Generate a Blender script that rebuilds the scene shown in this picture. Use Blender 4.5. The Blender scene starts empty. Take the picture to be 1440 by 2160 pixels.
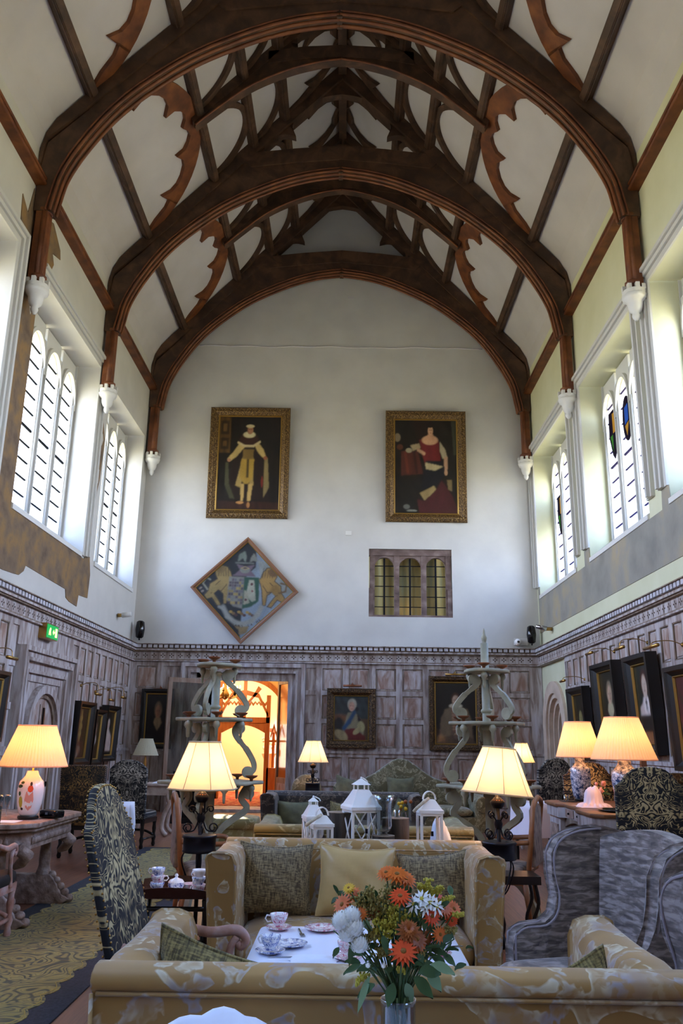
import bpy, math, random
import numpy as np
from mathutils import Vector, Matrix
PI = math.pi
sc = bpy.context.scene
col = sc.collection
# ------------------------------------------------------------------ camera, sky, exposure
cam = bpy.data.cameras.new('camera'); cam_o = bpy.data.objects.new('camera', cam); col.objects.link(cam_o)
cam.sensor_fit = 'VERTICAL'; cam.sensor_height = 36.0; cam.lens = 1742.9 / 2160 * 36; cam.clip_end = 200
YAW, PITCH, ROLL = 0.0087, 0.2705, 0.0149
_f = Vector((-math.sin(YAW) * math.cos(PITCH), math.cos(YAW) * math.cos(PITCH), math.sin(PITCH)))
_r = Vector((math.cos(YAW), math.sin(YAW), 0)); _u = _r.cross(_f)
_r2 = _r * math.cos(ROLL) + _u * math.sin(ROLL); _u2 = _u * math.cos(ROLL) - _r * math.sin(ROLL)
cam_o.matrix_world = Matrix(((_r2.x, _u2.x, -_f.x, 0), (_r2.y, _u2.y, -_f.y, 0), (_r2.z, _u2.z, -_f.z, 1.5), (0, 0, 0, 1)))
sc.camera = cam_o
sc.view_settings.view_transform = 'Standard'; sc.view_settings.look = 'None'
sc.view_settings.gamma = 1.0; sc.view_settings.use_curve_mapping = False
sc.view_settings.exposure = 1.42
sc.cycles.max_bounces = 10; sc.cycles.diffuse_bounces = 6; sc.cycles.glossy_bounces = 3
sc.cycles.transmission_bounces = 6; sc.cycles.transparent_max_bounces = 12
sc.cycles.sample_clamp_indirect = 6.0; sc.cycles.use_denoising = True
sc.cycles.caustics_reflective = False; sc.cycles.caustics_refractive = False

def lin(c):
    if isinstance(c, str):
        c = tuple(int(c[i:i + 2], 16) / 255 for i in (0, 2, 4))
    return tuple((x / 12.92 if x <= 0.04045 else ((x + 0.055) / 1.055) ** 2.4) for x in c)

SKY_UP, SKY_HZ, SKY_DN = '84b2ff', 'dde9ff', 'd8d0a4'
W_STR = 9.0
w = bpy.data.worlds.new('sky'); sc.world = w; w.use_nodes = True
nt = w.node_tree; nt.nodes.clear()
tc = nt.nodes.new('ShaderNodeTexCoord'); sx = nt.nodes.new('ShaderNodeSeparateXYZ'); nt.links.new(tc.outputs['Generated'], sx.inputs[0])
mr = nt.nodes.new('ShaderNodeMapRange'); mr.inputs[1].default_value = -1; mr.inputs[2].default_value = 1; nt.links.new(sx.outputs[2], mr.inputs[0])
cr = nt.nodes.new('ShaderNodeValToRGB'); nt.links.new(mr.outputs[0], cr.inputs[0])
cr.color_ramp.elements[0].position = 0.40; cr.color_ramp.elements[0].color = (*[x * 0.55 for x in lin(SKY_DN)], 1)
cr.color_ramp.elements[1].position = 0.53; cr.color_ramp.elements[1].color = (*lin(SKY_HZ), 1)
e = cr.color_ramp.elements.new(0.85); e.color = (*lin(SKY_UP), 1)
bg = nt.nodes.new('ShaderNodeBackground'); nt.links.new(cr.outputs[0], bg.inputs[0]); bg.inputs[1].default_value = W_STR
wo = nt.nodes.new('ShaderNodeOutputWorld'); nt.links.new(bg.outputs[0], wo.inputs[0])

LAMP = 0.25
XL, XR, XC, YE, YB = -4.95, 4.45, -0.25, 19.17, -3.0
WIN_L = [(-1.9, 1.4), (1.4 + .9, 5.3), (7.75, 10.66), (11.62, 14.95), (15.75, 18.75)]
WIN_R = [(-1.9, 1.4), (3.4, 6.7), (7.75, 11.0), (11.8, 14.85), (15.75, 18.9)]
for side, wins in ((-1, WIN_L), (1, WIN_R)):     # daylight portals in the window openings
    for (y0, y1) in wins:
        l = bpy.data.lights.new('window_portal', 'AREA'); l.shape = 'RECTANGLE'; l.size = 3.3; l.size_y = y1 - y0
        l.cycles.is_portal = True
        o = bpy.data.objects.new('window_portal', l); col.objects.link(o)
        x = XL - .62 if side < 0 else XR + .62
        o.location = (x, (y0 + y1) / 2, 6.6)
        o.rotation_euler = (0, -PI / 2 if side < 0 else PI / 2, 0)

# ------------------------------------------------------------------ materials
MATS = {}
def newmat(name):
    m = bpy.data.materials.new(name); m.use_nodes = True; MATS[name] = m
    return m, m.node_tree, m.node_tree.nodes['Principled BSDF']
def setp(b, rough=.6, metal=0., spec=.5, coat=0., sheen=0.):
    b.inputs['Roughness'].default_value = rough; b.inputs['Metallic'].default_value = metal
    b.inputs['Specular IOR Level'].default_value = spec; b.inputs['Coat Weight'].default_value = coat
    b.inputs['Sheen Weight'].default_value = sheen
def ramp(nt, stops, interp='LINEAR'):
    r = nt.nodes.new('ShaderNodeValToRGB'); r.color_ramp.interpolation = interp
    el = r.color_ramp.elements
    while len(el) < len(stops): el.new(.5)
    for k, (p, c) in enumerate(stops):
        el[k].position = p; el[k].color = (*lin(c), 1)
    return r
def coords(nt, scale=(1, 1, 1), src='Object', rot=(0, 0, 0)):
    t = nt.nodes.new('ShaderNodeTexCoord'); m = nt.nodes.new('ShaderNodeMapping')
    nt.links.new(t.outputs[src], m.inputs[0]); m.inputs['Scale'].default_value = scale; m.inputs['Rotation'].default_value = rot
    return m.outputs[0]
def noise(nt, vec, scale, detail=4, dist=0., rough=.5):
    n = nt.nodes.new('ShaderNodeTexNoise'); nt.links.new(vec, n.inputs['Vector'])
    n.inputs['Scale'].default_value = scale; n.inputs['Detail'].default_value = detail
    n.inputs['Distortion'].default_value = dist; n.inputs['Roughness'].default_value = rough
    return n
def bump(nt, b, h, strength=.2, dist=.01):
    n = nt.nodes.new('ShaderNodeBump'); n.inputs['Strength'].default_value = strength; n.inputs['Distance'].default_value = dist
    nt.links.new(h, n.inputs['Height']); nt.links.new(n.outputs[0], b.inputs['Normal'])
def mixc(nt, fac, a, b):
    m = nt.nodes.new('ShaderNodeMix'); m.data_type = 'RGBA'
    if isinstance(fac, float): m.inputs[0].default_value = fac
    else: nt.links.new(fac, m.inputs[0])
    for k, v in ((6, a), (7, b)):
        if isinstance(v, str): m.inputs[k].default_value = (*lin(v), 1)
        else: nt.links.new(v, m.inputs[k])
    return m.outputs[2]
def plain(name, c, rough=.6, metal=0., **k):
    m, nt, b = newmat(name); b.inputs['Base Color'].default_value = (*lin(c), 1); setp(b, rough, metal, **k); return m
def noisy(name, stops, scale=4, stretch=(1, 1, 1), rough=.6, detail=5, bmp=.15, dist=0., bs=None, **k):
    m, nt, b = newmat(name); v = coords(nt, stretch)
    n = noise(nt, v, scale, detail, dist); r = ramp(nt, stops); nt.links.new(n.outputs[0], r.inputs[0])
    nt.links.new(r.outputs[0], b.inputs['Base Color']); setp(b, rough, **k)
    if bmp: 
        n2 = noise(nt, v, bs or scale * 4, 3); bump(nt, b, n2.outputs[0], bmp, .01)
    return m
def emit(name, c, s):
    m, nt, b = newmat(name); b.inputs['Base Color'].default_value = (0, 0, 0, 1)
    b.inputs['Emission Color'].default_value = (*lin(c), 1); b.inputs['Emission Strength'].default_value = s; return m
def damask(name, dark, gold, gold2, sc_=6.0, thr=.5, axes='XZ', rough=.75, sheen=.0, mirror=.26):
    # mirrored, swirled arabesque
    m, nt, b = newmat(name); t = nt.nodes.new('ShaderNodeTexCoord'); s = nt.nodes.new('ShaderNodeSeparateXYZ')
    nt.links.new(t.outputs['Object'], s.inputs[0])
    def mth(op, a, bb=None):
        n = nt.nodes.new('ShaderNodeMath'); n.operation = op
        for i, q in enumerate((a, bb)):
            if q is None: continue
            if isinstance(q, (int, float)): n.inputs[i].default_value = q
            else: nt.links.new(q, n.inputs[i])
        return n.outputs[0]
    ax = {'X': 0, 'Y': 1, 'Z': 2}
    u = mth('PINGPONG', s.outputs[ax[axes[0]]], mirror); v = s.outputs[ax[axes[1]]]
    c = nt.nodes.new('ShaderNodeCombineXYZ'); nt.links.new(u, c.inputs[0]); nt.links.new(v, c.inputs[1])
    n1 = noise(nt, c.outputs[0], sc_, .6, 2.2)
    fr = mth('PINGPONG', mth('MULTIPLY', n1.outputs[0], 7.5), .5)
    n2 = noise(nt, c.outputs[0], sc_ * 2.6, 0, 1.2)
    big = noise(nt, c.outputs[0], sc_ * .42, 1, 0.6)
    a = mth('ADD', mth('ADD', mth('MULTIPLY', fr, .9), mth('MULTIPLY', n2.outputs[0], .45)), mth('MULTIPLY', big.outputs[0], 1.3))
    a = mth('MULTIPLY', a, .7)
    r = ramp(nt, [(0, dark), (thr + .25, dark), (thr + .28, gold), (thr + .42, gold2)])
    nt.links.new(a, r.inputs[0]); nt.links.new(r.outputs[0], b.inputs['Base Color']); setp(b, rough, sheen=sheen)
    bump(nt, b, r.outputs[0], .3, .004)
    return m
def floral(name, base, base2, petal, petal2, sc_=5.0, amount=.56, rough=.55, sheen=.2):
    m, nt, b = newmat(name); v = coords(nt)
    n = noise(nt, v, 2.2, 3); r = ramp(nt, [(.35, base), (.65, base2)]); nt.links.new(n.outputs[0], r.inputs[0])
    d = noise(nt, v, sc_, 2, 1.6); m1 = ramp(nt, [(amount, '000000'), (amount + .03, 'ffffff'), (amount + .12, '909090')]); nt.links.new(d.outputs[0], m1.inputs[0])
    d2 = noise(nt, v, sc_ * 4, 2, 1.0); m2 = ramp(nt, [(.40, '303030'), (.50, 'ffffff')]); nt.links.new(d2.outputs[0], m2.inputs[0])
    mul = nt.nodes.new('ShaderNodeMix'); mul.data_type = 'RGBA'; mul.blend_type = 'MULTIPLY'; mul.inputs[0].default_value = .8
    nt.links.new(m1.outputs[0], mul.inputs[6]); nt.links.new(m2.outputs[0], mul.inputs[7])
    d3 = noise(nt, v, sc_ * 1.4, 2); pr = ramp(nt, [(.45, petal), (.6, petal2)]); nt.links.new(d3.outputs[0], pr.inputs[0])
    c = mixc(nt, mul.outputs[2], r.outputs[0], pr.outputs[0]); nt.links.new(c, b.inputs['Base Color'])
    setp(b, rough, sheen=sheen); bump(nt, b, m1.outputs[0], .15, .003); return m
def glassmat(name, tint='ffffff', gloss=.12, rough=.02):
    m = bpy.data.materials.new(name); m.use_nodes = True; MATS[name] = m; nt = m.node_tree; nt.nodes.clear()
    tr = nt.nodes.new('ShaderNodeBsdfTransparent'); tr.inputs[0].default_value = (*lin(tint), 1)
    gl = nt.nodes.new('ShaderNodeBsdfGlossy'); gl.inputs['Roughness'].default_value = rough
    fr = nt.nodes.new('ShaderNodeLayerWeight'); fr.inputs[0].default_value = gloss
    mx = nt.nodes.new('ShaderNodeMixShader'); o = nt.nodes.new('ShaderNodeOutputMaterial')
    nt.links.new(fr.outputs['Facing'], mx.inputs[0]); nt.links.new(tr.outputs[0], mx.inputs[1]); nt.links.new(gl.outputs[0], mx.inputs[2])
    nt.links.new(mx.outputs[0], o.inputs[0]); return m
def shademat(name, c, trans=.6):
    m = bpy.data.materials.new(name); m.use_nodes = True; MATS[name] = m; nt = m.node_tree; nt.nodes.clear()
    d = nt.nodes.new('ShaderNodeBsdfDiffuse'); t = nt.nodes.new('ShaderNodeBsdfTranslucent')
    d.inputs[0].default_value = (*lin(c), 1); t.inputs[0].default_value = (*lin(c), 1)
    mx = nt.nodes.new('ShaderNodeMixShader'); mx.inputs[0].default_value = trans; o = nt.nodes.new('ShaderNodeOutputMaterial')
    nt.links.new(d.outputs[0], mx.inputs[1]); nt.links.new(t.outputs[0], mx.inputs[2]); nt.links.new(mx.outputs[0], o.inputs[0]); return m
def vcol(name, rough=.35, coat=.2):
    m, nt, b = newmat(name); a = nt.nodes.new('ShaderNodeVertexColor'); a.layer_name = 'Col'
    nt.links.new(a.outputs[0], b.inputs['Base Color']); setp(b, rough, coat=coat); return m

noisy('plaster', [(.3, 'c0bdb6'), (.7, 'cbc8c0')], 1.5, rough=.9, bmp=.12, bs=14)
noisy('plaster_r', [(.3, 'cac9a6'), (.7, 'd3d2b4')], 1.5, rough=.9, bmp=.12, bs=14)  # yellow-cream cast of the window light put into the right wall's plaster colour
noisy('plaster_ceil', [(.3, 'beb9b9'), (.7, 'cac5c5')], 1.2, rough=.9, bmp=.1, bs=12)
plain('white_paint', 'd6d4ce', .5); plain('stone_white', 'c6c4bd', .6)
noisy('stone_brown', [(.25, '57473a'), (.45, '75614c'), (.62, '8a6c44'), (.8, '6b5b4c')], 3.4, rough=.95, detail=8, bmp=.7, bs=22)
noisy('stone_grey', [(.25, '77756e'), (.5, '918d82'), (.64, 'a3957a'), (.8, '868c96')], 1.3, rough=.95, detail=8, bmp=.6, bs=18)
noisy('stone_arch', [(.3, 'b09a86'), (.6, 'd0bba6'), (.8, 'a58f7c')], 2, rough=.9, bmp=.3)
noisy('limed', [(.25, '72625a'), (.42, '95857e'), (.55, 'b2a8a4'), (.72, 'c4bfc2')], 3.2, (3.0, 3.0, .55), rough=.7, detail=7, bmp=.3, dist=.6)
noisy('limed_panel', [(.25, '74594a'), (.42, '967869'), (.55, 'ac9b92'), (.72, 'bfb7b8')], 3.0, (2.5, 2.5, .8), rough=.7, detail=7, bmp=.3, dist=.8)
noisy('limed_dark', [(.25, '4e3c30'), (.5, '7a6552'), (.75, '998d80')], 3, (3, 3, .5), rough=.7, detail=7, bmp=.3)
noisy('carved_dark', [(.3, '33261e'), (.7, '5f4c3e')], 9, rough=.8)
noisy('oak', [(.25, '2c1c13'), (.5, '472f20'), (.72, '644632')], 3, (1, 1, 1), rough=.6, detail=7, bmp=.35, dist=.8, bs=16)
noisy('oak_light', [(.25, '4a2412'), (.5, '6c3a1c'), (.75, '875026')], 4, rough=.55, detail=6, bmp=.3, bs=16)
noisy('oak_orange', [(.3, 'a05a22'), (.7, 'c07a35')], 5, (3, 3, .5), rough=.45, bmp=.1)
noisy('wood_worn', [(.3, '8a5c46'), (.5, 'b08474'), (.7, 'c2aeaa')], 9, rough=.55)
noisy('wood_pale', [(.3, '9c8778'), (.7, 'c4b6ac')], 9, rough=.55)
noisy('wood_brown', [(.3, '5d3b26'), (.7, '8a5d3c')], 5, (1, 1, 1), rough=.4, bmp=.1)
noisy('wood_carved', [(.3, '6e5648'), (.55, '9c8578'), (.8, 'c0aea4')], 14, rough=.5, bmp=.9, bs=30)
plain('wood_black', '16110e', .3); plain('mahogany', '35140d', .18, coat=.5)
noisy('bark', [(.35, '2a231e'), (.6, '5c5046')], 14, (1, 1, .15), rough=.9, bmp=1.0, bs=30)
noisy('bark_top', [(.3, '8b7560'), (.7, 'b39c84')], 8, rough=.8)
noisy('sage', [(.3, '8c8871'), (.6, 'a8a38a'), (.8, 'b8b196')], 7, rough=.5, bmp=.1)
noisy('wood_amber', [(.3, '7c4a28'), (.7, 'a86c40')], 6, rough=.45); plain('iron', '14131a', .35, .6); plain('black', '0b0a0e', .4); plain('black_gloss', '09090b', .15)
plain('brass', 'b08a4e', .3, 1.); plain('copper', '8a5436', .4, .7); plain('gold_in', '9c7a3c', .4, .7); plain('steel', 'b8b8bc', .2, 1.)
noisy('gilt', [(.3, '2a1c0e'), (.5, '5e4422'), (.72, 'a0824c')], 40, rough=.45, metal=.4, bmp=1.0, bs=60)
noisy('gilt_dark', [(.3, '1d150f'), (.55, '5a4228'), (.8, 'a58250')], 36, rough=.45, metal=.4, bmp=1.0, bs=50)
plain('frame_dark', '14100d', .35); plain('frame_red', '4d2318', .5); plain('frame_wood', '7a5034', .5)
plain('white_cloth', 'e9eaf4', .8); plain('pink_cloth', 'f2e6ea', .8); plain('tissue', 'f6e4ec', .5); plain('china', 'f6f3f2', .15, coat=.5); plain('napkin', 'eef1fb', .85)
noisy('china_pink', [(.46, 'f6f2f2'), (.5, 'd98a97'), (.56, 'f6f2f2'), (.62, 'c96c80')], 45, rough=.15, bmp=0, coat=.5)
noisy('china_blue', [(.46, 'f4f4f8'), (.5, '5a6fb5'), (.56, 'f4f4f8'), (.62, '3c4f96')], 45, rough=.15, bmp=0, coat=.5)
plain('bell_white', 'f2efe8', .4)
glassmat('glass', 'fdfeff', .05); glassmat('window_glass', 'ffffff', .03); glassmat('crystal', 'e6edf0', .5, .02)
plain('lead', '202228', .95, spec=.05); plain('lead_light', '3c365a', .95, spec=.05)
damask('damask_gold', '17161d', '8d7d55', 'b8a67c', 6.5, .5)
damask('damask_dark', '15110d', '5b4422', '8a6a3a', 7.5, .52)
damask('damask_big', '0e0e15', '8f7f58', 'c0ae82', 7.0, .51)
damask('damask_silver', '141316', '7c766c', 'b5aea2', 6.5, .5)
floral('sofa_gold', '957038', 'b28a4c', 'cfc3a4', '9c9294', 6.4, .50, sheen=.2)
floral('sofa_olive', '6e6438', '857842', 'a9a274', '8f8a66', 6.5, .52)
floral('sofa_camel', '565032', '686040', 'a8a284', '8e8a6c', 7.0, .48)
floral('sofa_brown', '2c231d', '43362c', '8a7a66', '6a5c50', 14, .5)
def weave(name, a, b_, sc_=60):
    m, nt, b = newmat(name); v = coords(nt, (1, 1, 1)); n1 = noise(nt, coords(nt, (1, 6, 6)), sc_, 2); n2 = noise(nt, coords(nt, (6, 1, 1)), sc_, 2)
    ad = nt.nodes.new('ShaderNodeMath'); ad.operation = 'ADD'; nt.links.new(n1.outputs[0], ad.inputs[0]); nt.links.new(n2.outputs[0], ad.inputs[1])
    r = ramp(nt, [(.4, a), (1.0, b_)]); mu = nt.nodes.new('ShaderNodeMath'); mu.operation = 'MULTIPLY_ADD'; mu.inputs[1].default_value = 1.4; mu.inputs[2].default_value = -.75
    nt.links.new(ad.outputs[0], mu.inputs[0]); nt.links.new(mu.outputs[0], r.inputs[0]); nt.links.new(r.outputs[0], b.inputs['Base Color']); setp(b, .85, sheen=.2); bump(nt, b, mu.outputs[0], .4, .003); return m
weave('tweed', '4e3f28', '9c8860', 26); weave('tweed_olive', '504628', '9c8c54', 26)
noisy('silk_gold', [(.3, 'b8985c'), (.7, 'd0b27c')], 3, rough=.35, bmp=.1, sheen=.1)
noisy('cushion_green', [(.3, '55523a'), (.7, '6f6b4a')], 12, rough=.7)
# grey velvet with rubbed horizontal blocks
m_, nt_, b_ = newmat('velvet_grey')
br = nt_.nodes.new('ShaderNodeTexBrick'); nt_.links.new(coords(nt_, (1, 1, 1), 'Object', (PI / 2, 0, 0)), br.inputs[0]); br.inputs['Scale'].default_value = 9
br.inputs['Color1'].default_value = (*lin('5e524e'), 1); br.inputs['Color2'].default_value = (*lin('98897f'), 1); br.inputs['Mortar'].default_value = (*lin('4a4246'), 1)
br.inputs['Mortar Size'].default_value = .004; br.inputs['Brick Width'].default_value = .55; br.inputs['Row Height'].default_value = .16
nn = noise(nt_, coords(nt_, (4, 4, 17)), 3, 5, .5); rr = ramp(nt_, [(.38, '3a312e'), (.5, '74675f'), (.62, 'b8aaa4')]); nt_.links.new(nn.outputs[0], rr.inputs[0])
nt_.links.new(mixc(nt_, .6, br.outputs[0], rr.outputs[0]), b_.inputs['Base Color']); setp(b_, .6, sheen=.25)
vcol('paint_canvas'); vcol('paint_matt', .6, 0.)
shademat('shade_cream', 'f8e6cc', .5); shademat('shade_pleat', 'f4dabb', .42); shademat('shade_unlit', 'cfc8ac', .35)
emit('bulb', 'ffd9a0', 12); emit('flame', 'ffe2b0', 25); emit('exit_white', 'c8ff60', 2.6); emit('exit_green', '0f9a4a', .55)
plain('green_leaf', '3c5a2c', .5); plain('green_pale', '7c9a70', .5); plain('stem', '4a5c2c', .6)
plain('petal_orange', 'e07022', .5); plain('petal_red', 'e4521c', .5); plain('petal_rust', 'a85a22', .5); plain('petal_white', 'f7f6ee', .5); plain('petal_yellow', 'e9b92a', .5); plain('golden_rod', 'bdae38', .6); plain('golden_brown', '94823a', .6); plain('petal_pink', 'eda08c', .5); plain('flower_eye', '8a5a10', .7)

# ------------------------------------------------------------------ mesh builder
class MB:
    def __init__(s): s.v = []; s.f = []; s.m = []; s.s = []
    def add(s, vs, fs, mat=0, smooth=False, M=None):
        n = len(s.v)
        if M is not None: vs = [tuple(M @ Vector(v)) for v in vs]
        s.v += [tuple(v) for v in vs]; s.f += [tuple(i + n for i in f) for f in fs]; s.m += [mat] * len(fs); s.s += [smooth] * len(fs); return s
    def box(s, x0, x1, y0, y1, z0, z1, mat=0, M=None):
        v = [(x, y, z) for z in (z0, z1) for y in (y0, y1) for x in (x0, x1)]
        return s.add(v, [(0, 2, 3, 1), (4, 5, 7, 6), (0, 1, 5, 4), (2, 6, 7, 3), (0, 4, 6, 2), (1, 3, 7, 5)], mat, False, M)
    def cbox(s, c, d, mat=0, M=None):
        return s.box(c[0] - d[0] / 2, c[0] + d[0] / 2, c[1] - d[1] / 2, c[1] + d[1] / 2, c[2] - d[2] / 2, c[2] + d[2] / 2, mat, M)
    def lathe(s, prof, c=(0, 0, 0), seg=20, mat=0, M=None, smooth=True, cap=True):
        v = []; f = []
        for (r, z) in prof:
            for k in range(seg):
                a = 2 * PI * k / seg; v.append((c[0] + r * math.cos(a), c[1] + r * math.sin(a), c[2] + z))
        n = len(prof)
        for i in range(n - 1):
            for k in range(seg):
                k2 = (k + 1) % seg; f.append((i * seg + k, i * seg + k2, (i + 1) * seg + k2, (i + 1) * seg + k))
        s.add(v, f, mat, smooth, M)
        if cap:
            s.add([v[k] for k in range(seg)], [tuple(range(seg))[::-1]], mat, False, M)
            s.add(v[-seg:], [tuple(range(seg))], mat, False, M)
        return s
    def tube(s, path, r, seg=8, mat=0, closed=False, cap=True, M=None):
        P = [Vector(p) for p in path]; n = len(P); rs = r if isinstance(r, (list, tuple)) else [r] * n
        v = []; f = []; up = None
        for i in range(n):
            if closed: t = P[(i + 1) % n] - P[i - 1]
            else: t = P[min(i + 1, n - 1)] - P[max(i - 1, 0)]
            if t.length < 1e-9: t = Vector((0, 0, 1))
            t.normalize()
            if up is None:
                up = Vector((0, 0, 1)) if abs(t.z) < .9 else Vector((1, 0, 0))
            a = up - t * up.dot(t)
            if a.length < 1e-6: a = t.orthogonal()
            a.normalize(); b = t.cross(a); up = a
            for k in range(seg):
                q = 2 * PI * k / seg; v.append(tuple(P[i] + (a * math.cos(q) + b * math.sin(q)) * rs[i]))
        m = n if closed else n - 1
        for i in range(m):
            for k in range(seg):
                k2 = (k + 1) % seg; j = (i + 1) % n
                f.append((i * seg + k, i * seg + k2, j * seg + k2, j * seg + k))
        if cap and not closed:
            f.append(tuple(range(seg))[::-1]); f.append(tuple(range((n - 1) * seg, n * seg)))
        return s.add(v, f, mat, True, M)
    def prism(s, pts, o, u, v_, n, t, mat=0, smooth=False):
        """polygon pts (a,b) at o + a*u + b*v, extruded t along n"""
        o, u, v_, n = map(Vector, (o, u, v_, n)); k = len(pts)
        A = [o + u * a + v_ * b for a, b in pts]; B = [p + n * t for p in A]
        return s.add(A + B, [tuple(range(k))[::-1], tuple(range(k, 2 * k))] + [(i, (i + 1) % k, k + (i + 1) % k, k + i) for i in range(k)], mat, smooth)
    def strip(s, A, B, o, u, v_, n, t, mat=0):
        """band between polylines A and B (same length)"""
        o, u, v_, n = map(Vector, (o, u, v_, n)); k = len(A)
        a = [o + u * p + v_ * q for p, q in A]; b = [o + u * p + v_ * q for p, q in B]
        V = a + b + [p + n * t for p in a] + [p + n * t for p in b]; F = []
        for i in range(k - 1):
            F += [(i, i + 1, k + i + 1, k + i), (2 * k + i, 3 * k + i, 3 * k + i + 1, 2 * k + i + 1), (i, 2 * k + i, 2 * k + i + 1, i + 1), (k + i, k + i + 1, 3 * k + i + 1, 3 * k + i)]
        F += [(0, k, 3 * k, 2 * k), (k - 1, 3 * k - 1, 4 * k - 1, 2 * k - 1)]
        return s.add(V, F, mat, False)
    def grid(s, fn, nu, nv, mat=0, smooth=True, M=None, closeu=False):
        v = [fn(i / nu, j / nv) for j in range(nv + 1) for i in range(nu + (0 if closeu else 1))]
        w_ = nu if closeu else nu + 1; f = []
        for j in range(nv):
            for i in range(nu):
                i2 = (i + 1) % w_; f.append((j * w_ + i, j * w_ + i2, (j + 1) * w_ + i2, (j + 1) * w_ + i))
        return s.add(v, f, mat, smooth, M)
    def ball(s, c, r, mat=0, seg=10, rings=6, sc_=(1, 1, 1)):
        return s.grid(lambda u, v: (c[0] + r * sc_[0] * math.sin(PI * v) * math.cos(2 * PI * u), c[1] + r * sc_[1] * math.sin(PI * v) * math.sin(2 * PI * u), c[2] - r * sc_[2] * math.cos(PI * v)), seg, rings, mat, True, None, True)
    def build(s, name, mats, parent=None, bevel=0, seg=2, subsurf=0, weld=False, solid=0):
        me = bpy.data.meshes.new(name); me.from_pydata(s.v, [], s.f)
        if isinstance(mats, str): mats = [mats]
        for q in mats: me.materials.append(MATS[q])
        me.polygons.foreach_set('material_index', s.m); me.polygons.foreach_set('use_smooth', s.s); me.update()
        o = bpy.data.objects.new(name, me); col.objects.link(o)
        if parent is not None: o.parent = parent
        if weld: w_ = o.modifiers.new('weld', 'WELD'); w_.merge_threshold = .0005
        if solid: q = o.modifiers.new('solid', 'SOLIDIFY'); q.thickness = solid; q.offset = 0
        if bevel:
            b = o.modifiers.new('bevel', 'BEVEL'); b.width = bevel; b.segments = seg; b.limit_method = 'ANGLE'; b.angle_limit = .7
            for p in me.polygons: p.use_smooth = True
            try: me.set_sharp_from_angle(angle=2.0)
            except Exception: pass
        if subsurf: q = o.modifiers.new('sub', 'SUBSURF'); q.levels = subsurf; q.render_levels = subsurf
        return o
def thing(name, label, cat, loc=(0, 0, 0), rotz=0, group=None):
    o = bpy.data.objects.new(name, None); col.objects.link(o); o.location = loc; o.rotation_euler = (0, 0, rotz)
    o['label'] = label; o['category'] = cat
    if group: o['group'] = group
    return o
def tag(o, label, cat, group=None, kind=None):
    o['label'] = label; o['category'] = cat
    if group: o['group'] = group
    if kind: o['kind'] = kind
    return o
def struct(o, label=None):
    o['kind'] = 'structure'
    if label: o['label'] = label
    return o
def copy_tree(o, parent=None):
    c = o.copy(); col.objects.link(c)
    if parent is not None: c.parent = parent
    for ch in list(o.children): copy_tree(ch, c)
    return c
def dup(o, loc, rotz, label, group=None):
    c = copy_tree(o); c.location = loc; c.rotation_euler = (0, 0, rotz); c['label'] = label
    if group: c['group'] = group
    return c
def plight(name, loc, power, color, radius=.05, parent=None):
    l = bpy.data.lights.new(name, 'POINT'); l.energy = power * LAMP; l.color = lin(color); l.shadow_soft_size = radius
    o = bpy.data.objects.new(name, l); col.objects.link(o); o.location = loc
    if parent is not None: o.parent = parent
    return o
X_, Y_, Z_ = (1, 0, 0), (0, 1, 0), (0, 0, 1)
def catmull(pts, n=6, closed=False):
    P = [Vector(p) for p in pts]; out = []; m = len(P)
    for i in range(m if closed else m - 1):
        p0 = P[(i - 1) % m] if closed or i > 0 else P[0]; p1 = P[i]; p2 = P[(i + 1) % m]; p3 = P[(i + 2) % m] if closed or i + 2 < m else P[-1]
        for k in range(n):
            t = k / n; out.append(tuple(.5 * ((2 * p1) + (p2 - p0) * t + (2 * p0 - 5 * p1 + 4 * p2 - p3) * t * t + (3 * p1 - p0 - 3 * p2 + p3) * t ** 3)))
    if not closed: out.append(tuple(P[-1]))
    return out
random.seed(4)
# ================================================================== STRUCTURE
ZW0, ZW1 = 4.78, 8.35
# floor
def floor_mat():
    m, nt, b = newmat('floorboards'); v = coords(nt, (1, 1, 1), 'Object', (0, 0, PI / 2))
    br = nt.nodes.new('ShaderNodeTexBrick'); nt.links.new(v, br.inputs[0]); br.inputs['Scale'].default_value = 1
    br.inputs['Brick Width'].default_value = 3.2; br.inputs['Row Height'].default_value = .2; br.inputs['Mortar Size'].default_value = .0025
    br.inputs['Color1'].default_value = (*lin('6e4432'), 1); br.inputs['Color2'].default_value = (*lin('84543c'), 1); br.inputs['Mortar'].default_value = (*lin('2c1a12'), 1)
    n = noise(nt, coords(nt, (12, .8, 1)), 3, 6, .3); r = ramp(nt, [(.3, '5b3526'), (.7, 'a0694a')]); nt.links.new(n.outputs[0], r.inputs[0])
    nt.links.new(mixc(nt, .45, br.outputs[0], r.outputs[0]), b.inputs['Base Color']); setp(b, .42, coat=.05); bump(nt, b, br.outputs[1], -.3, .004)
floor_mat()
struct(MB().box(XL - .8, XR + .8, YB, 25.5, -.15, 0).build('floor', 'floorboards'))
# side walls with window openings
def side_wall(name, side, wins, matn):
    ZW1 = 8.55; m = MB(); xi = XL if side < 0 else XR; xo = xi - .8 if side < 0 else xi + .8; a, b = min(xi, xo), max(xi, xo)
    m.box(a, b, YB, YE + .8, -.15, ZW0); m.box(a, b, YB, YE + .8, ZW1, 10.9)
    ys = [YB] + [y for w_ in wins for y in w_] + [YE + .8]
    for k in range(0, len(ys), 2): m.box(a, b, ys[k], ys[k + 1], ZW0, ZW1)
    return struct(m.build(name, matn))
side_wall('wall_left', -1, WIN_L, 'plaster'); 
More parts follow.
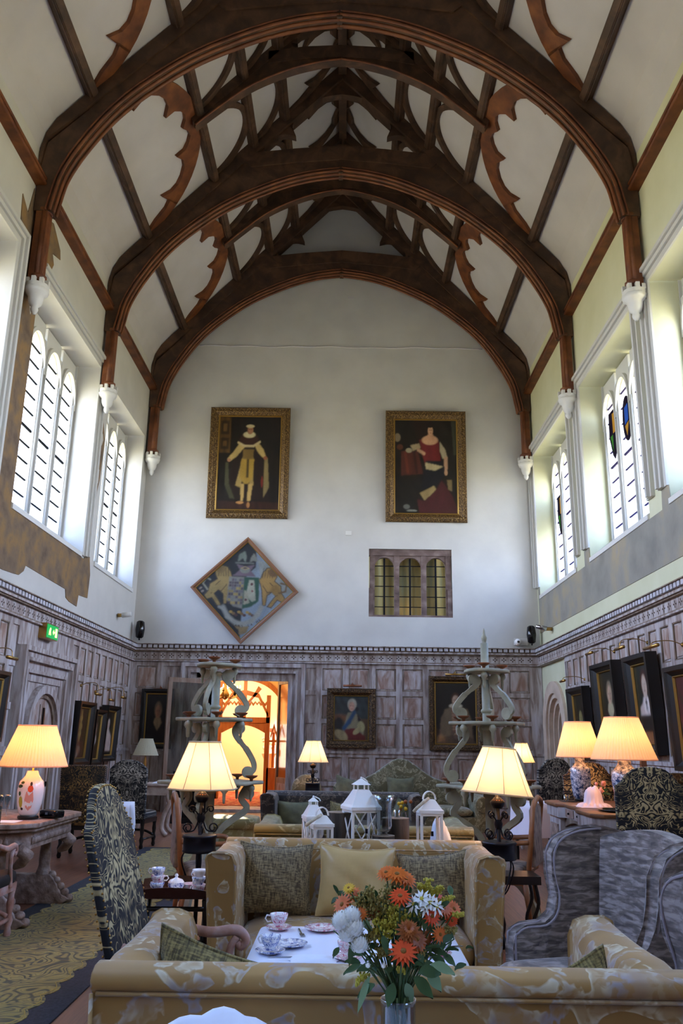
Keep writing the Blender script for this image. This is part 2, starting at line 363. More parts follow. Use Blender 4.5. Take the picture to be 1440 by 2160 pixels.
# right wall has the stone doorway near the far end
def wall_right():
    ZW1 = 8.20; m = MB(); a, b = XR, XR + .8; dy0, dy1, dz = 17.35, 18.75, 2.45
    m.box(a, b, YB, dy0, -.15, ZW0); m.box(a, b, dy1, YE + .8, -.15, ZW0); m.box(a, b, dy0, dy1, 2.95, ZW0)
    m.box(a, b, YB, YE + .8, ZW1, 10.9)
    ys = [YB] + [y for w_ in WIN_R for y in w_] + [YE + .8]
    for k in range(0, len(ys), 2): m.box(a, b, ys[k], ys[k + 1], ZW0, ZW1)
    m.box(b - .1, b, dy0, dy1, -.15, 2.95)
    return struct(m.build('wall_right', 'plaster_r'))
wall_right()
# roof profile (dx from centre, z)
PROF = [(4.72, 9.9), (4.70, 10.45), (4.64, 10.75), (4.50, 11.02), (4.30, 11.27), (4.08, 11.52), (0, 15.93)]
def full_prof():
    L = [(XC - dx, z) for dx, z in PROF]; R = [(XC + dx, z) for dx, z in PROF[:-1]][::-1]; return L + R
fp = full_prof(); m = MB()
V = [(x, y, z) for y in (YB, YE + .1) for x, z in fp]; k = len(fp)
V += [(x, y, z + .25) for y in (YB, YE + .1) for x, z in fp]
F = [(i, i + 1, k + i + 1, k + i) for i in range(k - 1)] + [(2 * k + i, 3 * k + i, 3 * k + i + 1, 2 * k + i + 1) for i in range(k - 1)]
m.add(V, F, 0, False); struct(m.build('ceiling', 'plaster_ceil'))
# end wall: door opening, internal window opening, gable
DX0, DX1, DZ = -3.12, -1.22, 2.85
WX0, WX1, WZ0, WZ1 = .50, 2.46, 4.30, 5.92
m = MB()
m.box(XL, DX0, YE, YE + .5, -.15, WZ0); m.box(DX0, DX1, YE, YE + .5, DZ, WZ0); m.box(DX1, XR, YE, YE + .5, -.15, WZ0)
m.box(XL, WX0, YE, YE + .5, WZ0, WZ1); m.box(WX1, XR, YE, YE + .5, WZ0, WZ1); m.box(XL, XR, YE, YE + .5, WZ1, 9.9)
m.prism([(x, z) for x, z in fp], (0, YE, 0), X_, Z_, Y_, .5)
struct(m.build('wall_end', 'plaster'))
m = MB(); m.box(XL - .8, XR + .8, YB - .3, YB, -.15, 9.9); m.prism([(x, z) for x, z in fp], (0, YB - .3, 0), X_, Z_, Y_, .3); struct(m.build('wall_back', 'plaster'))
# hairline plaster step high on the gable
pts = [(-3.85 + .15 * i, YE - .008, 11.17 + .012 * math.sin(i * .9) + .01 * math.sin(i * .37)) for i in range(49)]
struct(MB().tube(pts, .014, 6).build('trim_9', 'plaster_ceil'))

# ---- tracery windows
NW = 0
def tracery_window(side, y0, y1, nl, surround, stained=(), ZW1=8.2):
    """glazed stone window in side wall; nl lights"""
    global NW; NW += 1
    xi = XL if side < 0 else XR; sg = -1 if side < 0 else 1
    root = bpy.data.objects.new('window_%d' % NW, None); col.objects.link(root); struct(root)
    xg = xi + sg * .45; n = (sg, 0, 0)                      # tracery plane
    z0, z1 = ZW0 + .32, ZW1
    # reveals/sill slope
    m = MB(); m.prism([(0, ZW0 - .06), (.8, ZW0 - .06), (.8, ZW0 + .42), (.5, ZW0 + .36), (0, ZW0 + .02)], (xi - sg * .03, y0 + .01, 0), n, Z_, Y_, y1 - y0 - .02)
    m.build('window_sill', 'white_paint', root)
    m = MB(); wl = (y1 - y0) / nl; mu = .11; seg = 10
    for k in range(nl):
        a, b = y0 + k * wl + (mu / 2 if k else .06), y0 + (k + 1) * wl - (mu / 2 if k < nl - 1 else .06)
        zs = z1 - .95; c = (a + b) / 2; h = .62
        arch = [(a, zs)]
        for i in range(seg + 1):
            t = i / seg; arch.append((a + (c - a) * (1 - math.cos(t * PI / 2)) ** 1.0, zs + h * math.sin(t * PI / 2) ** .85))
        right = [(2 * c - p, q) for p, q in arch[::-1][1:]]
        full = arch + right
        for (off, dep, th) in ((0, 0, .22), (.05, -.06, .08)):
            # spandrel above arch
            A = [(p, q) for p, q in full]; B = [(p, z1 - .02) for p, q in full]
            if off: B = [(c + (p - c) * 1.12, q + .07 * (q > zs)) for p, q in full]
            m.strip(A, B, (xg + sg * dep, 0, 0), Y_, Z_, n, th)
        # small roundel moulding beside the heads
        for i in (0, 1):
            yy = (a if i == 0 else b); m.box(min(xg - sg * .02, xg + sg * .2), max(xg - sg * .02, xg + sg * .2), yy - .04, yy + .04, z0 - .1, z1 - .3)
            m.tube([(xg - sg * .03, yy, z0), (xg - sg * .03, yy, zs + .1)], .028, 6)
    for yy in (y0, y1): m.box(min(xg - sg * .03, xg + sg * .25), max(xg - sg * .03, xg + sg * .25), yy - .02, yy + .08 if yy == y0 else yy + .02, z0 - .1, z1)
    m.build('tracery', 'stone_white', root)
    xp = xg + sg * .035
    m = MB(); m.box(min(xp, xp + sg * .006), max(xp, xp + sg * .006), y0 + .03, y1 - .03, z0 - .08, z1 - .2); m.build('window_pane', 'window_glass', root)
    m = MB(); z = z0 + .25
    while z < z1 - .35:
        m.box(min(xp - .012, xp + .012), max(xp - .012, xp + .012), y0 + .06, y1 - .06, z - (.011 if int((z - z0) / .29) != 4 else .02), z + (.011 if int((z - z0) / .29) != 4 else .02)); z += .29
    for k in range(nl):
        c = y0 + (k + .5) * wl
        if side > 0: m.box(xp - .008, xp + .008, c - .2, c - .188, z0, z1 - .4)
    m.build('glazing_bar', 'lead' if side < 0 else 'lead_light', root)
    for (k, zc, sh) in stained:
        c = y0 + (k + .5) * wl; m = MB(); xq = xp - sg * .02
        if sh == 'shield':
            m.prism([(-.2, .35), (.2, .35), (.24, -.1), (.1, -.5), (0, -.6), (-.1, -.5), (-.24, -.1)], (xq, c, zc), Y_, Z_, n, .012, 0)
            m.prism([(-.12, .28), (0, .28), (0, -.1), (-.16, -.1)], (xq - sg * .004, c, zc), Y_, Z_, n, .012, 1); m.prism([(.02, -.12), (.16, -.12), (.04, -.45)], (xq - sg * .004, c, zc), Y_, Z_, n, .012, 2)
        else:
            m.prism([(.22 * math.cos(q * PI / 12), .42 * math.sin(q * PI / 12)) for q in range(24)], (xq, c, zc), Y_, Z_, n, .012, 0)
            m.prism([(-.09, .25), (.09, .22), (.1, -.1), (-.08, -.05)], (xq - sg * .004, c, zc), Y_, Z_, n, .012, 3); m.prism([(-.1, -.08), (.1, -.12), (.02, -.32)], (xq - sg * .004, c, zc), Y_, Z_, n, .012, 1)
        m.build('stained_glass', ['stain_dark', 'stain_amber', 'stain_green', 'stain_blue'], root)
    if surround:
        m = MB()
        for (o_, wd, pr) in ((.0, .10, .03), (.10, .07, .07), (.17, .06, .11), (.23, .05, .06)):
            i0, i1 = y0 - o_, y1 + o_; zt = z1 + o_; zb = ZW0 - .02 if side < 0 else ZW0 + .22
            xa, xb = (xi, xi + pr) if side < 0 else (xi - pr, xi)
            bare = side < 0 and abs(y0 - 11.62) < .01      # near jamb left as bare stone
            if not bare: m.box(xa, xb, i0 - wd, i0, zb, zt)
            m.box(xa, xb, i1, i1 + wd, zb, zt); m.box(xa, xb, (11.62 if bare else i0 - wd), i1 + wd, zt, zt + wd)
        m.build('window_surround', 'stone_white', root)
    return root
for nm, c in (('stain_dark', '1c1424'), ('stain_amber', 'b8862f'), ('stain_green', '3c7a2c'), ('stain_blue', '2c54a8')): plain(nm, c, .95, spec=.05)
for i, (a, b) in enumerate(WIN_L): tracery_window(-1, a, b, 4, i < 4, (), 8.55)
for i, (a, b) in enumerate(WIN_R): tracery_window(1, a, b, 4, True, {3: ((3, 7.20, 'shield'), (2, 7.1, 'oval')), 4: ((3, 6.75, 'shield'),)}.get(i, ()))

# ---- bare stone where the plaster has been cut back
m = MB()
SL = [(11.62, 3.80), (11.95, 3.82), (12.2, 3.84), (12.36, 3.93), (12.42, 4.03), (14.30, 4.00), (14.36, 3.86), (14.55, 3.82), (14.98, 3.80), (15.02, 4.02), (15.55, 4.05), (15.58, 4.5), (15.40, 4.96), (15.35, 5.34), (15.24, 5.34), (15.2, 4.9), (15.14, 4.72), (11.62, 4.72)]
SL2 = [(9.6, 3.95), (10.2, 3.98), (11.2, 3.95), (11.5, 3.80), (11.62, 3.80), (11.62, 8.55), (11.95, 8.75), (12.1, 9.05), (12.0, 9.2), (12.35, 9.3), (12.3, 9.45), (11.9, 9.7), (11.45, 9.55), (11.3, 9.72), (11.15, 9.5), (11.02, 9.72), (10.9, 9.2), (10.65, 9.35), (10.7, 8.90), (10.97, 8.86), (10.97, 4.70), (9.6, 4.70)]
SL3 = [(15.27, 5.55), (15.46, 5.6), (15.5, 6.15), (15.6, 6.4), (15.68, 7.3), (15.5, 7.6), (15.42, 8.3), (15.27, 8.25)]
for poly in (SL, SL2, SL3): m.prism(poly, (XL, 0, 0), Y_, Z_, X_, .012)
struct(m.build('trim_1', 'stone_brown'), 'bare brown stone showing through cut plaster on the left wall')
m = MB(); m.prism([(0, .24), (.1, 0), (0, -.24), (-.1, 0)], (XL + .012, 11.42, 8.0), Y_, Z_, X_, .006); m.prism([(0, .12), (.07, 0), (0, -.14), (-.07, 0)], (XL + .012, 15.5, 7.25), Y_, Z_, X_, .006); m.box(XL + .012, XL + .018, 15.36, 15.5, 6.32, 6.6)
struct(m.build('trim_2', 'plaster'))
m = MB()
SR = [(19.05, 3.95), (8.6, 3.93), (8.6, 4.72), (10.95, 4.72), (10.98, 5.0), (11.25, 5.0), (11.28, 4.72), (11.8, 4.72), (14.85, 4.72), (14.88, 5.0), (15.2, 5.0), (15.2, 4.72), (18.9, 4.72), (18.95, 5.0), (19.05, 5.0)]
m.prism(SR, (XR, 0, 0), Y_, Z_, (-1, 0, 0), .012); struct(m.build('trim_3', 'stone_grey'), 'bare grey stone band below the right windows')

# ---- panelling and cornice
def panelling(name, o, u, n, length, pitch, skip=(), rows=((.12, .55), (.64, 1.16), (1.36, 1.88), (1.98, 2.50), (2.60, 3.10)), start=.12, gap=.16, dado=True):
    """o: origin on wall, u: along, n: out of wall. skip: (a,b,ztop) ranges without panelling"""
    o, u, n = Vector(o), Vector(u), Vector(n); B = MB(); P = MB()
    def bx(mb, a0, a1, z0, z1, d0, d1, mat=0):
        M = Matrix(((u.x, n.x, 0, o.x), (u.y, n.y, 0, o.y), (u.z, n.z, 1, o.z), (0, 0, 0, 1)))
        mb.box(a0, a1, d0, d1, z0, z1, mat, M)
    ys = []; a = start
    while a + pitch - gap < length - .05: ys.append((a, a + pitch - gap)); a += pitch
    def blocked(a, b, z):
        return any(a < s1 and b > s0 and z < s2 for s0, s1, s2 in skip)
    # backing: vertical boards between blocked ranges
    edges = sorted({0, length} | {s for q in skip for s in q[:2]})
    for a, b in zip(edges[:-1], edges[1:]):
        zt = max([q[2] for q in skip if q[0] <= a + 1e-6 and q[1] >= b - 1e-6] or [0]); 
        if zt < 3.18: bx(B, a, b, zt, 3.2, .002, .03)
        # rails
        zr = [r for r in rows if r[0] >= zt - .01]
        last = zt
        for (r0, r1) in zr:
            bx(B, a, b, last, r0, .03, .055); last = r1
        if last < 3.2: bx(B, a, b, last, 3.2, .03, .055)
    if dado:
        for a, b in zip(edges[:-1], edges[1:]):
            zt = max([q[2] for q in skip if q[0] <= a + 1e-6 and q[1] >= b - 1e-6] or [0])
            if zt < 1.2: bx(B, a, b, 1.235, 1.29, .05, .085); bx(B, a, b, 0, .12, .05, .08)
    prev = 0
    cells = ys + [(length, length)]
    for (a, b) in cells:
        for (r0, r1) in rows:
            if blocked(prev + .001, a - .001, r0): continue
            if a > prev: bx(B, prev, a, r0, r1, .03, .055)
        prev = b
    for (a, b) in ys:
        for (r0, r1) in rows:
            if blocked(a, b, r0): continue
            bx(P, a + .045, b - .045, r0 + .045, r1 - .045, .03, .042, 0)
            for (q0, q1, s0, s1) in ((a, b, r0, r0 + .016), (a, b, r1 - .016, r1), (a, a + .016, r0, r1), (b - .016, b, r0, r1)): bx(P, q0, q1, s0, s1, .03, .05, 1)
    return struct(B.build(name, 'limed')), P.build('panel_field', ['limed_panel', 'limed_dark'])
def cornice(name, o, u, n, length):
    o, u, n = Vector(o), Vector(u), Vector(n); B = MB()
    M = Matrix(((u.x, n.x, 0, o.x), (u.y, n.y, 0, o.y), (u.z, n.z, 1, o.z), (0, 0, 0, 1)))
    for (z0, z1, d, mt) in ((3.20, 3.225, .12, 0), (3.225, 3.25, .09, 1), (3.25, 3.42, .06, 0), (3.42, 3.445, .11, 1), (3.445, 3.48, .14, 0), (3.48, 3.50, .12, 1), (3.50, 3.575, .115, 1), (3.575, 3.59, .19, 1), (3.59, 3.60, .17, 0)):
        B.box(0, length, 0, d, z0, z1, mt, M)
    a = .04
    while a < length - .06: B.box(a, a + .085, .11, .165, 3.505, 3.572, 2, M); a += .123
    a = .14
    while a < length - .1:
        for (da, dz, ra, rz) in ((0, .032, .014, .024), (0, -.032, .014, .024), (.036, 0, .026, .013), (-.036, 0, .026, .013)):
            q = [(a + da + ra * math.cos(t * PI / 3), 3.335 + dz + rz * math.sin(t * PI / 3)) for t in range(6)]
            B.prism(q, o + n * .0605, u, Z_, n, .002, 3)
        a += .2
    return struct(B.build(name, ['limed', 'limed_dark', 'limed_dent', 'carved_dark']))
noisy('limed_dent', [(.3, 'a8a2a4'), (.7, 'd4d2da')], 5, rough=.7)
p, f_ = panelling('trim_4', (XL + .01, YE - .01, 0), X_, (0, -1, 0), XR - XL - .02, .605, skip=((-3.75 - XL, -.93 - XL, 3.2),), start=.16, gap=.14); f_.parent = p
p, f_ = panelling('trim_5', (XL + .01, YE - .02, 0), (0, -1, 0), X_, YE - YB, .46, skip=((YE - 14.9, YE - 12.35, 2.83),), start=.3, gap=.14); f_.parent = p
p, f_ = panelling('trim_6', (XR - .01, YE - .02, 0), (0, -1, 0), (-1, 0, 0), YE - YB, .46, skip=((0, YE - 16.85, 3.2),), start=2.45, gap=.14); f_.parent = p
cornice('trim_7', (XL, YE, 0), X_, (0, -1, 0), XR - XL); cornice('trim_8', (XL, YE, 0), (0, -1, 0), X_, YE - YB); cornice('trim_10', (XR, YE, 0), (0, -1, 0), (-1, 0, 0), YE - YB)

# ---- left wall gothic door (with square moulded case)
def steps_frame(m, o, u, n, a0, a1, z1, prof, mat=0, z0=0):
    o, u, n = Vector(o), Vector(u), Vector(n); M = Matrix(((u.x, n.x, 0, o.x), (u.y, n.y, 0, o.y), (u.z, n.z, 1, o.z), (0, 0, 0, 1)))
    for (off, wd, d0, d1) in prof:
        m.box(a0 + off, a0 + off + wd, d0, d1, z0, z1 - off - wd, mat, M); m.box(a1 - off - wd, a1 - off, d0, d1, z0, z1 - off - wd, mat, M); m.box(a0 + off, a1 - off, d0, d1, z1 - off - wd, z1 - off, mat, M)
root = bpy.data.objects.new('door_1', None); col.objects.link(root); struct(root)
o_ = (XL + .012, 12.40, 0); m = MB()
steps_frame(m, o_, Y_, X_, 0, 2.48, 2.83, ((0, .07, 0, .17), (.07, .09, 0, .12), (.16, .05, 0, .15), (.21, .12, 0, .07), (.33, .05, 0, .10), (.38, .12, 0, .045)))
m.build('door_case', 'limed', root)
m = MB(); m.box(XL + .012, XL + .03, 12.85, 14.43, 0, 2.4)     # boards behind
c = 13.64; hw = .62; zs = 1.62; ap = 2.28
def gothic(hw, zs, ap, n=10): 
    L = [(-hw, 0), (-hw, zs)] + [(-hw * math.cos(t * PI / 2 / n) ** .9 if t < n else 0, zs + (ap - zs) * math.sin(t * PI / 2 / n) ** 1.05) for t in range(1, n + 1)]
    return L + [(-x, z) for x, z in L[::-1][1:]]
G1, G2, G3 = gothic(.72, 1.60, 2.30), gothic(.62, 1.58, 2.17), gothic(.60, 1.58, 2.14)
m.strip(G1, G2, (XL + .03, c, 0), Y_, Z_, X_, .10); m.strip(gothic(.62, 1.58, 2.17), gothic(.57, 1.58, 2.1), (XL + .03, c, 0), Y_, Z_, X_, .05, 1)
m.build('arch_frame', ['limed', 'limed_dark'], root)
m = MB(); m.box(XL + .03, XL + .05, c - .57, c - .008, 0, 1.62); m.box(XL + .03, XL + .05, c + .008, c + .57, 0, 1.62); m.prism([(x, z) for x, z in gothic(.57, 1.58, 2.1)], (XL + .025, c, 0), Y_, Z_, X_, .02)
for s in (-1, 1):
    a, b = sorted((c + s * .03, c + s * .54))
    for z0, z1 in ((.1, .16), (.72, .80), (1.36, 1.44)): m.box(XL + .05, XL + .07, a, b, z0, z1)
    m.box(XL + .05, XL + .07, a, a + .08, .1, 1.5); m.box(XL + .05, XL + .07, b - .08, b, .1, 1.5); m.box(XL + .05, XL + .065, c + s * .04 - .03, c + s * .04 + .03, 1.5, 2.0)
m.build('door_leaf', 'limed_panel', root)
m = MB(); m.box(XL + .07, XL + .09, c + .02, c + .07, 1.55, 1.95); m.ball((XL + .09, c + .5, 1.30), .02); m.build('door_handle', 'iron', root)

# ---- double doorway in the end wall
root = bpy.data.objects.new('door_2', None); col.objects.link(root); struct(root)
m = MB(); steps_frame(m, (-3.75, YE, 0), X_, (0, -1, 0), 0, 2.82, 3.18, ((0, .09, 0, .17), (.09, .08, 0, .11), (.17, .05, 0, .15), (.22, .17, 0, .06)))
m.box(-3.40, DX0, YE - .07, YE + .5, 0, 2.95); m.box(DX1, -1.28, YE - .07, YE + .5, 0, 2.95); m.box(-3.40, -1.28, YE - .07, YE + .5, DZ, 2.97)
m.build('door_case', 'limed', root)
def glazed_leaf(name, hinge, ang, wdt, sg):
    M = Matrix.Translation(hinge) @ Matrix.Rotation(ang, 4, 'Z'); m = MB()
    x0, x1 = (0, wdt) if sg > 0 else (-wdt, 0)
    for (a, b, z0, z1) in ((x0, x0 + .09, 0, DZ - .04), (x1 - .09, x1, 0, DZ - .04), (x0, x1, 0, .62), (x0, x1, DZ - .14, DZ - .04)): m.box(a, b, -.03, .03, z0, z1, 0, M)
    m.box(x0 + .12, x1 - .12, -.035, .035, .12, .5, 1, M)
    leaf = m.build('door_leaf', ['wood_leaf', 'limed_panel'], root)
    MB().box(x0 + .09, x1 - .09, -.006, .006, .62, DZ - .14, 0, M).build('door_pane', 'dark_glass', leaf)
    MB().cbox(((x1 - .05) if sg > 0 else (x0 + .05), -.045, 1.15), (.03, .05, .14), 0, M).build('door_handle', 'iron', leaf)
noisy('wood_leaf', [(.3, '7b5a42'), (.7, '9a8472')], 4, (3, 3, .5), rough=.6); glassmat('dark_glass', 'e6e6de', .6, .1)
glazed_leaf('l', (DX0 - .02, YE - .1, 0), -PI + .62, .95, 1)
glazed_leaf('r', (DX1 - .02, YE + .1, .06), 1.97, .93, 1)
# step at threshold
struct(MB().box(-3.40, -1.28, YE - .45, YE + .5, 0, .06).build('trim_11', 'wood_pale'))

# ---- vestibule behind the doorway
VY = 25.0
for nm, c in (('vest_wall', 'f0c88c'), ('vest_far', 'fdf3d4')): noisy(nm, [(.3, c), (.7, c)], 2, rough=.8, bmp=.05)
noisy('red_carpet', [(.35, '7a1f1a'), (.5, 'b8483a'), (.6, 'c99a6a'), (.7, '8c2a22')], 9, rough=.9, bmp=.2)
struct(MB().box(-5.2, -5.0, YE + .5, VY, -.1, 3.9).build('wall_vestibule_left', 'vest_wall'))
struct(MB().box(-1.0, -.8, YE + .5, VY, -.1, 3.9).build('wall_vestibule_right', 'vest_wall'))
struct(MB().box(-5.2, -.8, YE + .5, VY + .2, 3.9, 4.0).build('ceiling_vestibule', 'vest_far'))
struct(MB().box(-5.2, -.8, VY, VY + .2, -.1, 3.9).build('wall_vestibule_far', 'vest_far'))
tag(MB().box(-4.9, -1.1, YE + .55, VY - .1, .0, .065).build('carpet', 'red_carpet'), 'red patterned carpet seen beyond the open double doorway', 'carpet')
# gothic timber screen
SY = 21.9; root = bpy.data.objects.new('door_3', None); col.objects.link(root); struct(root)
cx = -2.62; hw, zs, ap = 1.22, 1.75, 3.12
def pointed(hw, zs, ap, n=14):
    L = [(-hw, 0), (-hw, zs)] + [(-hw * (1 - (1 - math.cos(t / n * PI / 2))), zs + (ap - zs) * math.sin(t / n * PI / 2) ** .92) for t in range(1, n + 1)]
    return L + [(-x, z) for x, z in L[::-1][1:]]
out = pointed(hw, zs, ap); m = MB()
# wall plane round the arch
W_ = [(-2.4, 0), (-2.4, zs)] + [(-2.4 + 2.4 * i / 14, 3.9) for i in range(1, 15)]; W_ = W_ + [(1.62 * 1.0 if x == -2.4 else min(1.62, -x), z) for x, z in W_[::-1][1:]]
MB().strip(W_, out, (cx, SY, 0), X_, Z_, Y_, .3).build('screen_wall', 'vest_wall', root)
m.strip(out, pointed(hw - .10, zs, ap - .13), (cx, SY - .05, 0), X_, Z_, Y_, .2)
for x in (-.62, .62): m.box(cx + x - .05, cx + x + .05, SY, SY + .12, 0, 2.62)
m.box(cx - .66, cx + .66, SY, SY + .12, 1.92, 2.06); m.box(cx - .04, cx + .04, SY, SY + .12, 2.0, 3.05)
for s in (-1, 1):
    m.box(*sorted((cx + s * .62, cx + s * 1.15)), SY, SY + .10, 0, .82)
    m.strip([(s * .62, 2.05), (s * .35, 2.55), (s * .04, 2.62)], [(s * .62, 2.16), (s * .36, 2.66), (s * .04, 2.74)], (cx, SY, 0), X_, Z_, Y_, .1)
    m.strip([(s * .04, 2.42), (s * .22, 2.62), (s * .34, 2.85)], [(s * .04, 2.34), (s * .28, 2.6), (s * .42, 2.78)], (cx, SY, 0), X_, Z_, Y_, .1)
    for q in range(5):                                        # cusped fringe
        a = s * (.12 + .1 * q); m.strip([(a - .045, 2.42 - .02 * abs(q - 2)), (a, 2.36 - .02 * abs(q - 2)), (a + .045, 2.42 - .02 * abs(q - 2))], [(a - .05, 2.47), (a, 2.41), (a + .05, 2.47)], (cx, SY + .03, 0), X_, Z_, Y_, .04)
    for a in (.78, .98): m.strip([(s * (a - .07), 1.55), (s * a, 1.8), (s * (a + .07), 1.55)], [(s * (a - .09), 1.6), (s * a, 1.92), (s * (a + .09), 1.6)], (cx, SY + .03, 0), X_, Z_, Y_, .05)
    m.box(*sorted((cx + s * .66, cx + s * 1.08)), SY, SY + .1, 1.45, 1.50); m.box(*sorted((cx + s * .87, cx + s * .89)), SY + .03, SY + .08, 1.5, 2.4)
arc = [(-.57 + 1.14 * i / 12, 1.66 + .2 * math.sin(PI * i / 12)) for i in range(13)]
m.strip(arc, [(x, 1.93) for x, z in arc], (cx, SY + .02, 0), X_, Z_, Y_, .08)
m.build('screen_frame', 'oak_orange', root)
m = MB(); M = Matrix.Translation((cx + .57, SY + .1, 0)) @ Matrix.Rotation(PI / 2 - .12, 4, 'Z'); m.box(0, 1.05, -.03, .03, 0.07, .75, 0, M); m.box(0, .1, -.03, .03, 0.07, 1.8, 0, M); m.box(.95, 1.05, -.03, .03, 0.07, 1.8, 0, M); m.box(0, 1.05, -.03, .03, 1.7, 1.8, 0, M)
m.build('door_leaf', 'oak_orange', root)
struct(MB().box(cx + .68, cx + 1.06, SY + .052, SY + .058, .84, 1.45).build('window_11', 'window_glass'))
emit('sky_white', 'f2f6ff', 5.0)
struct(MB().box(cx + .62, cx + 1.02, 24.9, 24.99, .75, 1.95).build('window_12', 'sky_white'))
t = thing('sign_board', 'small dark red notice board on the ochre wall beyond the doorway', 'sign', (-1.32, SY - .06, 1.42)); MB().box(-.09, .09, 0, .03, -.22, .22).build('board', 'frame_red', t); MB().box(-.06, .06, -.006, 0, -.17, .17).build('notice', 'carved_dark', t)
# pale carved pedestal with flowers beyond the screen
t = thing('plant_stand', 'cream fluted pedestal with pale flowers beyond the gothic screen', 'pedestal', (-2.1, 23.6, .065))
MB().lathe([(.2, 0), (.2, .1), (.14, .15), (.12, .9), (.17, 1.0), (.2, 1.08)], seg=12).build('column', 'vest_far', t)
m = MB()
for i in range(26): m.ball((random.uniform(-.16, .16), random.uniform(-.12, .12), 1.14 + random.uniform(0, .34)), random.uniform(.03, .055), seg=6, rings=4)
m.build('flower_bunch', 'petal_white', t)
# chandelier in vestibule
t = thing('chandelier', 'brass candle chandelier glowing inside the ochre vestibule', 'chandelier', (-2.95, 20.6, 2.55))
m = MB(); m.lathe([(.02, -.12), (.09, -.06), (.11, 0), (.05, .1), (.02, .3), (.015, 1.35)], seg=10)
for k in range(8):
    a = k * PI / 4; m.tube(catmull([(0, 0, 0), (.16 * math.cos(a), .16 * math.sin(a), -.08), (.32 * math.cos(a), .32 * math.sin(a), -.02), (.36 * math.cos(a), .36 * math.sin(a), .07)], 4), .012, 6)
    m.lathe([(.01, 0), (.035, .01), (.035, .02)], (.36 * math.cos(a), .36 * math.sin(a), .07), 8)
m.build('chandelier_frame', 'gold_in', t)
for k in range(8):
    a = k * PI / 4; b = MB().lathe([(.011, 0), (.011, .07)], (.36 * math.cos(a), .36 * math.sin(a), .09), 6).build('candle', 'shade_unlit', t)
    MB().lathe([(.002, 0), (.014, .02), (.012, .04), (.001, .075)], (.36 * math.cos(a), .36 * math.sin(a), .16), 6).build('flame_bulb', 'flame', b)
plight('chandelier_light', (-2.95, 20.6, 2.95), 110, 'ffd29a', .15)
plight('screen_light', (-3.2, 23.2, 2.7), 200, 'ffe9c4', .2)
t = thing('wall_sconce', 'brass wall sconce with one lit bulb on the ochre vestibule wall', 'sconce', (-1.02, 20.3, 2.45)); MB().tube(catmull([(0, 0, 0), (-.1, 0, -.1), (-.14, 0, 0)], 5), .012).lathe([(.03, 0), (.04, .02)], (-.14, 0, 0), 8).build('arm', 'gold_in', t); MB().ball((-.14, 0, .06), .035).build('bulb', 'flame', t)

# ---- stone doorway at the far end of the right wall
root = bpy.data.objects.new('door_4', None); col.objects.link(root); struct(root)
G = lambda hw, zs, ap: gothic(hw, zs, ap, 10)
m = MB(); c = 18.05
m.strip(G(.98, 1.85, 2.80), G(.70, 1.80, 2.55), (XR + .02, c, 0), Y_, Z_, (-1, 0, 0), .08)
for i, (a, b) in enumerate(((.70, .62), (.62, .56), (.56, .50))): m.strip(G(a, 1.8 - .02 * i, 2.55 - .1 * i), G(b, 1.78 - .02 * i, 2.45 - .1 * i), (XR + .02 + .09 * (i + 1), c, 0), Y_, Z_, (-1, 0, 0), .12)
m.strip(G(.52, 1.72, 2.25), G(.40, 1.72, 2.05), (XR + .42, c, 0), Y_, Z_, (1, 0, 0), .15)
m.build('arch_stone', 'stone_arch', root)
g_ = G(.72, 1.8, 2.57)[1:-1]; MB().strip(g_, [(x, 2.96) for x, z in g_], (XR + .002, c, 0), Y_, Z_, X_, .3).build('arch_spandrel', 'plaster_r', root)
MB().prism(G(.72, 1.8, 2.6), (XR + .62, c, 0), Y_, Z_, X_, .05).build('door_leaf', 'limed_dark', root)
struct(MB().box(XR - .05, XR - .02, 16.87, 16.93, 0, 3.2).build('trim_12', 'limed'))

# ---- internal timber window high on the end wall
root = bpy.data.objects.new('window_13', None); col.objects.link(root); struct(root)
noisy('old_timber', [(.25, '463733'), (.5, '6e5a52'), (.75, '93817a')], 5, (.6, 2, 1), rough=.85, detail=7, bmp=.8, bs=22)
m = MB(); yy = YE + .06; ww = (WX1 - WX0); a0 = WX0 + .02; aw = ww - .04
m.box(WX0 - .02, WX1 + .02, yy - .03, yy + .15, WZ0 - .05, WZ0 + .05); m.box(WX0, WX1, yy - .012, yy + .15, WZ1 - .15, WZ1 - .001)
posts = [a0, a0 + aw / 3, a0 + 2 * aw / 3, a0 + aw]; pw = .12
for i, x in enumerate(posts):
    x0 = x if i == 0 else (x - pw if i == 3 else x - pw / 2); m.box(x0, x0 + pw, yy, yy + .14, WZ0, WZ1)
for s, x in ((-1, a0 - .03), (1, a0 + aw - .09)): m.box(x, x + .12, yy - .04, yy + .1, WZ0, WZ0 + .68)
for i in range(3):
    l = posts[i] + (pw if i == 0 else pw / 2); r = posts[i + 1] - (pw if i == 2 else pw / 2); c = (l + r) / 2; hw = (r - l) / 2
    arc = [(c - hw * math.cos(t * PI / 12), WZ1 - .46 + .27 * abs(math.sin(t * PI / 12)) ** .8) for t in range(13)]
    m.strip(arc, [(x, WZ1 - .12) for x, z in arc], (0, yy + .02, 0), X_, Z_, Y_, .1)
m.build('window_frame', 'old_timber', root)
m = MB()
for i in range(3):
    l = posts[i] + (pw if i == 0 else pw / 2); r = posts[i + 1] - (pw if i == 2 else pw / 2); c = (l + r) / 2
    m.box(c - .02, c + .02, yy + .1, yy + .14, WZ0, WZ1 - .2)
    for q in range(5): m.box(l, r, yy + .11, yy + .13, WZ0 + .26 + .245 * q - .009, WZ0 + .26 + .245 * q + .009)
m.build('glazing_bar', 'lead', root)
noisy('curtain', [(.3, '6f6a48'), (.5, '9c9060'), (.7, '87917a')], 1.4, (4, 1, .3), rough=.8)
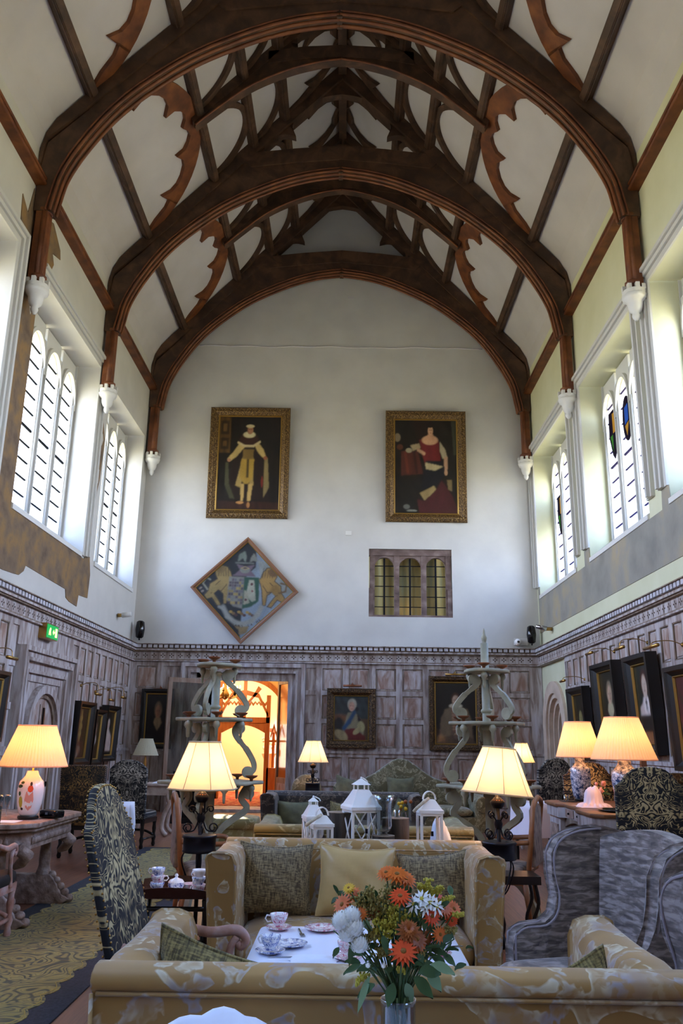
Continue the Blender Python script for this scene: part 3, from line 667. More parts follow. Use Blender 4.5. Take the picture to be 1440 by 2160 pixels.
m = MB().grid(lambda u, v: (WX0 - .2 + (ww + .4) * u, YE + .75 + .05 * math.sin(u * 46), WZ0 - .2 + 2.0 * v), 90, 2); m.build('curtain_behind', 'curtain', root)
plight('gallery_light', (1.4, YE + .45, WZ0 + .3), 2.5, 'ffd08a', .05)
for nm, bxx in (('wall_gallery', (WX0 - .4, WX1 + .4, YE + .9, YE + 1.0, WZ0 - .4, WZ1 + .4)),): struct(MB().box(*bxx).box(WX0 - .4, WX1 + .4, YE + .5, YE + 1, WZ1 + .3, WZ1 + .4).box(WX0 - .4, WX1 + .4, YE + .5, YE + 1, WZ0 - .4, WZ0 - .3).build(nm, 'vest_wall'))
# ================================================================== ROOF TIMBERS
WHERE = {0: 'nearest the camera', 1: 'in the middle of the roof', 2: 'against the far gable'}
TY = [11.16, 15.06, 18.97]; HY = [13.11, 17.02]
INNER = [(4.40, 9.35), (4.36, 9.6), (4.26, 10.05), (3.98, 10.62), (3.55, 11.25), (3.0, 11.80), (2.28, 12.34), (1.36, 12.80), (.65, 13.03), (0, 13.13)]
IN_S = [p[:2] for p in catmull([(a, b, 0) for a, b in INNER], 5)]
roofz = lambda dx, d=0: 15.93 - d - 1.07 * dx
def side_pts(pts, s): return [(XC + s * a, b) for a, b in pts]
def post_parts(root, s, y):
    m = MB(); x = XC + s * 4.52
    for dy in (-.07, 0, .07): m.tube([(x - s * .02 * (dy == 0), y + dy, 8.14), (x - s * .02 * (dy == 0), y + dy, 9.42)], .045, 8)
    m.box(x - .06, x + .12 if s > 0 else x + .06, y - .1, y + .1, 8.14, 9.42) if s > 0 else m.box(x - .12, x + .06, y - .1, y + .1, 8.14, 9.42)
    for z in (8.18, 9.34): m.lathe([(.09, 0), (.13, .03), (.13, .07), (.09, .1)], (x, y, z), 10)
    m.build('wall_post', 'oak_light', root)
def truss(i):
    y = TY[i]; dz = -.06 if i == 0 else 0
    root = thing('roof_truss', 'arched oak roof truss on corbels, %s' % WHERE[i], 'roof truss', (0, 0, 0), 0, None)
    for s in (-1, 1):
        post_parts(root, s, y)
        # principal rafter with swept foot
        outer = PROF[0:1] + PROF[1:]; low = [(4.68, 9.9), (4.62, 10.52), (4.60, 10.64), (4.0, 11.25), (3.3, roofz(3.3, .42)), (2.0, roofz(2.0, .42)), (0, roofz(0, .42))]
        outer = [(4.70, 10.0), (4.68, 10.45), (4.62, 10.75), (4.48, 11.02), (4.05, 11.5), (2.0, roofz(2.0, .02)), (0, roofz(0, .02))]
        MB().strip(side_pts(outer, s), side_pts(low, s), (0, y - .15, 0), X_, Z_, Y_, .3).build('principal_rafter', 'oak', root)
        # arch brace
        lowr = [(4.68, 9.35), (4.68, 9.9), (4.60, 10.58), (4.0, 11.22)] + [(a, roofz(a, .38)) for a in (3.5, 3.0, 2.6, 2.2)] + [(1.9, 13.42), (1.2, 13.44), (.5, 13.45), (0, 13.45)]
        n = len(IN_S)
        # resample lowr
        def resample(P, n):
            L = [0]; 
            for a, b in zip(P[:-1], P[1:]): L.append(L[-1] + math.hypot(b[0] - a[0], b[1] - a[1]))
            out = []
            for k in range(n):
                t = L[-1] * k / (n - 1); j = max(q for q in range(len(L)) if L[q] <= t + 1e-9); j = min(j, len(P) - 2)
                f = (t - L[j]) / max(1e-9, L[j + 1] - L[j]); out.append((P[j][0] + (P[j + 1][0] - P[j][0]) * f, P[j][1] + (P[j + 1][1] - P[j][1]) * f))
            return out
        MB().strip(side_pts([(a, b) for a, b in IN_S], s), side_pts(resample(lowr, n), s), (0, y - .11, 0), X_, Z_, Y_, .22).build('arch_brace', 'oak', root)
        m = MB()
        for (dy, o_, r) in ((-.12, .03, .028), (-.12, .10, .02), (-.06, -.012, .03), (.06, -.012, .03), (.12, .03, .028)):
            P = []
            for k, (a, b) in enumerate(IN_S):
                a2, b2 = IN_S[min(k + 1, n - 1)]; a1, b1 = IN_S[max(k - 1, 0)]; t = Vector((a2 - a1, b2 - b1)).normalized(); nx, nz = -t.y, t.x   # towards outside?
                if nx * (a) + nz * (b - 9) < 0: nx, nz = -nx, -nz
                P.append((XC + s * (a + nx * o_), y + dy, b + nz * o_))
            m.tube(P, r, 6)
        m.build('roll_moulding', 'oak_light', root)
        # trefoil bracing under the apex
        tre = catmull([(1.66, 13.62, 0), (1.60, 13.84, 0), (1.42, 14.02, 0), (1.2, 14.09, 0), (.98, 14.04, 0)], 4) + catmull([(1.06, 14.2, 0), (1.04, 14.45, 0), (.92, 14.72, 0), (.66, 14.95, 0), (.33, 15.08, 0), (0, 15.14, 0)], 4)
        tre = [p[:2] for p in tre]; up = [(min(a + .0, 1.95), 0) for a, b in tre]
        up = [(a, roofz(a, .36)) if roofz(a, .36) > b else (a, b + .05) for a, b in resample([(2.05, 13.74), (.42, roofz(.42, .38)), (0, 15.45)], len(tre))]
        MB().strip(side_pts(tre, s), side_pts(up, s), (0, y - .08, 0), X_, Z_, Y_, .16).build('cusped_brace', 'oak', root)
    top = [(-2.1, 13.50), (-1.9, 13.56), (-.95, 13.68), (0, 13.76), (.95, 13.68), (1.9, 13.56), (2.1, 13.50)]; bot = [(a, b - .34 if abs(a) < 2 else b - .1) for a, b in top]
    MB().strip([(XC + a, b) for a, b in top], [(XC + a, b) for a, b in bot], (0, y - .145, 0), X_, Z_, Y_, .29).build('collar_beam', 'oak', root)
    MB().box(XC - .045, XC + .045, y - .13, y + .13, 13.1, 13.42).build('collar_boss', 'oak', root)
    return root
for i in range(3): truss(i)
def half_truss(i):
    y = HY[i]
    root = thing('intermediate_truss', ('lighter oak truss between purlins, in the near bay of the roof', 'lighter oak truss between purlins, in the far bay of the roof')[i], 'roof truss')
    arch = [p[:2] for p in catmull([(2.72, 12.62, 0), (2.35, 12.98, 0), (1.75, 13.5, 0), (1.05, 13.88, 0), (.45, 14.08, 0), (0, 14.16, 0)], 5)]
    for s in (-1, 1):
        MB().strip(side_pts([(2.85, roofz(2.85, .02)), (0, roofz(0, .02))], s), side_pts([(2.75, roofz(2.75, .30)), (0, roofz(0, .30))], s), (0, y - .1, 0), X_, Z_, Y_, .2).build('principal_rafter', 'oak', root)
        up = [(min(a, 2.8), max(min(14.28, roofz(a, .26)), b + .1)) for a, b in arch]
        MB().strip(side_pts(arch, s), side_pts(up, s), (0, y - .08, 0), X_, Z_, Y_, .16).build('arch_brace', 'oak', root)
        MB().tube([(XC + s * a, y - .09, b + .02) for a, b in arch], .022, 6).build('roll_moulding', 'oak_light', root)
        tre = [p[:2] for p in catmull([(1.35, 14.5, 0), (1.1, 14.6, 0), (.85, 14.56, 0)], 4) + catmull([(.86, 14.75, 0), (.66, 15.0, 0), (.3, 15.14, 0), (0, 15.18, 0)], 4)]
        MB().strip(side_pts(tre, s), side_pts([(a + .12 * (a > 0), min(b + .3, roofz(a, .2))) for a, b in tre], s), (0, y - .06, 0), X_, Z_, Y_, .12).build('cusped_brace', 'oak', root)
    top = [(-1.40, 14.34), (-.7, 14.46), (0, 14.50), (.7, 14.46), (1.40, 14.34)]
    MB().strip([(XC + a, b) for a, b in top], [(XC + a, b - .28) for a, b in top], (0, y - .1, 0), X_, Z_, Y_, .2).build('collar_beam', 'oak', root)
for i in range(2): half_truss(i)
# purlins, wall plates, ridge
PUR = [(4.05, 'lowest'), (2.75, 'second'), (1.95, 'third'), (1.30, 'topmost')]
for s, sn in ((-1, 'left'), (1, 'right')):
    for dx, nm in PUR:
        th = math.atan(1.07) * (1 if s < 0 else -1)
        M = Matrix.Translation((XC + s * dx, 0, roofz(dx))) @ Matrix.Rotation(-th, 4, 'Y')
        m = MB(); m.box(-.085, .085, YB, YE, -.17, 0, 0, M); m.box(-.05, .05, YB, YE, -.205, -.17, 0, M)
        for q in (-.055, .055): m.tube([tuple(M @ Vector((q, YB, -.175))), tuple(M @ Vector((q, YE, -.175)))], .02, 6)
        tag(m.build('purlin', 'oak'), '%s long oak purlin on the %s roof slope' % (nm, sn), 'roof beam', 'purlins of the roof slopes')
    xi = XL if s < 0 else XR
    m = MB(); a, b = sorted((xi, xi - s * .15)); m.box(a, b, YB, YE, 9.80, 9.96)
    m.tube([(xi - s * .15, YB, 9.83), (xi - s * .15, YE, 9.83)], .03, 6); m.tube([(xi - s * .15, YB, 9.92), (xi - s * .15, YE, 9.92)], .025, 6)
    tag(m.build('wall_plate', 'oak_light'), 'moulded oak wall plate along the top of the %s wall' % sn, 'roof beam')
tag(MB().box(XC - .09, XC + .09, YB, YE, 15.6, 15.95).build('ridge_beam', 'oak'), 'dark oak ridge beam at the very top of the roof', 'roof beam')
# wind braces in the roof plane
def wind_brace(s, y0, y1, s0, s1, kind, label):
    mid = (y0 + y1) / 2; a = (y1 - y0) / 2 - .08; b = s1 - s0; N = 16
    th = math.atan(1.07); base = Vector((XC + s * 4.05, 0, roofz(4.05))); up = Vector((-s * math.cos(th), 0, math.sin(th))); nrm = Vector((s * math.sin(th), 0, math.cos(th)))
    O = base + up * s0 - nrm * .10
    out = []; inn = []
    for k in range(N + 1):
        q = PI / 2 * k / N; out.append((a * math.cos(q), b * math.sin(q)))
    if kind == 'big':
        inn = [(1.80, 0), (1.64, .3), (1.54, .6), (1.40, .76), (1.17, .60), (1.24, .85), (1.20, 1.02), (1.08, 1.16), (.9, 1.27), (.72, 1.29), (.52, 1.17), (.52, 1.38), (.42, 1.50), (.28, 1.58), (.14, 1.56), (0, 1.46)]
        inn = [(p * a / 1.87, q * b / 1.87) for p, q in inn]
    elif kind == 'cusp':
        inn = [(a * p, b * q) for p, q in [(.93, 0), (.86, .28), (.74, .46), (.52, .38), (.60, .55), (.56, .70), (.42, .82), (.25, .83), (.1, .88), (0, .93)]]
    else:
        inn = [((a - .11) * math.cos(PI / 2 * k / N), (b - .12) * math.sin(PI / 2 * k / N)) for k in range(N + 1)]
    def rs(P, n):
        L = [0]
        for p, q in zip(P[:-1], P[1:]): L.append(L[-1] + math.hypot(q[0] - p[0], q[1] - p[1]))
        R = []
        for k in range(n):
            t = L[-1] * k / (n - 1); j = min(max(q for q in range(len(L)) if L[q] <= t + 1e-9), len(P) - 2); f = (t - L[j]) / max(1e-9, L[j + 1] - L[j])
            R.append((P[j][0] + (P[j + 1][0] - P[j][0]) * f, P[j][1] + (P[j + 1][1] - P[j][1]) * f))
        return R
    m = MB()
    if len(inn) != len(out):
        n = len(inn) 
        # match outer samples to inner angles
        out2 = []
        for p, q in inn:
            ang = math.atan2(q / b, p / a); out2.append((a * math.cos(ang), b * math.sin(ang)))
        out = out2
    else:
        out2 = [(a * math.cos(math.atan2(q / b, p / a)), b * math.sin(math.atan2(q / b, p / a))) for p, q in inn]; out = out2
    for sg in (-1, 1):
        m.strip([(mid + sg * p, q) for p, q in out], [(mid + sg * p, q) for p, q in inn], O, Y_, up, nrm, .08)
    tag(m.build('wind_brace', 'oak_light' if kind == 'big' else 'oak'), label, 'wind brace', 'curved wind braces of the roof')
S2, S3, S4, S5 = 1.9, 3.08, 4.03, 5.85
for s, sn in ((-1, 'left'), (1, 'right')):
    for (y0, y1, nm) in ((TY[0] - 3.9, TY[0], 'in front of the nearest truss'), (TY[0], TY[1], 'between near and middle trusses'), (TY[1], TY[2], 'between middle and gable trusses')):
        wind_brace(s, y0, y1, 0, S2, 'big', 'large cusped wind brace low on the %s slope %s' % (sn, nm))
    hb = [TY[0] - 1.95, TY[0], HY[0], TY[1], HY[1], TY[2]]
    nm = ['just before the nearest truss', 'just behind the nearest truss', 'just before the middle truss', 'just behind the middle truss', 'just before the gable truss']
    for k in range(5):
        wind_brace(s, hb[k], hb[k + 1], S2, S3, 'small', 'plain curved wind brace above second purlin, %s slope, %s' % (sn, nm[k]))
        wind_brace(s, hb[k], hb[k + 1], S3, S4, 'small', 'plain curved wind brace above third purlin, %s slope, %s' % (sn, nm[k]))
        wind_brace(s, hb[k], hb[k + 1], S4, S5, 'cusp', 'cusped wind brace under the ridge, %s slope, %s' % (sn, nm[k]))
# corbels
for i in range(3):
    for s, sn in ((-1, 'left'), (1, 'right')):
        x = XC + s * 4.52; t = thing('corbel', 'white plaster corbel on the %s wall, %s' % (sn, WHERE[i]), 'corbel', (x, TY[i], 0), 0, 'corbels under the trusses')
        MB().lathe([(.02, 7.62), (.05, 7.66), (.06, 7.7), (.05, 7.74), (.09, 7.78), (.11, 7.84), (.12, 7.92), (.17, 7.96), (.19, 8.02), (.17, 8.04)], seg=10).build('bowl', 'white_paint', t)
        m = MB(); m.lathe([(.18, 8.03), (.185, 8.1)], seg=8)
        for k in range(8): a = k * PI / 4; m.cbox((.15 * math.cos(a), .15 * math.sin(a), 8.13), (.06, .06, .09))
        m.build('battlement', 'white_paint', t)
# ================================================================== PICTURES
class Paint:
    def __init__(s, nx, ny, bg, bg2=None, seed=1):
        s.nx, s.ny = nx, ny; s.U, s.V = np.meshgrid((np.arange(nx) + .5) / nx, (np.arange(ny) + .5) / ny)
        rng = np.random.RandomState(seed); a = np.array(lin(bg)); b = np.array(lin(bg2 or bg))
        k = rng.rand(7, 5); f = sum(k[i, 0] * np.sin(6.28 * (s.U * (1 + 4 * k[i, 1]) + s.V * (1 + 5 * k[i, 2]) + k[i, 3])) for i in range(7)); f = (f - f.min()) / (f.max() - f.min() + 1e-9)
        s.I = a[None, None, :] * (1 - f[..., None]) + b[None, None, :] * f[..., None]; s.rng = rng
    def blend(s, m, c, c2=None):
        c = np.array(lin(c))[None, None, :]
        if c2 is not None:
            t = np.clip(s.V, 0, 1)[..., None]; c = c * (1 - t) + np.array(lin(c2))[None, None, :] * t
        m = np.clip(m, 0, 1)[..., None]; s.I = s.I * (1 - m) + c * m; return s
    def ell(s, cx, cy, rx, ry, c, rot=0, soft=.12, a=1.):
        x, y = s.U - cx, s.V - cy; ca, sa = math.cos(rot), math.sin(rot); d = np.sqrt(((x * ca + y * sa) / rx) ** 2 + ((-x * sa + y * ca) / ry) ** 2)
        return s.blend(a * np.clip((1 + soft - d) / (2 * soft), 0, 1), c)
    def poly(s, P, c, c2=None, a=1.):
        ins = np.zeros(s.U.shape, bool); n = len(P)
        for i in range(n):
            x1, y1 = P[i]; x2, y2 = P[(i + 1) % n]
            if y1 == y2: continue
            cnd = ((y1 > s.V) != (y2 > s.V)) & (s.U < (x2 - x1) * (s.V - y1) / (y2 - y1) + x1); ins ^= cnd
        m = ins.astype(float); m = (m + np.roll(m, 1, 0) + np.roll(m, -1, 0) + np.roll(m, 1, 1) + np.roll(m, -1, 1)) / 5
        return s.blend(m * a, c, c2)
    def streak(s, amt=.12, fx=30, fy=3):
        g = 1 + amt * np.sin(s.U * fx + 2 * np.sin(s.V * fy)) * np.cos(s.V * 9 + s.U * 5); s.I = s.I * g[..., None]; return s
    def line(s, P, w_, c, a=1.):
        for (x1, y1), (x2, y2) in zip(P[:-1], P[1:]):
            L2 = (x2 - x1) ** 2 + (y2 - y1) ** 2 + 1e-9; t = np.clip(((s.U - x1) * (x2 - x1) + (s.V - y1) * (y2 - y1)) / L2, 0, 1)
            d = np.hypot(s.U - x1 - t * (x2 - x1), (s.V - y1 - t * (y2 - y1))); s.blend(a * np.clip(1.5 - d / w_, 0, 1), c)
        return s
    def finish(s, k=1., folds=.22):
        I = s.I
        for _ in range(1): I = (4 * I + np.roll(I, 1, 0) + np.roll(I, -1, 0) + np.roll(I, 1, 1) + np.roll(I, -1, 1)) / 8
        U, V = s.U, s.V; f = np.zeros_like(U); r = s.rng
        for q in range(14):
            a, b, c = r.uniform(6, 60), r.uniform(-22, 22), r.uniform(0, 6.3); f += np.sin(a * U + b * V + c + 1.5 * np.sin(7 * V + c)) / (1 + a / 20)
        f /= np.abs(f).max(); lum = I.mean(2); s.I = I * (1 + folds * f)[..., None] * k
        return s
    def mesh(s, w_, h, y, parent, name='canvas', mat='paint_canvas', M=None):
        nx, ny = s.nx, s.ny; V = [(-w_ / 2 + w_ * i / (nx - 1), y, -h / 2 + h * j / (ny - 1)) for j in range(ny) for i in range(nx)]
        F = [(j * nx + i, j * nx + i + 1, (j + 1) * nx + i + 1, (j + 1) * nx + i) for j in range(ny - 1) for i in range(nx - 1)]
        mb = MB().add(V, F, 0, True, M); o = mb.build(name, mat, parent)
        ca = o.data.color_attributes.new('Col', 'FLOAT_COLOR', 'POINT'); rgba = np.ones((ny * nx, 4), np.float32); rgba[:, :3] = np.clip(s.I.reshape(-1, 3) * s.rng.uniform(.9, 1.1, (nx * ny, 1)), 0, 1); ca.data.foreach_set('color', rgba.ravel())
        return o
def frame_mb(w_, h, prof, wig=0, M=None):
    """rings of (inset from outer edge, depth) -> mitred frame; y = -depth"""
    m = MB()
    pts = []
    for (ins, d) in prof:
        a, b = w_ / 2 - ins, h / 2 - ins; pts.append([(-a, -d, -b), (a, -d, -b), (a, -d, b), (-a, -d, b)])
    V = [p for r in pts for p in r]; F = []
    for i in range(len(prof) - 1):
        for k in range(4):
            k2 = (k + 1) % 4; F.append((i * 4 + k, i * 4 + k2, (i + 1) * 4 + k2, (i + 1) * 4 + k))
    return m.add(V, F, 0, False, M)
def picture(label, pos, wall, w_, h, fw, depth, P, mat='frame_dark', slip='gold_in', slipw=.03, tilt=0., ornate=False, name='portrait_painting', cat='painting', matt=False):
    rz = {'end': 0, 'left': PI / 2, 'right': -PI / 2}[wall]
    t = thing(name, label, cat, pos, rz); M = Matrix.Translation((0, -.035, 0)) @ Matrix.Rotation(tilt, 4, 'X')
    prof = [(0, 0), (0, depth * .75), (fw * .12, depth), (fw * .35, depth * .92), (fw * .55, depth * .98), (fw * .75, depth * .7), (fw, depth * .45), (fw, 0)] if ornate else [(0, 0), (0, depth), (fw * .5, depth), (fw * .62, depth * .8), (fw, depth * .5), (fw, 0)]
    m = frame_mb(w_, h, prof, 0, M)
    if ornate:      # carved leaf swags round the rim
        def pt(t_):
            L = 2 * (w_ + h); q = t_ * L
            i = fw * .3
            for (l, a, b) in ((w_, (-w_ / 2 + i, -h / 2 + i), (w_ / 2 - i, -h / 2 + i)), (h, (w_ / 2 - i, -h / 2 + i), (w_ / 2 - i, h / 2 - i)), (w_, (w_ / 2 - i, h / 2 - i), (-w_ / 2 + i, h / 2 - i)), (h, (-w_ / 2 + i, h / 2 - i), (-w_ / 2 + i, -h / 2 + i))):
                if q <= l: return a[0] + (b[0] - a[0]) * q / l, a[1] + (b[1] - a[1]) * q / l, (0 if b[1] == a[1] else PI / 2)
                q -= l
            return -w_ / 2 + i, -h / 2 + i, 0
        n = int(2 * (w_ + h) / (fw * .55))
        for k in range(n):
            x, z, r = pt((k + .5) / n); c_ = math.cos(r + (.7 if k % 2 else -.7)); s_ = math.sin(r + (.7 if k % 2 else -.7))
            m.add([tuple(M @ Vector(q)) for q in [(x - c_ * fw * .28, -depth * .9, z - s_ * fw * .28), (x - s_ * fw * .12, -depth * 1.02, z + c_ * fw * .12), (x + c_ * fw * .28, -depth * .9, z + s_ * fw * .28), (x + s_ * fw * .12, -depth * 1.02, z - c_ * fw * .12), (x, -depth * 1.25, z)]], [(0, 1, 4), (1, 2, 4), (2, 3, 4), (3, 0, 4)], 0, True)
    m.build('frame', mat, t)
    frame_mb(w_ - 2 * fw + .004, h - 2 * fw + .004, [(0, 0), (0, depth * .5), (slipw * .5, depth * .55), (slipw, depth * .35), (slipw, 0)], 0, M).build('gilt_slip', slip, t)
    P.finish(.74)
    P.mesh(w_ - 2 * fw, h - 2 * fw, -depth * .3, t, 'canvas', 'paint_matt' if matt else 'paint_canvas', M)
    return t
def picture_light(label, pos, wall, wid=.3, arm=.22, mat='brass', drop=.0):
    rz = {'end': 0, 'left': PI / 2, 'right': -PI / 2}[wall]; t = thing('picture_light', label, 'picture light', pos, rz)
    MB().lathe([(.03, 0), (.03, .012), (.012, .03)], (0, 0, 0), 10, 0, Matrix.Rotation(PI / 2, 4, 'X')).build('wall_plate', mat, t)
    MB().tube(catmull([(0, -.01, 0), (0, -arm * .4, .05), (0, -arm * .9, .03), (0, -arm, -.02 - drop)], 5), .006, 6).build('arm', mat, t)
    MB().tube([(-wid / 2, -arm, -.035 - drop), (wid / 2, -arm, -.035 - drop)], .024, 10).build('lamp_tube', mat, t)
    return t
def bust(seed, bg='1c1713', bg2='2c241c', cloth='2a1512', skin='c79b7a', hair='3a2418', collar=None, cloth2=None, ruff=False, cap=None, cx=.5, fy=.66, fs=.085, nx=44, ny=60, asp=1.3, sash=None):
    p = Paint(nx, ny, bg, bg2, seed); r = fs
    p.poly([(cx - .12, fy - r * 1.5), (cx + .12, fy - r * 1.5), (cx + .34, fy - .26), (cx + .42, 0), (cx - .42, 0), (cx - .34, fy - .26)], cloth, cloth2)
    p.ell(cx, fy + r * .25, r * 1.25 * asp * .9, r * 1.5, hair); p.ell(cx, fy - r * 1.25, r * .5 * asp, r * .8, skin)
    if collar:
        if ruff: p.ell(cx, fy - r * 1.15, r * 1.6 * asp, r * .55, collar)
        else: p.poly([(cx - r * 1.1, fy - r * 1.2), (cx + r * 1.1, fy - r * 1.2), (cx + r * 1.6, fy - r * 2.0), (cx, fy - r * 3.4), (cx - r * 1.6, fy - r * 2.0)], collar)
    p.ell(cx, fy, r * .78 * asp, r * 1.12, skin, 0, .15); p.ell(cx + r * .35, fy - .1 * r, r * .3 * asp, r * .9, hair, 0, .6, .35)
    for s in (-1, 1): p.ell(cx + s * r * .32 * asp, fy + r * .12, r * .16, r * .07, '2a1a14', 0, .4)
    p.ell(cx, fy - r * .2, r * .1, r * .25, 'a06a50', 0, .6, .6); p.ell(cx, fy - r * .55, r * .26, r * .08, '9a4a3c', 0, .4)
    if cap: p.ell(cx, fy + r * 1.05, r * 1.05 * asp, r * .5, cap)
    if sash: p.line([(cx - .28, fy - .2), (cx + .2, fy - .55)], .035, sash)
    return p.streak(.1)
# two tall portraits on the end wall (generic sitters)
p = Paint(110, 158, '0e0a0a', '1c1410', 3)
p.poly([(.02, .60), (.2, .60), (.2, .98), (.02, .98)], '5d431f').poly([(.05, .64), (.17, .64), (.17, .76), (.05, .76)], '33220f').poly([(.05, .80), (.17, .80), (.17, .94), (.05, .94)], '33220f').poly([(.08, .67), (.14, .67), (.14, .73), (.08, .73)], '7a5a2c').poly([(.08, .83), (.14, .83), (.14, .91), (.08, .91)], '7a5a2c')
p.poly([(0, 0), (1, 0), (1, .09), (0, .10)], '3a1f16').streak(.3, 60, 8)
p.poly([(.34, .72), (.64, .72), (.80, .22), (.84, .10), (.70, .12), (.22, .12), (.16, .24), (.24, .5)], '231512')
p.poly([(.40, .56), (.30, .26), (.38, .24), (.46, .54)], 'b59a5c').poly([(.50, .56), (.52, .26), (.58, .26), (.56, .56)], 'a98f56')
p.poly([(.36, .72), (.24, .60), (.16, .54), (.20, .51), (.30, .56), (.42, .66)], 'c8ac6c').poly([(.62, .72), (.72, .64), (.76, .56), (.72, .55), (.64, .60), (.58, .68)], 'c8ac6c')
p.poly([(.74, .55), (.79, .55), (.82, .24), (.74, .14), (.74, .3)], '8e7c50').poly([(.14, .5), (.18, .5), (.2, .28), (.3, .12), (.22, .13), (.14, .26)], '4d4d38')
p.poly([(.38, .54), (.58, .54), (.56, .34), (.50, .28), (.44, .28), (.36, .34)], 'b4923e').poly([(.46, .54), (.50, .54), (.50, .34), (.46, .34)], '4a3a1c').poly([(.40, .64), (.57, .64), (.56, .54), (.40, .54)], '7e6434')
p.poly([(.38, .28), (.44, .28), (.43, .10), (.39, .10)], 'c9a866').poly([(.50, .28), (.57, .28), (.54, .10), (.49, .10)], 'c9a866').ell(.38, .085, .06, .014, 'c08a50').ell(.51, .06, .025, .03, 'b07a48')
p.poly([(.32, .72), (.42, .68), (.56, .68), (.66, .72), (.60, .80), (.38, .80)], '3c211a').line([(.32, .71), (.42, .675), (.56, .675), (.66, .72)], .012, 'cdb88a')
p.ell(.49, .795, .095, .034, 'cfc39a').ell(.50, .845, .048, .046, '9a6648').ell(.48, .865, .06, .04, '2c1a12', 0, .3, .5).ell(.505, .84, .038, .036, 'a87454').ell(.50, .885, .065, .018, 'c9b88c').ell(.19, .525, .03, .018, 'b07e5c').ell(.75, .55, .03, .02, '9c5c40').ell(.71, .30, .016, .06, '7c2c22')
for s in (.49, .52): p.ell(s, .85, .007, .004, '201410')
picture('tall gilt framed painting of a standing robed man in ruff and white stockings', (-2.44, YE, 8.02), 'end', 1.96, 2.80, .2, .12, p, 'gilt', 'gold_in', .035, .05, True)
p = Paint(110, 158, '0d0b0a', '221a16', 8)
p.poly([(.3, 1), (.6, 1), (.64, .6), (.4, .6)], '24130f').poly([(.9, .98), (1, .98), (1, .62), (.93, .62)], '3f4032').ell(.06, .80, .05, .045, '8a7a60').ell(.1, .70, .05, .03, '5e3626')
p.poly([(.12, .66), (.38, .66), (.46, .42), (.12, .40)], '55261b').line([(.18, .64), (.22, .44)], .02, '6e3020').line([(.32, .64), (.36, .44)], .02, '3a1712')
p.poly([(.40, .78), (.70, .78), (.74, .50), (.50, .50), (.44, .62)], '6e1c20').poly([(.5, .56), (.76, .56), (.80, .4), (.62, .28), (.42, .26), (.46, .44)], '15151f')
p.poly([(.49, .54), (.77, .50), (.64, .455), (.50, .47)], 'b8a880').poly([(.40, .22), (.62, .30), (.66, .26), (.48, .14)], 'a08a5c').poly([(.36, .16), (.48, .14), (.66, .26), (.74, .36), (.9, .2), (.98, .06), (.98, 0), (.4, 0)], '4a1a1e').poly([(.82, .36), (.90, .36), (.90, .24), (.84, .26)], '7c6a48')
p.poly([(.26, .72), (.40, .74), (.42, .69), (.30, .66)], 'b5a07a').poly([(.36, .70), (.5, .64), (.48, .61), (.36, .66)], 'c69a78').poly([(.72, .76), (.80, .68), (.84, .58), (.76, .58), (.72, .66)], 'b5a888').poly([(.78, .6), (.84, .6), (.83, .44), (.79, .44)], 'c69a78').ell(.81, .435, .025, .03, 'c69a78').ell(.24, .665, .05, .025, 'a89c80')
p.ell(.565, .775, .125, .05, 'cf9f7a').poly([(.54, .84), (.61, .84), (.64, .78), (.5, .78)], 'c89672').ell(.57, .89, .055, .06, '1c120e').ell(.575, .875, .04, .05, 'cf9f7a').ell(.57, .925, .05, .018, '1c120e').ell(.2, .08, .05, .025, '6a6a62').ell(.28, .04, .08, .01, '8c8c80')
for s in (.563, .592): p.ell(s, .882, .008, .004, '201410')
p.ell(.578, .852, .01, .004, '8c3a30')
picture('tall gilt framed painting of a woman in a crimson gown leaning on drapery', (1.87, YE, 7.98), 'end', 1.96, 2.80, .2, .12, p, 'gilt', 'gold_in', .035, .05, True)
# hatchment
p = Paint(110, 110, '141a20', '1b2228', 5); R45 = math.cos(PI / 4)
def D(x, y):       # diamond picture coords (x right,y up, -1..1) -> square uv
    a = (x * R45 - y * R45) / (2 * R45) * 1.0 + .5; b = (x * R45 + y * R45) / (2 * R45) + .5; return (a, b)
def dp(P, c, a=1.): p.poly([D(x, y) for x, y in P], c, None, a)
def de(x, y, rx, ry, c, rot=0, soft=.12, a=1.): u, v = D(x, y); p.ell(u, v, rx * .5 * 1.414 * .72, ry * .5 * 1.414 * .72, c, rot + PI / 4, soft, a)
dp([(.18, 1), (1.2, 0), (0, -1.2), (-.02, -1), (-.02, -.5), (.02, .3), (.2, .48)], '93a1ae'); dp([(.22, .62), (.8, .5), (1.2, 0), (.6, -.1), (.3, .3)], 'a5a696', .6)
LION = [(-.62, .36), (-.52, .48), (-.38, .46), (-.30, .36), (-.26, .24), (-.2, .22), (-.26, .14), (-.30, .0), (-.34, -.3), (-.40, -.3), (-.42, -.1), (-.52, -.02), (-.60, -.1), (-.52, -.2), (-.44, -.32), (-.52, -.34), (-.64, -.18), (-.74, -.22), (-.80, -.14), (-.72, -.04), (-.70, .1), (-.56, .2), (-.60, .28)]
dp(LION, 'a58a4e'); dp([(-x * .95 + .06, y) for x, y in LION], 'b08a48')
for LL in (LION, [(-x * .95 + .06, y) for x, y in LION]): p.line([D(x, y) for x, y in LL + LL[:1]], .005, '3a2c1c')
for s_ in (-1, 1):
    for k_ in range(5): p.line([D(s_ * (.36 + .045 * k_), .46 - .02 * k_), D(s_ * (.34 + .05 * k_), .26)], .004, '4a3820')
    p.line([D(s_ * .36, .1), D(s_ * .46, -.04), D(s_ * .58, -.02)], .005, '4a3820'); p.line([D(s_ * .5, .16), D(s_ * .64, .02), D(s_ * .66, -.1)], .005, '4a3820')
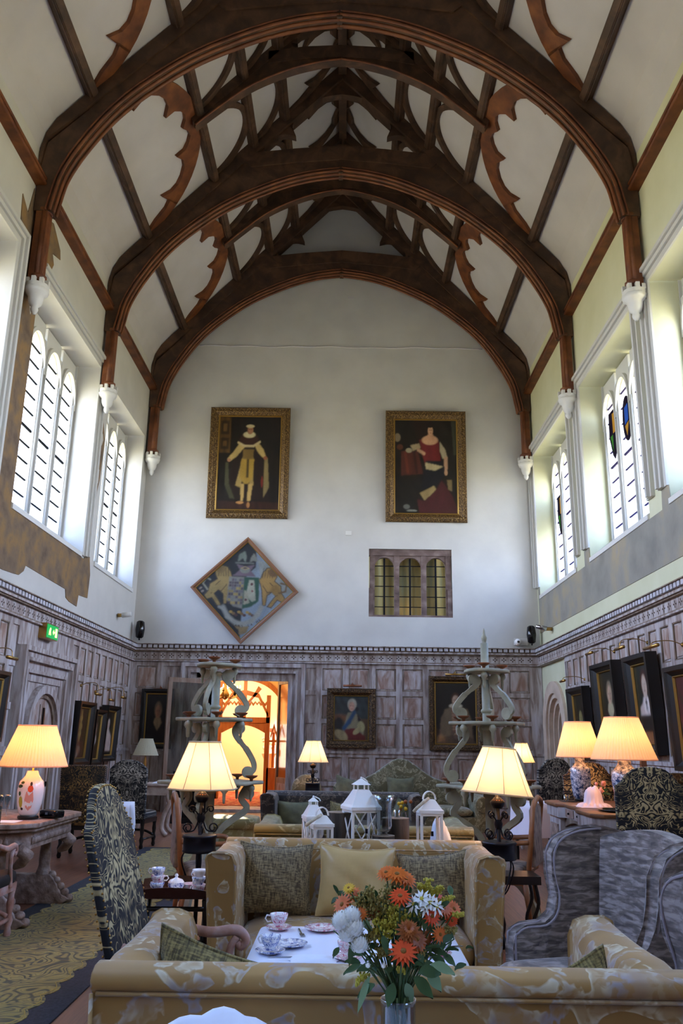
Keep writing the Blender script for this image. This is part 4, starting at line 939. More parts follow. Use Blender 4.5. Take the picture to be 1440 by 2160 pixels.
de(-.50, .40, .13, .11, '8c7340'); de(.56, .38, .15, .13, '7d5c34'); de(.62, .02, .12, .14, 'a07c3c', .5); de(-.62, .0, .13, .1, 'a58c50', .4)
p.line([D(-.74, -.02), D(-.84, .10), D(-.78, .22), D(-.70, .18)], .012, '9a9680'); p.line([D(.70, -.04), D(.82, .0), D(.84, .14), D(.72, .16)], .012, '7d5c34')
dp([(-.32, .26), (.28, .26), (.3, -.22), (.14, -.34), (-.02, -.38), (-.2, -.34), (-.34, -.22)], '8d8a80'); dp([(-.02, .26), (.28, .26), (.3, -.22), (.14, -.34), (-.02, -.38)], '22543f'); dp([(.08, .2), (.18, .2), (.24, -.2), (.16, -.24), (.04, -.1)], 'b5b39c'); dp([(0, 0), (.06, -.04), (.12, -.26), (0, -.3)], 'a9a58c')
cols = ['5c4c56', '8c8a80', 'a38a3c', '6a6a72', '4a3c46', 'b59a4e']
rg = random.Random(3)
for i in range(6):
    for j in range(9):
        x = -.31 + .048 * i; y = .22 - .058 * j; dp([(x, y), (x + .042, y), (x + .042, y - .05), (x, y - .05)], rg.choice(cols))
de(.14, .12, .04, .04, '5c2c30'); de(.16, -.02, .03, .03, '8a4a4a'); de(.04, -.2, .035, .035, '5c2c30')
dp([(-.26, .28), (.22, .28), (.1, .40), (.18, .52), (-.02, .48), (-.2, .52), (-.12, .4)], '7a6672'); de(-.02, .40, .14, .09, '8c8f84'); de(-.02, .44, .09, .035, '59505a'); p.line([D(-.10, .44), D(-.02, .47), D(.06, .44), D(-.02, .41), D(-.10, .44)], .006, 'b8a070')
dp([(-.22, .56), (.16, .56), (.16, .53), (-.22, .53)], '7d8278'); dp([(-.18, .56), (-.16, .72), (-.04, .80), (0, .68), (-.02, .56), (-.08, .64)], '7e8a7c'); dp([(.06, .56), (.08, .66), (.14, .76), (.2, .66), (.22, .58), (.14, .6)], '8a8c80')
for q in range(9): a = -.5 + .14 * q; de(-.02 + (q - 4) * .055, -.45 - .03 * (q % 3), .05, .04, ['b8954a', '8a6a3c', '5c3a34'][q % 3])
p.line([D(-.40, -.36), D(-.30, -.54), D(-.14, -.66), D(.02, -.69), D(.18, -.62), D(.30, -.48), D(.36, -.34)], .032, 'a9a89c'); p.line([D(-.48, -.36), D(-.38, -.4)], .02, 'a9a89c'); 
dp([(-.16, -.72), (0, -.74), (.14, -.72), (.1, -.86), (-.04, -.9), (-.06, -.8)], 'a58a5a')
for x, y in ((-.88, .0), (-.84, -.06), (.9, -.14), (.82, -.2)): de(x, y, .05, .03, '9a8a7a', .6)
p.I *= .72
t = picture('diamond shaped heraldic hatchment with two lions round a quartered shield', (-2.41, YE, 4.88), 'end', 1.79, 1.79, .075, .07, p, 'frame_wood', 'gold_in', .02, 0, False, 'hatchment', 'painting', True)
t.rotation_euler = (0, PI / 4 + .03, 0)
# motto scroll lettering on the hatchment
def letters(txt, mat, size, M, parent, name='lettering', ext=.001):
    cu = bpy.data.curves.new(name, 'FONT'); cu.body = txt; cu.size = size; cu.extrude = ext; cu.align_x = 'CENTER'; cu.materials.append(MATS[mat]); tmp = bpy.data.objects.new(name, cu); col.objects.link(tmp); me = bpy.data.meshes.new_from_object(tmp.evaluated_get(bpy.context.evaluated_depsgraph_get())); bpy.data.objects.remove(tmp); o = bpy.data.objects.new(name, me); col.objects.link(o); o.parent = parent; o.matrix_local = M; return o
txt = 'DER PARS LA ME'
for k, ch in enumerate(txt):
    if ch == ' ': continue
    a = math.radians(-142 + 7.4 * (k + .5)); rx = .50; x, z = -.02 + rx * math.cos(a) * .95, -.30 + rx * math.sin(a) * .78
    # into the hatchment's own (rotated) frame
    th = PI / 4 + .0; xx = x * 1.27 ; zz = z * 1.27
    lx, lz = xx * math.cos(th) - zz * math.sin(th) * 1, xx * math.sin(th) + zz * math.cos(th)
    letters(ch, 'carved_dark', .075, Matrix.Translation((lx, -.062, lz)) @ Matrix.Rotation(-(th + 0) - (a + PI / 2) * 1.0, 4, 'Y') @ Matrix.Rotation(PI / 2, 4, 'X'), t)
# centre portrait: man in white wig with blue sash (generic)
p = Paint(60, 72, '1c2226', '39474a', 11); p.poly([(0, 0), (1, 0), (1, .48), (0, .5)], '5c4630').ell(.18, .5, .25, .07, 'a5673a', 0, .6, .7).ell(.15, .38, .13, .16, '1a1c20', 0, .3)
p.poly([(.40, .62), (.60, .64), (.78, .48), (.86, .2), (.8, 0), (.2, 0), (.26, .2), (.34, .46)], '8c8468').poly([(.66, .6), (.78, .48), (.84, .28), (.70, .40)], '2c1c1e').poly([(.3, .26), (.6, .28), (.9, .1), (.9, 0), (.4, 0)], '6a1c20')
p.line([(.58, .62), (.44, .42), (.30, .28)], .05, '1f4f74').ell(.22, .13, .2, .1, 'a5936a', -.4).ell(.78, .32, .1, .12, 'b0a878', .5).ell(.66, .22, .12, .06, 'b0a070', .5).ell(.52, .80, .13, .13, 'b8b09c').ell(.51, .755, .085, .105, 'c79a82').ell(.66, .70, .05, .045, '16161a')
for s in (.48, .54): p.ell(s, .77, .012, .006, '3a2a24')
p.ell(.51, .70, .018, .006, '9a4a40'); p.streak(.1)
picture('carved gilt framed portrait of a wigged man with a blue sash', (.12, YE - .055, 2.00), 'end', 1.10, 1.30, .16, .11, p, 'gilt_dark', 'gold_in', .02, .03, True)
picture_light('dark bronze picture light above the wigged man portrait', (.14, YE - .055, 2.74), 'end', .42, .14, 'copper')
p = bust(21, '0f0d0c', '16120f', '6a5444', 'd0b094', '4a2a1a', 'd8ccb0', '8c745a', True, None, .5, .70, .075, 60, 84)
p.poly([(.24, .56), (.40, .60), (.40, .2), (.3, .06), (.16, .1), (.14, .34)], '7a6850').poly([(.78, .56), (.64, .60), (.64, .2), (.74, .06), (.86, .1), (.88, .34)], '7a6850').poly([(.40, .58), (.64, .58), (.60, .2), (.44, .2)], '8a5a44')
for q in range(8): p.line([(.42, .56 - .045 * q), (.62, .56 - .045 * q)], .01, 'b59478')
p.ell(.5, .14, .06, .05, 'c8a080').poly([(0, 0), (1, 0), (.86, .12), (.6, .18), (.3, .14), (.1, .1)], '554232', None, .8)
picture('gilt framed half length portrait of a woman in slashed doublet and high ruff', (2.46, YE - .055, 2.14), 'end', 1.20, 1.62, .13, .10, p, 'gilt_dark', 'gold_in', .03, .02, True)
picture_light('brass picture light above the ruffed woman portrait', (2.46, YE - .055, 3.02), 'end', .46, .16)
picture('black framed dim portrait in the left corner beside the doorway', (-4.24, YE - .055, 1.93), 'end', .72, 1.30, .10, .08, bust(31, '120e0b', '1c1611', '140e0c', 'a8765a', '7c6650', '9a8060', None, False, None, .55, .64, .11, 44, 64), 'frame_dark', 'gold_in', .03, .03)
picture_light('small copper picture light over the dim corner portrait', (-4.2, YE - .055, 2.60), 'end', .26, .1, 'copper')
# left wall, three framed panels
p = Paint(40, 52, '15110e', '241c15', 2); p.ell(.5, .78, .11, .05, 'a08a4c').ell(.5, .62, .14, .07, '8f7a3e').ell(.5, .48, .1, .06, 'a8925a').line([(.5, .9), (.5, .3)], .05, '8c7438').poly([(.1, .34), (.9, .34), (.96, 0), (.04, 0)], '4a2a1c').ell(.5, .16, .2, .1, '75604e').ell(.4, .08, .1, .05, '8a7868')
picture('black framed panel on left wall nearest the gothic door, gilded figure on dark ground', (XL + .055, 15.46, 1.58), 'left', .96, 1.10, .10, .16, p, 'frame_dark', 'gold_in', .022, .04)
picture('black framed portrait on left wall, middle and lowest of the three', (XL + .055, 16.44, 1.51), 'left', .70, 1.02, .09, .14, bust(41, '15110e', '1f1812', '241410', 'd8b898', '2a1a12', 'd8d0c0', None, False, None, .5, .68, .12, 40, 52), 'frame_dark', 'gold_in', .03, .04)
picture('black framed portrait on left wall nearest the corner, pale woman with white bodice', (XL + .055, 17.30, 1.59), 'left', .94, 1.08, .10, .14, bust(42, '15120f', '1d1814', 'd8bfb0', 'e6cdb8', '1a120e', 'e0cdbc', None, False, None, .5, .70, .10, 40, 52).poly([(0, 0), (1, 0), (1, .12), (0, .12)], '1a1411'), 'frame_dark', 'gold_in', .03, .04)
for y, z, n, w_ in ((15.5, 2.42, 'above the gilded panel nearest the gothic door', .32), (16.42, 2.36, 'above the middle portrait of the left wall', .3), (17.3, 2.45, 'above the pale woman portrait near the left corner', .32)):
    picture_light('brass swan neck picture light ' + n, (XL + .06, y, z), 'left', w_, .34, 'brass', .12)
picture('black framed picture at the left edge before the gothic door', (XL + .055, 11.4, 1.9), 'left', .98, .95, .10, .10, bust(43, '1f2824', '33423a', '2a1a16', 'c09a7a', '2a1a12', nx=40, ny=50), 'frame_dark', 'gold_in', .03, .03)
picture_light('brass picture light at left edge before the gothic door', (XL + .06, 11.45, 2.62), 'left', .34, .3, 'brass', .05)
# right wall, four portraits
R_ = XR - .055
picture('black framed portrait on right wall nearest the stone arch, woman in dark veil', (R_, 15.6, 1.90), 'right', 1.10, 1.24, .12, .15, bust(51, '16170f', '22231a', '3a3a22', 'a89a60', '2a2414', '7a7444', None, False, None, .45, .56, .12, 44, 56), 'frame_dark', 'gold_in', .022, .04)
picture('black framed portrait on right wall of a figure with loose white collar', (R_, 13.83, 2.12), 'right', 1.20, 1.38, .13, .17, bust(52, '15180f', '20251a', '331614', 'd8b496', '8c7a60', 'cfc39c', None, False, None, .5, .66, .11, 44, 56), 'frame_dark', 'gold_in', .022, .04)
picture('black framed portrait on right wall of a pale woman with cross on white bodice', (R_, 12.18, 2.08), 'right', 1.02, 1.40, .13, .17, bust(53, '14201a', '1f2c24', 'dcc8bc', 'ecd4bc', '4a1c10', 'efe2da', 'e6d4cc', False, None, .5, .72, .12, 44, 60).poly([(.1, .36), (.9, .36), (.84, .14), (.16, .14)], '1c1412').poly([(.1, .16), (.9, .16), (1, 0), (0, 0)], 'a5683c').line([(.5, .56), (.5, .44)], .015, '3a2018').line([(.46, .52), (.54, .52)], .012, '3a2018'), 'frame_dark', 'gold_in', .03, .05)
picture('black framed portrait at the right edge of the right wall, bright face', (R_, 10.55, 1.85), 'right', 1.20, 1.30, .12, .15, bust(54, '2a1c1a', '5a1c28', '5a1c28', 'e8d0a0', '2a3a20', 'e6dc9c', nx=44, ny=56), 'frame_dark', 'gold_in', .025, .04)
for y, z, n, w_, dr in ((15.5, 2.66, 'over the veiled woman nearest the stone arch', .3, .0), (13.7, 2.98, 'over the portrait with loose white collar', .34, .0), (12.15, 2.95, 'over the woman with cross on bodice', .36, .05), (10.9, 2.78, 'over the portrait at the right edge', .5, .0)):
    picture_light('brass picture light on right wall ' + n, (R_, y, z), 'right', w_, .42, 'brass', dr)
# ================================================================== SMALL WALL FITTINGS
t = thing('exit_sign', 'green illuminated exit sign in a brass case on the left wall', 'exit sign', (XL + .06, 13.37, 3.13), PI / 2)
MB().box(-.27, .27, -.13, 0, -.12, .12).build('case', 'brass', t); f = MB().box(-.25, .25, -.138, -.13, -.105, .105).build('sign_face', 'exit_green', t)
m = MB()
m.prism([(-.12, -.06), (-.10, -.06), (-.07, -.01), (-.05, -.06), (-.03, -.06), (-.055, .01), (-.04, .04), (-.07, .06), (-.09, .04), (-.11, .01)], (-.05, -.138, 0), X_, Z_, (0, -1, 0), .003); m.prism([(-.03, 0), (.01, .04), (.01, .015), (.06, .015), (.06, -.015), (.01, -.015), (.01, -.04)], (.03, -.138, 0), X_, Z_, (0, -1, 0), .003); m.box(.12, .2, -.141, -.138, -.07, .07)
m.build('running_figure', 'exit_white', f)
for s, x, y, n in ((-1, -4.74, 18.95, 'left'), (1, 4.2, 18.9, 'right')):
    t = thing('wall_speaker', 'black loudspeaker mounted in the %s far corner above the panelling' % n, 'speaker', (x, y, 3.66), -.6 * s)
    MB().lathe([(.05, 0), (.09, .03), (.11, .2), (.09, .37), (.05, .4)], (0, 0, .04), 10, 0, Matrix.Scale(1.0, 4)).build('cabinet', 'black_gloss', t); MB().tube([(0, 0, 0), (0, .02, .06)], .02, 8).build('bracket', 'black', t)
t = thing('security_camera', 'white dome security camera beside the right corner speaker', 'camera', (3.93, YE - .08, 3.74)); MB().box(-.09, .22, 0, .07, -.06, .1).build('mount', 'white_paint', t); MB().ball((-.02, -.06, 0), .08, seg=14, rings=8).build('dome', 'china', t); MB().ball((-.02, -.125, 0), .03).build('lens', 'black_gloss', t)
t = thing('wall_spotlight', 'small brass spotlight on the left wall below the far window', 'spotlight', (XL + .02, 17.7, 4.04)); MB().tube([(0, 0, 0), (.16, 0, 0)], .04, 10).build('stem', 'brass', t); MB().tube([(.1, -.02, 0), (.3, -.04, .02)], .055, 12).build('lamp_head', 'white_paint', t)
t = thing('wall_spotlight', 'small chrome spotlight on the right wall near the far corner', 'spotlight', (XR - .02, 17.9, 3.9)); MB().tube([(0, 0, 0), (-.2, 0, 0)], .04, 10).build('stem', 'brass', t); MB().tube([(-.12, -.02, 0), (-.34, .02, .06)], .05, 12).build('lamp_head', 'steel', t)
tag(MB().box(-.06, .08, YE - .03, YE, 6.24, 6.34).build('sensor_box', 'white_paint'), 'small white sensor box on the end wall between the paintings', 'sensor')
tag(MB().box(-.08, .08, YE - .012, YE, 12.55, 12.62).build('vent_plate', 'plaster_ceil'), 'small square patch on the gable below the crown of the arch', 'plate')
t = thing('wall_switch', 'black iron door catch on the panelling right of the doorway', 'catch', (-.86, YE - .08, 1.18)); MB().box(-.03, .03, -.03, 0, -.05, .05).tube([(0, -.03, 0), (.07, -.05, -.01)], .012, 6).build('catch_body', 'iron', t)
# ================================================================== FURNITURE HELPERS
def spow(a, e): return math.copysign(abs(a) ** e, a)
def sbox(m, c, d, e=.35, seg=28, rings=14, mat=0, M=None, e2=None):
    """soft superellipsoid box"""
    e2 = e2 or e
    def fn(u, v):
        a = 2 * PI * u; b = PI * (v - .5)
        return (c[0] + d[0] / 2 * spow(math.cos(b), e2) * spow(math.cos(a), e), c[1] + d[1] / 2 * spow(math.cos(b), e2) * spow(math.sin(a), e), c[2] + d[2] / 2 * spow(math.sin(b), e2))
    return m.grid(fn, seg, rings, mat, True, M, True)
def cushion(label, loc, rot, w_, h, t, mat, cat='cushion', group=None, seed=0, piping=None):
    """plump square cushion standing in its own xz plane, base at z=0"""
    rg = random.Random(seed); o = thing('cushion', label, cat, loc, 0, group); o.rotation_euler = rot
    ph = [rg.uniform(0, 6) for _ in range(4)]
    def pos(u, v, s):
        x, z = 2 * u - 1, 2 * v - 1
        th = max(0, (1 - abs(x) ** 2.6)) ** .5 * max(0, (1 - abs(z) ** 2.6)) ** .5
        px = x * (w_ / 2) * (1 - .09 * (1 - z * z)); pz = z * (h / 2) * (1 - .09 * (1 - x * x)) - .03 * h * (1 - x * x) * (z > 0) * z
        cr_ = .006 * math.sin(7 * x + ph[0] + 3 * z) * math.sin(6 * z + ph[1]) * (1 if th > .05 else 0)
        return (px, s * (t / 2 * th + .004 + cr_ * th), pz + h / 2)
    m = MB(); n = 18
    m.grid(lambda u, v: pos(u, v, -1), n, n); m.grid(lambda u, v: pos(1 - u, v, 1), n, n)
    m.build('cushion_cover', mat, o, weld=False)
    path = [pos(i / n, 0, 0) for i in range(n)] + [pos(1, i / n, 0) for i in range(n)] + [pos(1 - i / n, 1, 0) for i in range(n)] + [pos(0, 1 - i / n, 0) for i in range(n)]
    MB().tube(path, .006, 6, 0, True).build('piping', piping or mat, o)
    return o
def knole_sofa(label, loc, rz, mat, w_=1.57, d=.78, h=.92):
    t = thing('sofa', label, 'sofa', loc, rz); a = w_ / 2
    # back: profile in (y,z), rolled outward at the top
    prof = [(.005, .1), (.005, h - .062), (-.008, h - .055), (-.014, h - .035), (-.006, h - .014), (.018, h - .002), (.06, h), (.10, h - .01), (.125, h - .035), (.13, h - .09), (.16, .34), (.16, .1)]
    MB().prism(prof, (-a + .004, 0, 0), Y_, Z_, X_, w_ - .008, 0, True).build('back', mat, t, bevel=.006)
    m = MB(); zz_ = h - .066; m.tube([(-a + .02, -.002, zz_), (a - .02, -.002, zz_)], .006, 6)
    for s in (-1, 1): m.tube([(s * (a - .008), -.002, zz_), (s * (a - .04), .0, .12)], .006, 6)
    m.tube([(-a + .1, .15, h - .05), (a - .1, .15, h - .05)], .004, 6); m.build('piping', mat, t)
    for s in (-1, 1):
        m = MB(); N = 10
        def sec(k):
            y = .09 + (d - .09) * k / N
            q = [(-.165, .1), (-.16, .5), (-.15, h - .06), (-.13, h - .014), (-.09, h), (-.03, h), (-.004, h - .014), (.004, h - .035), (-.002, h - .062), (-.03, .5), (-.04, .1)]
            z_ = -.012 * math.sin(PI * k / N) - .024 * max(0, 1 - k / 1.6)
            return [(s * (a + x), y, z + z_ * (z > .6)) for x, z in q]
        S = [sec(k) for k in range(N + 1)]; n = len(S[0]); V = [p for r in S for p in r]
        F = [(i * n + k, i * n + (k + 1) % n, (i + 1) * n + (k + 1) % n, (i + 1) * n + k) for i in range(N) for k in range(n)]
        F += [tuple(range(n)), tuple(range(N * n, N * n + n))[::-1]]
        m.add(V, F, 0, False); ar = m.build('arm', mat, t, bevel=.008)
        MB().tube([(S[N][k][0], S[N][k][1] + .002, S[N][k][2]) for k in range(11)], .006, 6).build('piping', mat, ar)
    MB().box(-a + .12, a - .12, .1, d - .03, .1, .33).build('seat_frame', mat, t, bevel=.01)
    m = MB(); sbox(m, (0, .14 + (d - .12) / 2, .435), (w_ - .30, d - .13, .20), .22, 40, 12, 0, None, .6); m.build('seat_cushion', mat, t)
    for sx in (-1, 1):
        for y in (.06, d - .06): MB().lathe([(.02, 0), (.03, .04), (.035, .1)], (sx * (a - .14), y, 0), 10).build('leg', 'wood_brown', t)
    return t
def outline_back(w_, z0, z1, kind):
    a = w_ / 2
    if kind == 'camel': top = [(a, z1 - .16), (a * .93, z1 - .155), (a * .82, z1 - .13), (a * .66, z1 - .065), (a * .45, z1 - .02), (a * .2, z1 - .003), (0, z1)]
    elif kind == 'dome': top = [(a, z1 - .13), (a * .9, z1 - .10), (a * .7, z1 - .05), (a * .4, z1 - .012), (0, z1)]
    else: top = [(a, z1 - .02), (a * .95, z1), (0, z1)]
    return [(a * .96, z0)] + top + [(-x, z) for x, z in top[::-1][1:]] + [(-a * .96, z0)]
def tall_chair(label, loc, rz, fab, wood, w_=.60, h=1.28, kind='camel', arms=True, rec=.16, nails='brass', d=.52, seat_z=.46, th=.06):
    t = thing('dining_chair', label, 'chair', loc, rz); O = outline_back(w_, .40, h, kind)
    lean = lambda z: -rec * max(0, z - .4) / (h - .4)
    m = MB(); k = len(O); fr = [(x, th + lean(z), z) for x, z in O]; bk = [(x, lean(z), z) for x, z in O]
    # grid-free polygon faces
    m.add(fr + bk, [tuple(range(k))[::-1], tuple(range(k, 2 * k))] + [(i, (i + 1) % k, k + (i + 1) % k, k + i) for i in range(k)], 0, False)
    m.build('backrest', fab, t, bevel=.012)
    m = MB(); path = []
    P = [(x, z) for x, z in O]
    for (x1, z1), (x2, z2) in zip(P[:-1], P[1:]):
        n = max(1, int(math.hypot(x2 - x1, z2 - z1) / .024))
        for i in range(n): path.append((x1 + (x2 - x1) * i / n, z1 + (z2 - z1) * i / n))
    for x, z in path:
        for y in (th + .002, -.002): m.ball((x * .975, y + lean(z), z - .006), .0052, 0, 6, 3)
    m.build('nail_trim', nails, t)
    m = MB(); sbox(m, (0, d / 2 + .03, seat_z - .02), (w_ * .98, d, .13), .3, 28, 10, 0, None, .5); m.build('seat', fab, t)
    MB().box(-w_ / 2 + .02, w_ / 2 - .02, .05, d, seat_z - .12, seat_z - .06).build('seat_rail', wood, t)
    prof = [(.018, 0), (.03, .03), (.022, .07), (.034, .12), (.02, .17), (.03, .24), (.024, .30), (.034, .36), (.034, .40)]
    for sx in (-1, 1):
        for y in (.06, d): MB().lathe(prof, (sx * (w_ / 2 - .05), y, 0), 10).build('leg', wood, t)
    m = MB(); x = w_ / 2 - .05
    m.tube([(-x, .06, .13), (-x, d, .13)], .016, 8); m.tube([(x, .06, .13), (x, d, .13)], .016, 8); m.tube(catmull([(-x, d - .05, .16), (-.1, d - .05, .21), (.1, d - .05, .21), (x, d - .05, .16)], 5), .018, 8); m.build('stretcher', wood, t)
    if arms:
        for s in (-1, 1):
            x = s * (w_ / 2 - .015)
            pth = catmull([(x, -.02, .74), (x * 1.02, .10, .70), (x * 1.05, .22, .675), (x * 1.06, .32, .685), (x * 1.06, .36, .675), (x * 1.06, .38, .645), (x * 1.06, .36, .618), (x * 1.06, .34, .635)], 5)
            n = len(pth); m = MB(); m.tube(pth, [.017 + .006 * math.sin(PI * min(1, i / n * 1.3)) for i in range(n)], 8)
            m.tube(catmull([(x * 1.05, .34, .66), (x * 1.04, .31, .60), (x * 1.02, .33, .52), (x, .37, .44), (x, .38, .38)], 5), [.017] * 21, 8); m.build('arm', wood, t)
    return t
def lathe_shade(m, r0, r1, z0, z1, seg, pleat=0., mat=0, rings=1, ir=0):
    n = seg
    def fn(u, v):
        a = 2 * PI * u; r = r0 + (r1 - r0) * v; r *= (1 + (pleat if int(round(u * n)) % 2 else 0)); return (r * math.cos(a), r * math.sin(a), z0 + (z1 - z0) * v)
    return m.grid(fn, n, 4, mat, pleat == 0 and seg > 12, None, True)
def vase_lamp(label, loc, rz, r_sh, z_sh, vase_prof, vase_mat, stand='wood_black', lit=18, shade='shade_pleat', z0s=.40, rt=.5, rings=None, col_='ffb46a', decor=None):
    t = thing('table_lamp', label, 'table lamp', loc, rz); H0 = z0s
    MB().lathe([(.085, 0), (.09, .012), (.085, .025)], seg=20).build('base', stand, t)
    v = MB().lathe([(r, z + .025) for r, z in vase_prof], seg=28).build('vase', vase_mat, t)
    if decor:
        m = MB()
        for (a, z, sx, sz, mt) in decor:
            N = 8; R = [np.interp(z - .025 + sz * math.sin(2 * PI * k / N), [p[1] for p in vase_prof], [p[0] for p in vase_prof]) for k in range(N)]
            pts = [((R[k] + .0015) * math.cos(a + sx * math.cos(2 * PI * k / N)), (R[k] + .0015) * math.sin(a + sx * math.cos(2 * PI * k / N)), z + sz * math.sin(2 * PI * k / N)) for k in range(N)]
            r0 = np.interp(z - .025, [p[1] for p in vase_prof], [p[0] for p in vase_prof]) + .003
            m.add(pts + [(r0 * math.cos(a), r0 * math.sin(a), z)], [(k, (k + 1) % N, N) for k in range(N)], mt, True)
        m.build('painted_figure', ['petal_pink', 'green_leaf', 'golden_rod', 'carved_dark', 'petal_red'], v)
    zt = vase_prof[-1][1] + .025
    MB().tube([(0, 0, zt - .02), (0, 0, H0 + z_sh - .04)], .009, 8).build('stem', 'brass', t)
    m = MB(); lathe_shade(m, r_sh, r_sh * rt, H0, H0 + z_sh, 120, .022); sh = m.build('lamp_shade', shade, t)
    m = MB(); 
    for r, z in ((r_sh * 1.01, H0), (r_sh * rt * 1.01, H0 + z_sh)): m.tube([(r * math.cos(k * PI / 24), r * math.sin(k * PI / 24), z) for k in range(48)], .006, 6, 0, True)
    m.build('shade_trim', shade, sh)
    if lit:
        MB().ball((0, 0, H0 + z_sh * .42), .032).build('bulb', 'bulb', t); plight('lamp_light', (0, 0, H0 + z_sh * .42), lit, col_, .05, t)
    return t
def iron_floor_lamp(label, loc, rz, r_sh=.235, z0=1.17, z1=1.48, lit=16, tilt=0, simple=False):
    t = thing('floor_lamp', label, 'floor lamp', loc, rz)
    m = MB(); m.tube([(0, 0, .22), (0, 0, z0 + .03)], .014, 10); m.lathe([(.03, 0), (.045, .02), (.05, .04), (.02, .07)], (0, 0, z0 - .09), 12); m.lathe([(.022, 0), (.03, .03), (.022, .06)], (0, 0, .95), 10)
    m.build('pole', 'iron', t)
    MB().lathe([(.042, 0), (.046, .01), (.036, .024)], (0, 0, z0 - .06), 14).build('drip_pan', 'copper', t)
    MB().lathe([(.11, 0), (.115, .01), (.11, .02), (.11, .09), (.118, .1), (.11, .11)], (0, 0, .76), 24).build('drum', 'iron', t)
    def spiral(cx, cz, r, a0, turns, sg, n=16): return [(cx + r * (1 - .65 * i / n) * math.cos(a0 + sg * turns * 2 * PI * i / n), 0, cz + r * (1 - .65 * i / n) * math.sin(a0 + sg * turns * 2 * PI * i / n)) for i in range(n + 1)]
    for k in range(4):
        M = Matrix.Rotation(k * PI / 2 + .3, 4, 'Z'); m = MB()
        m.tube(catmull([(.115, 0, .93), (.105, 0, .905), (.085, 0, .90), (.075, 0, .925), (.095, 0, .94)], 4)[::-1] if False else spiral(.085, .915, .032, 0, 1.1, 1)[::-1] + catmull([(.10, 0, .89), (.045, 0, .90), (.018, 0, .96), (.02, 0, 1.0), (.045, 0, 1.03)], 4) + spiral(.065, 1.035, .026, PI, 1.1, -1), .005, 6, 0, False, True, M)
        m.tube(catmull([(.10, 0, .76), (.115, 0, .72), (.10, 0, .66), (.06, 0, .58), (.02, 0, .54)], 5), .005, 6, 0, False, True, M); m.build('scroll', 'iron', t)
    for k in range(3):
        M = Matrix.Rotation(k * 2 * PI / 3 + .5, 4, 'Z'); MB().tube(catmull([(.012, 0, .30), (.06, 0, .22), (.16, 0, .14), (.22, 0, .05), (.25, 0, .012), (.28, 0, .02)], 5), .012, 8, 0, False, True, M).build('leg', 'iron', t)
    M = Matrix.Translation((0, 0, z0)) @ Matrix.Rotation(tilt, 4, 'Y') @ Matrix.Translation((0, 0, -z0))
    m = MB(); V = []; N = 8
    def fn(u, v):
        a = 2 * PI * (u + 1 / 16); rr_ = r_sh + (r_sh * .46 - r_sh) * (v ** .92); q = (a - PI / 8) % (2 * PI / N); rr_ *= math.cos(PI / N) / math.cos(q - PI / N) * 1.04
        return (rr_ * math.cos(a), rr_ * math.sin(a), z0 + (z1 - z0) * v)
    m.grid(fn, 64, 8, 0, False, M, True); sh = m.build('lamp_shade', 'shade_cream', t)
    m = MB()
    for v in (0, 1): m.tube([tuple(M @ Vector(fn(k / 64, v))) for k in range(64)], .006, 6, 0, True)
    for k in range(8): m.tube([tuple(M @ Vector([q * 1.003 for q in fn(k / 8, v / 6)][:2] + [fn(k / 8, v / 6)[2]])) for v in range(7)], .0022, 5)
    m.build('shade_trim', 'shade_unlit', sh)
    if lit:
        MB().ball((0, 0, z0 + .12), .03).build('bulb', 'bulb', t); plight('lamp_light', (0, 0, z0 + .12), lit, 'ffbe78', .05, t)
    return t
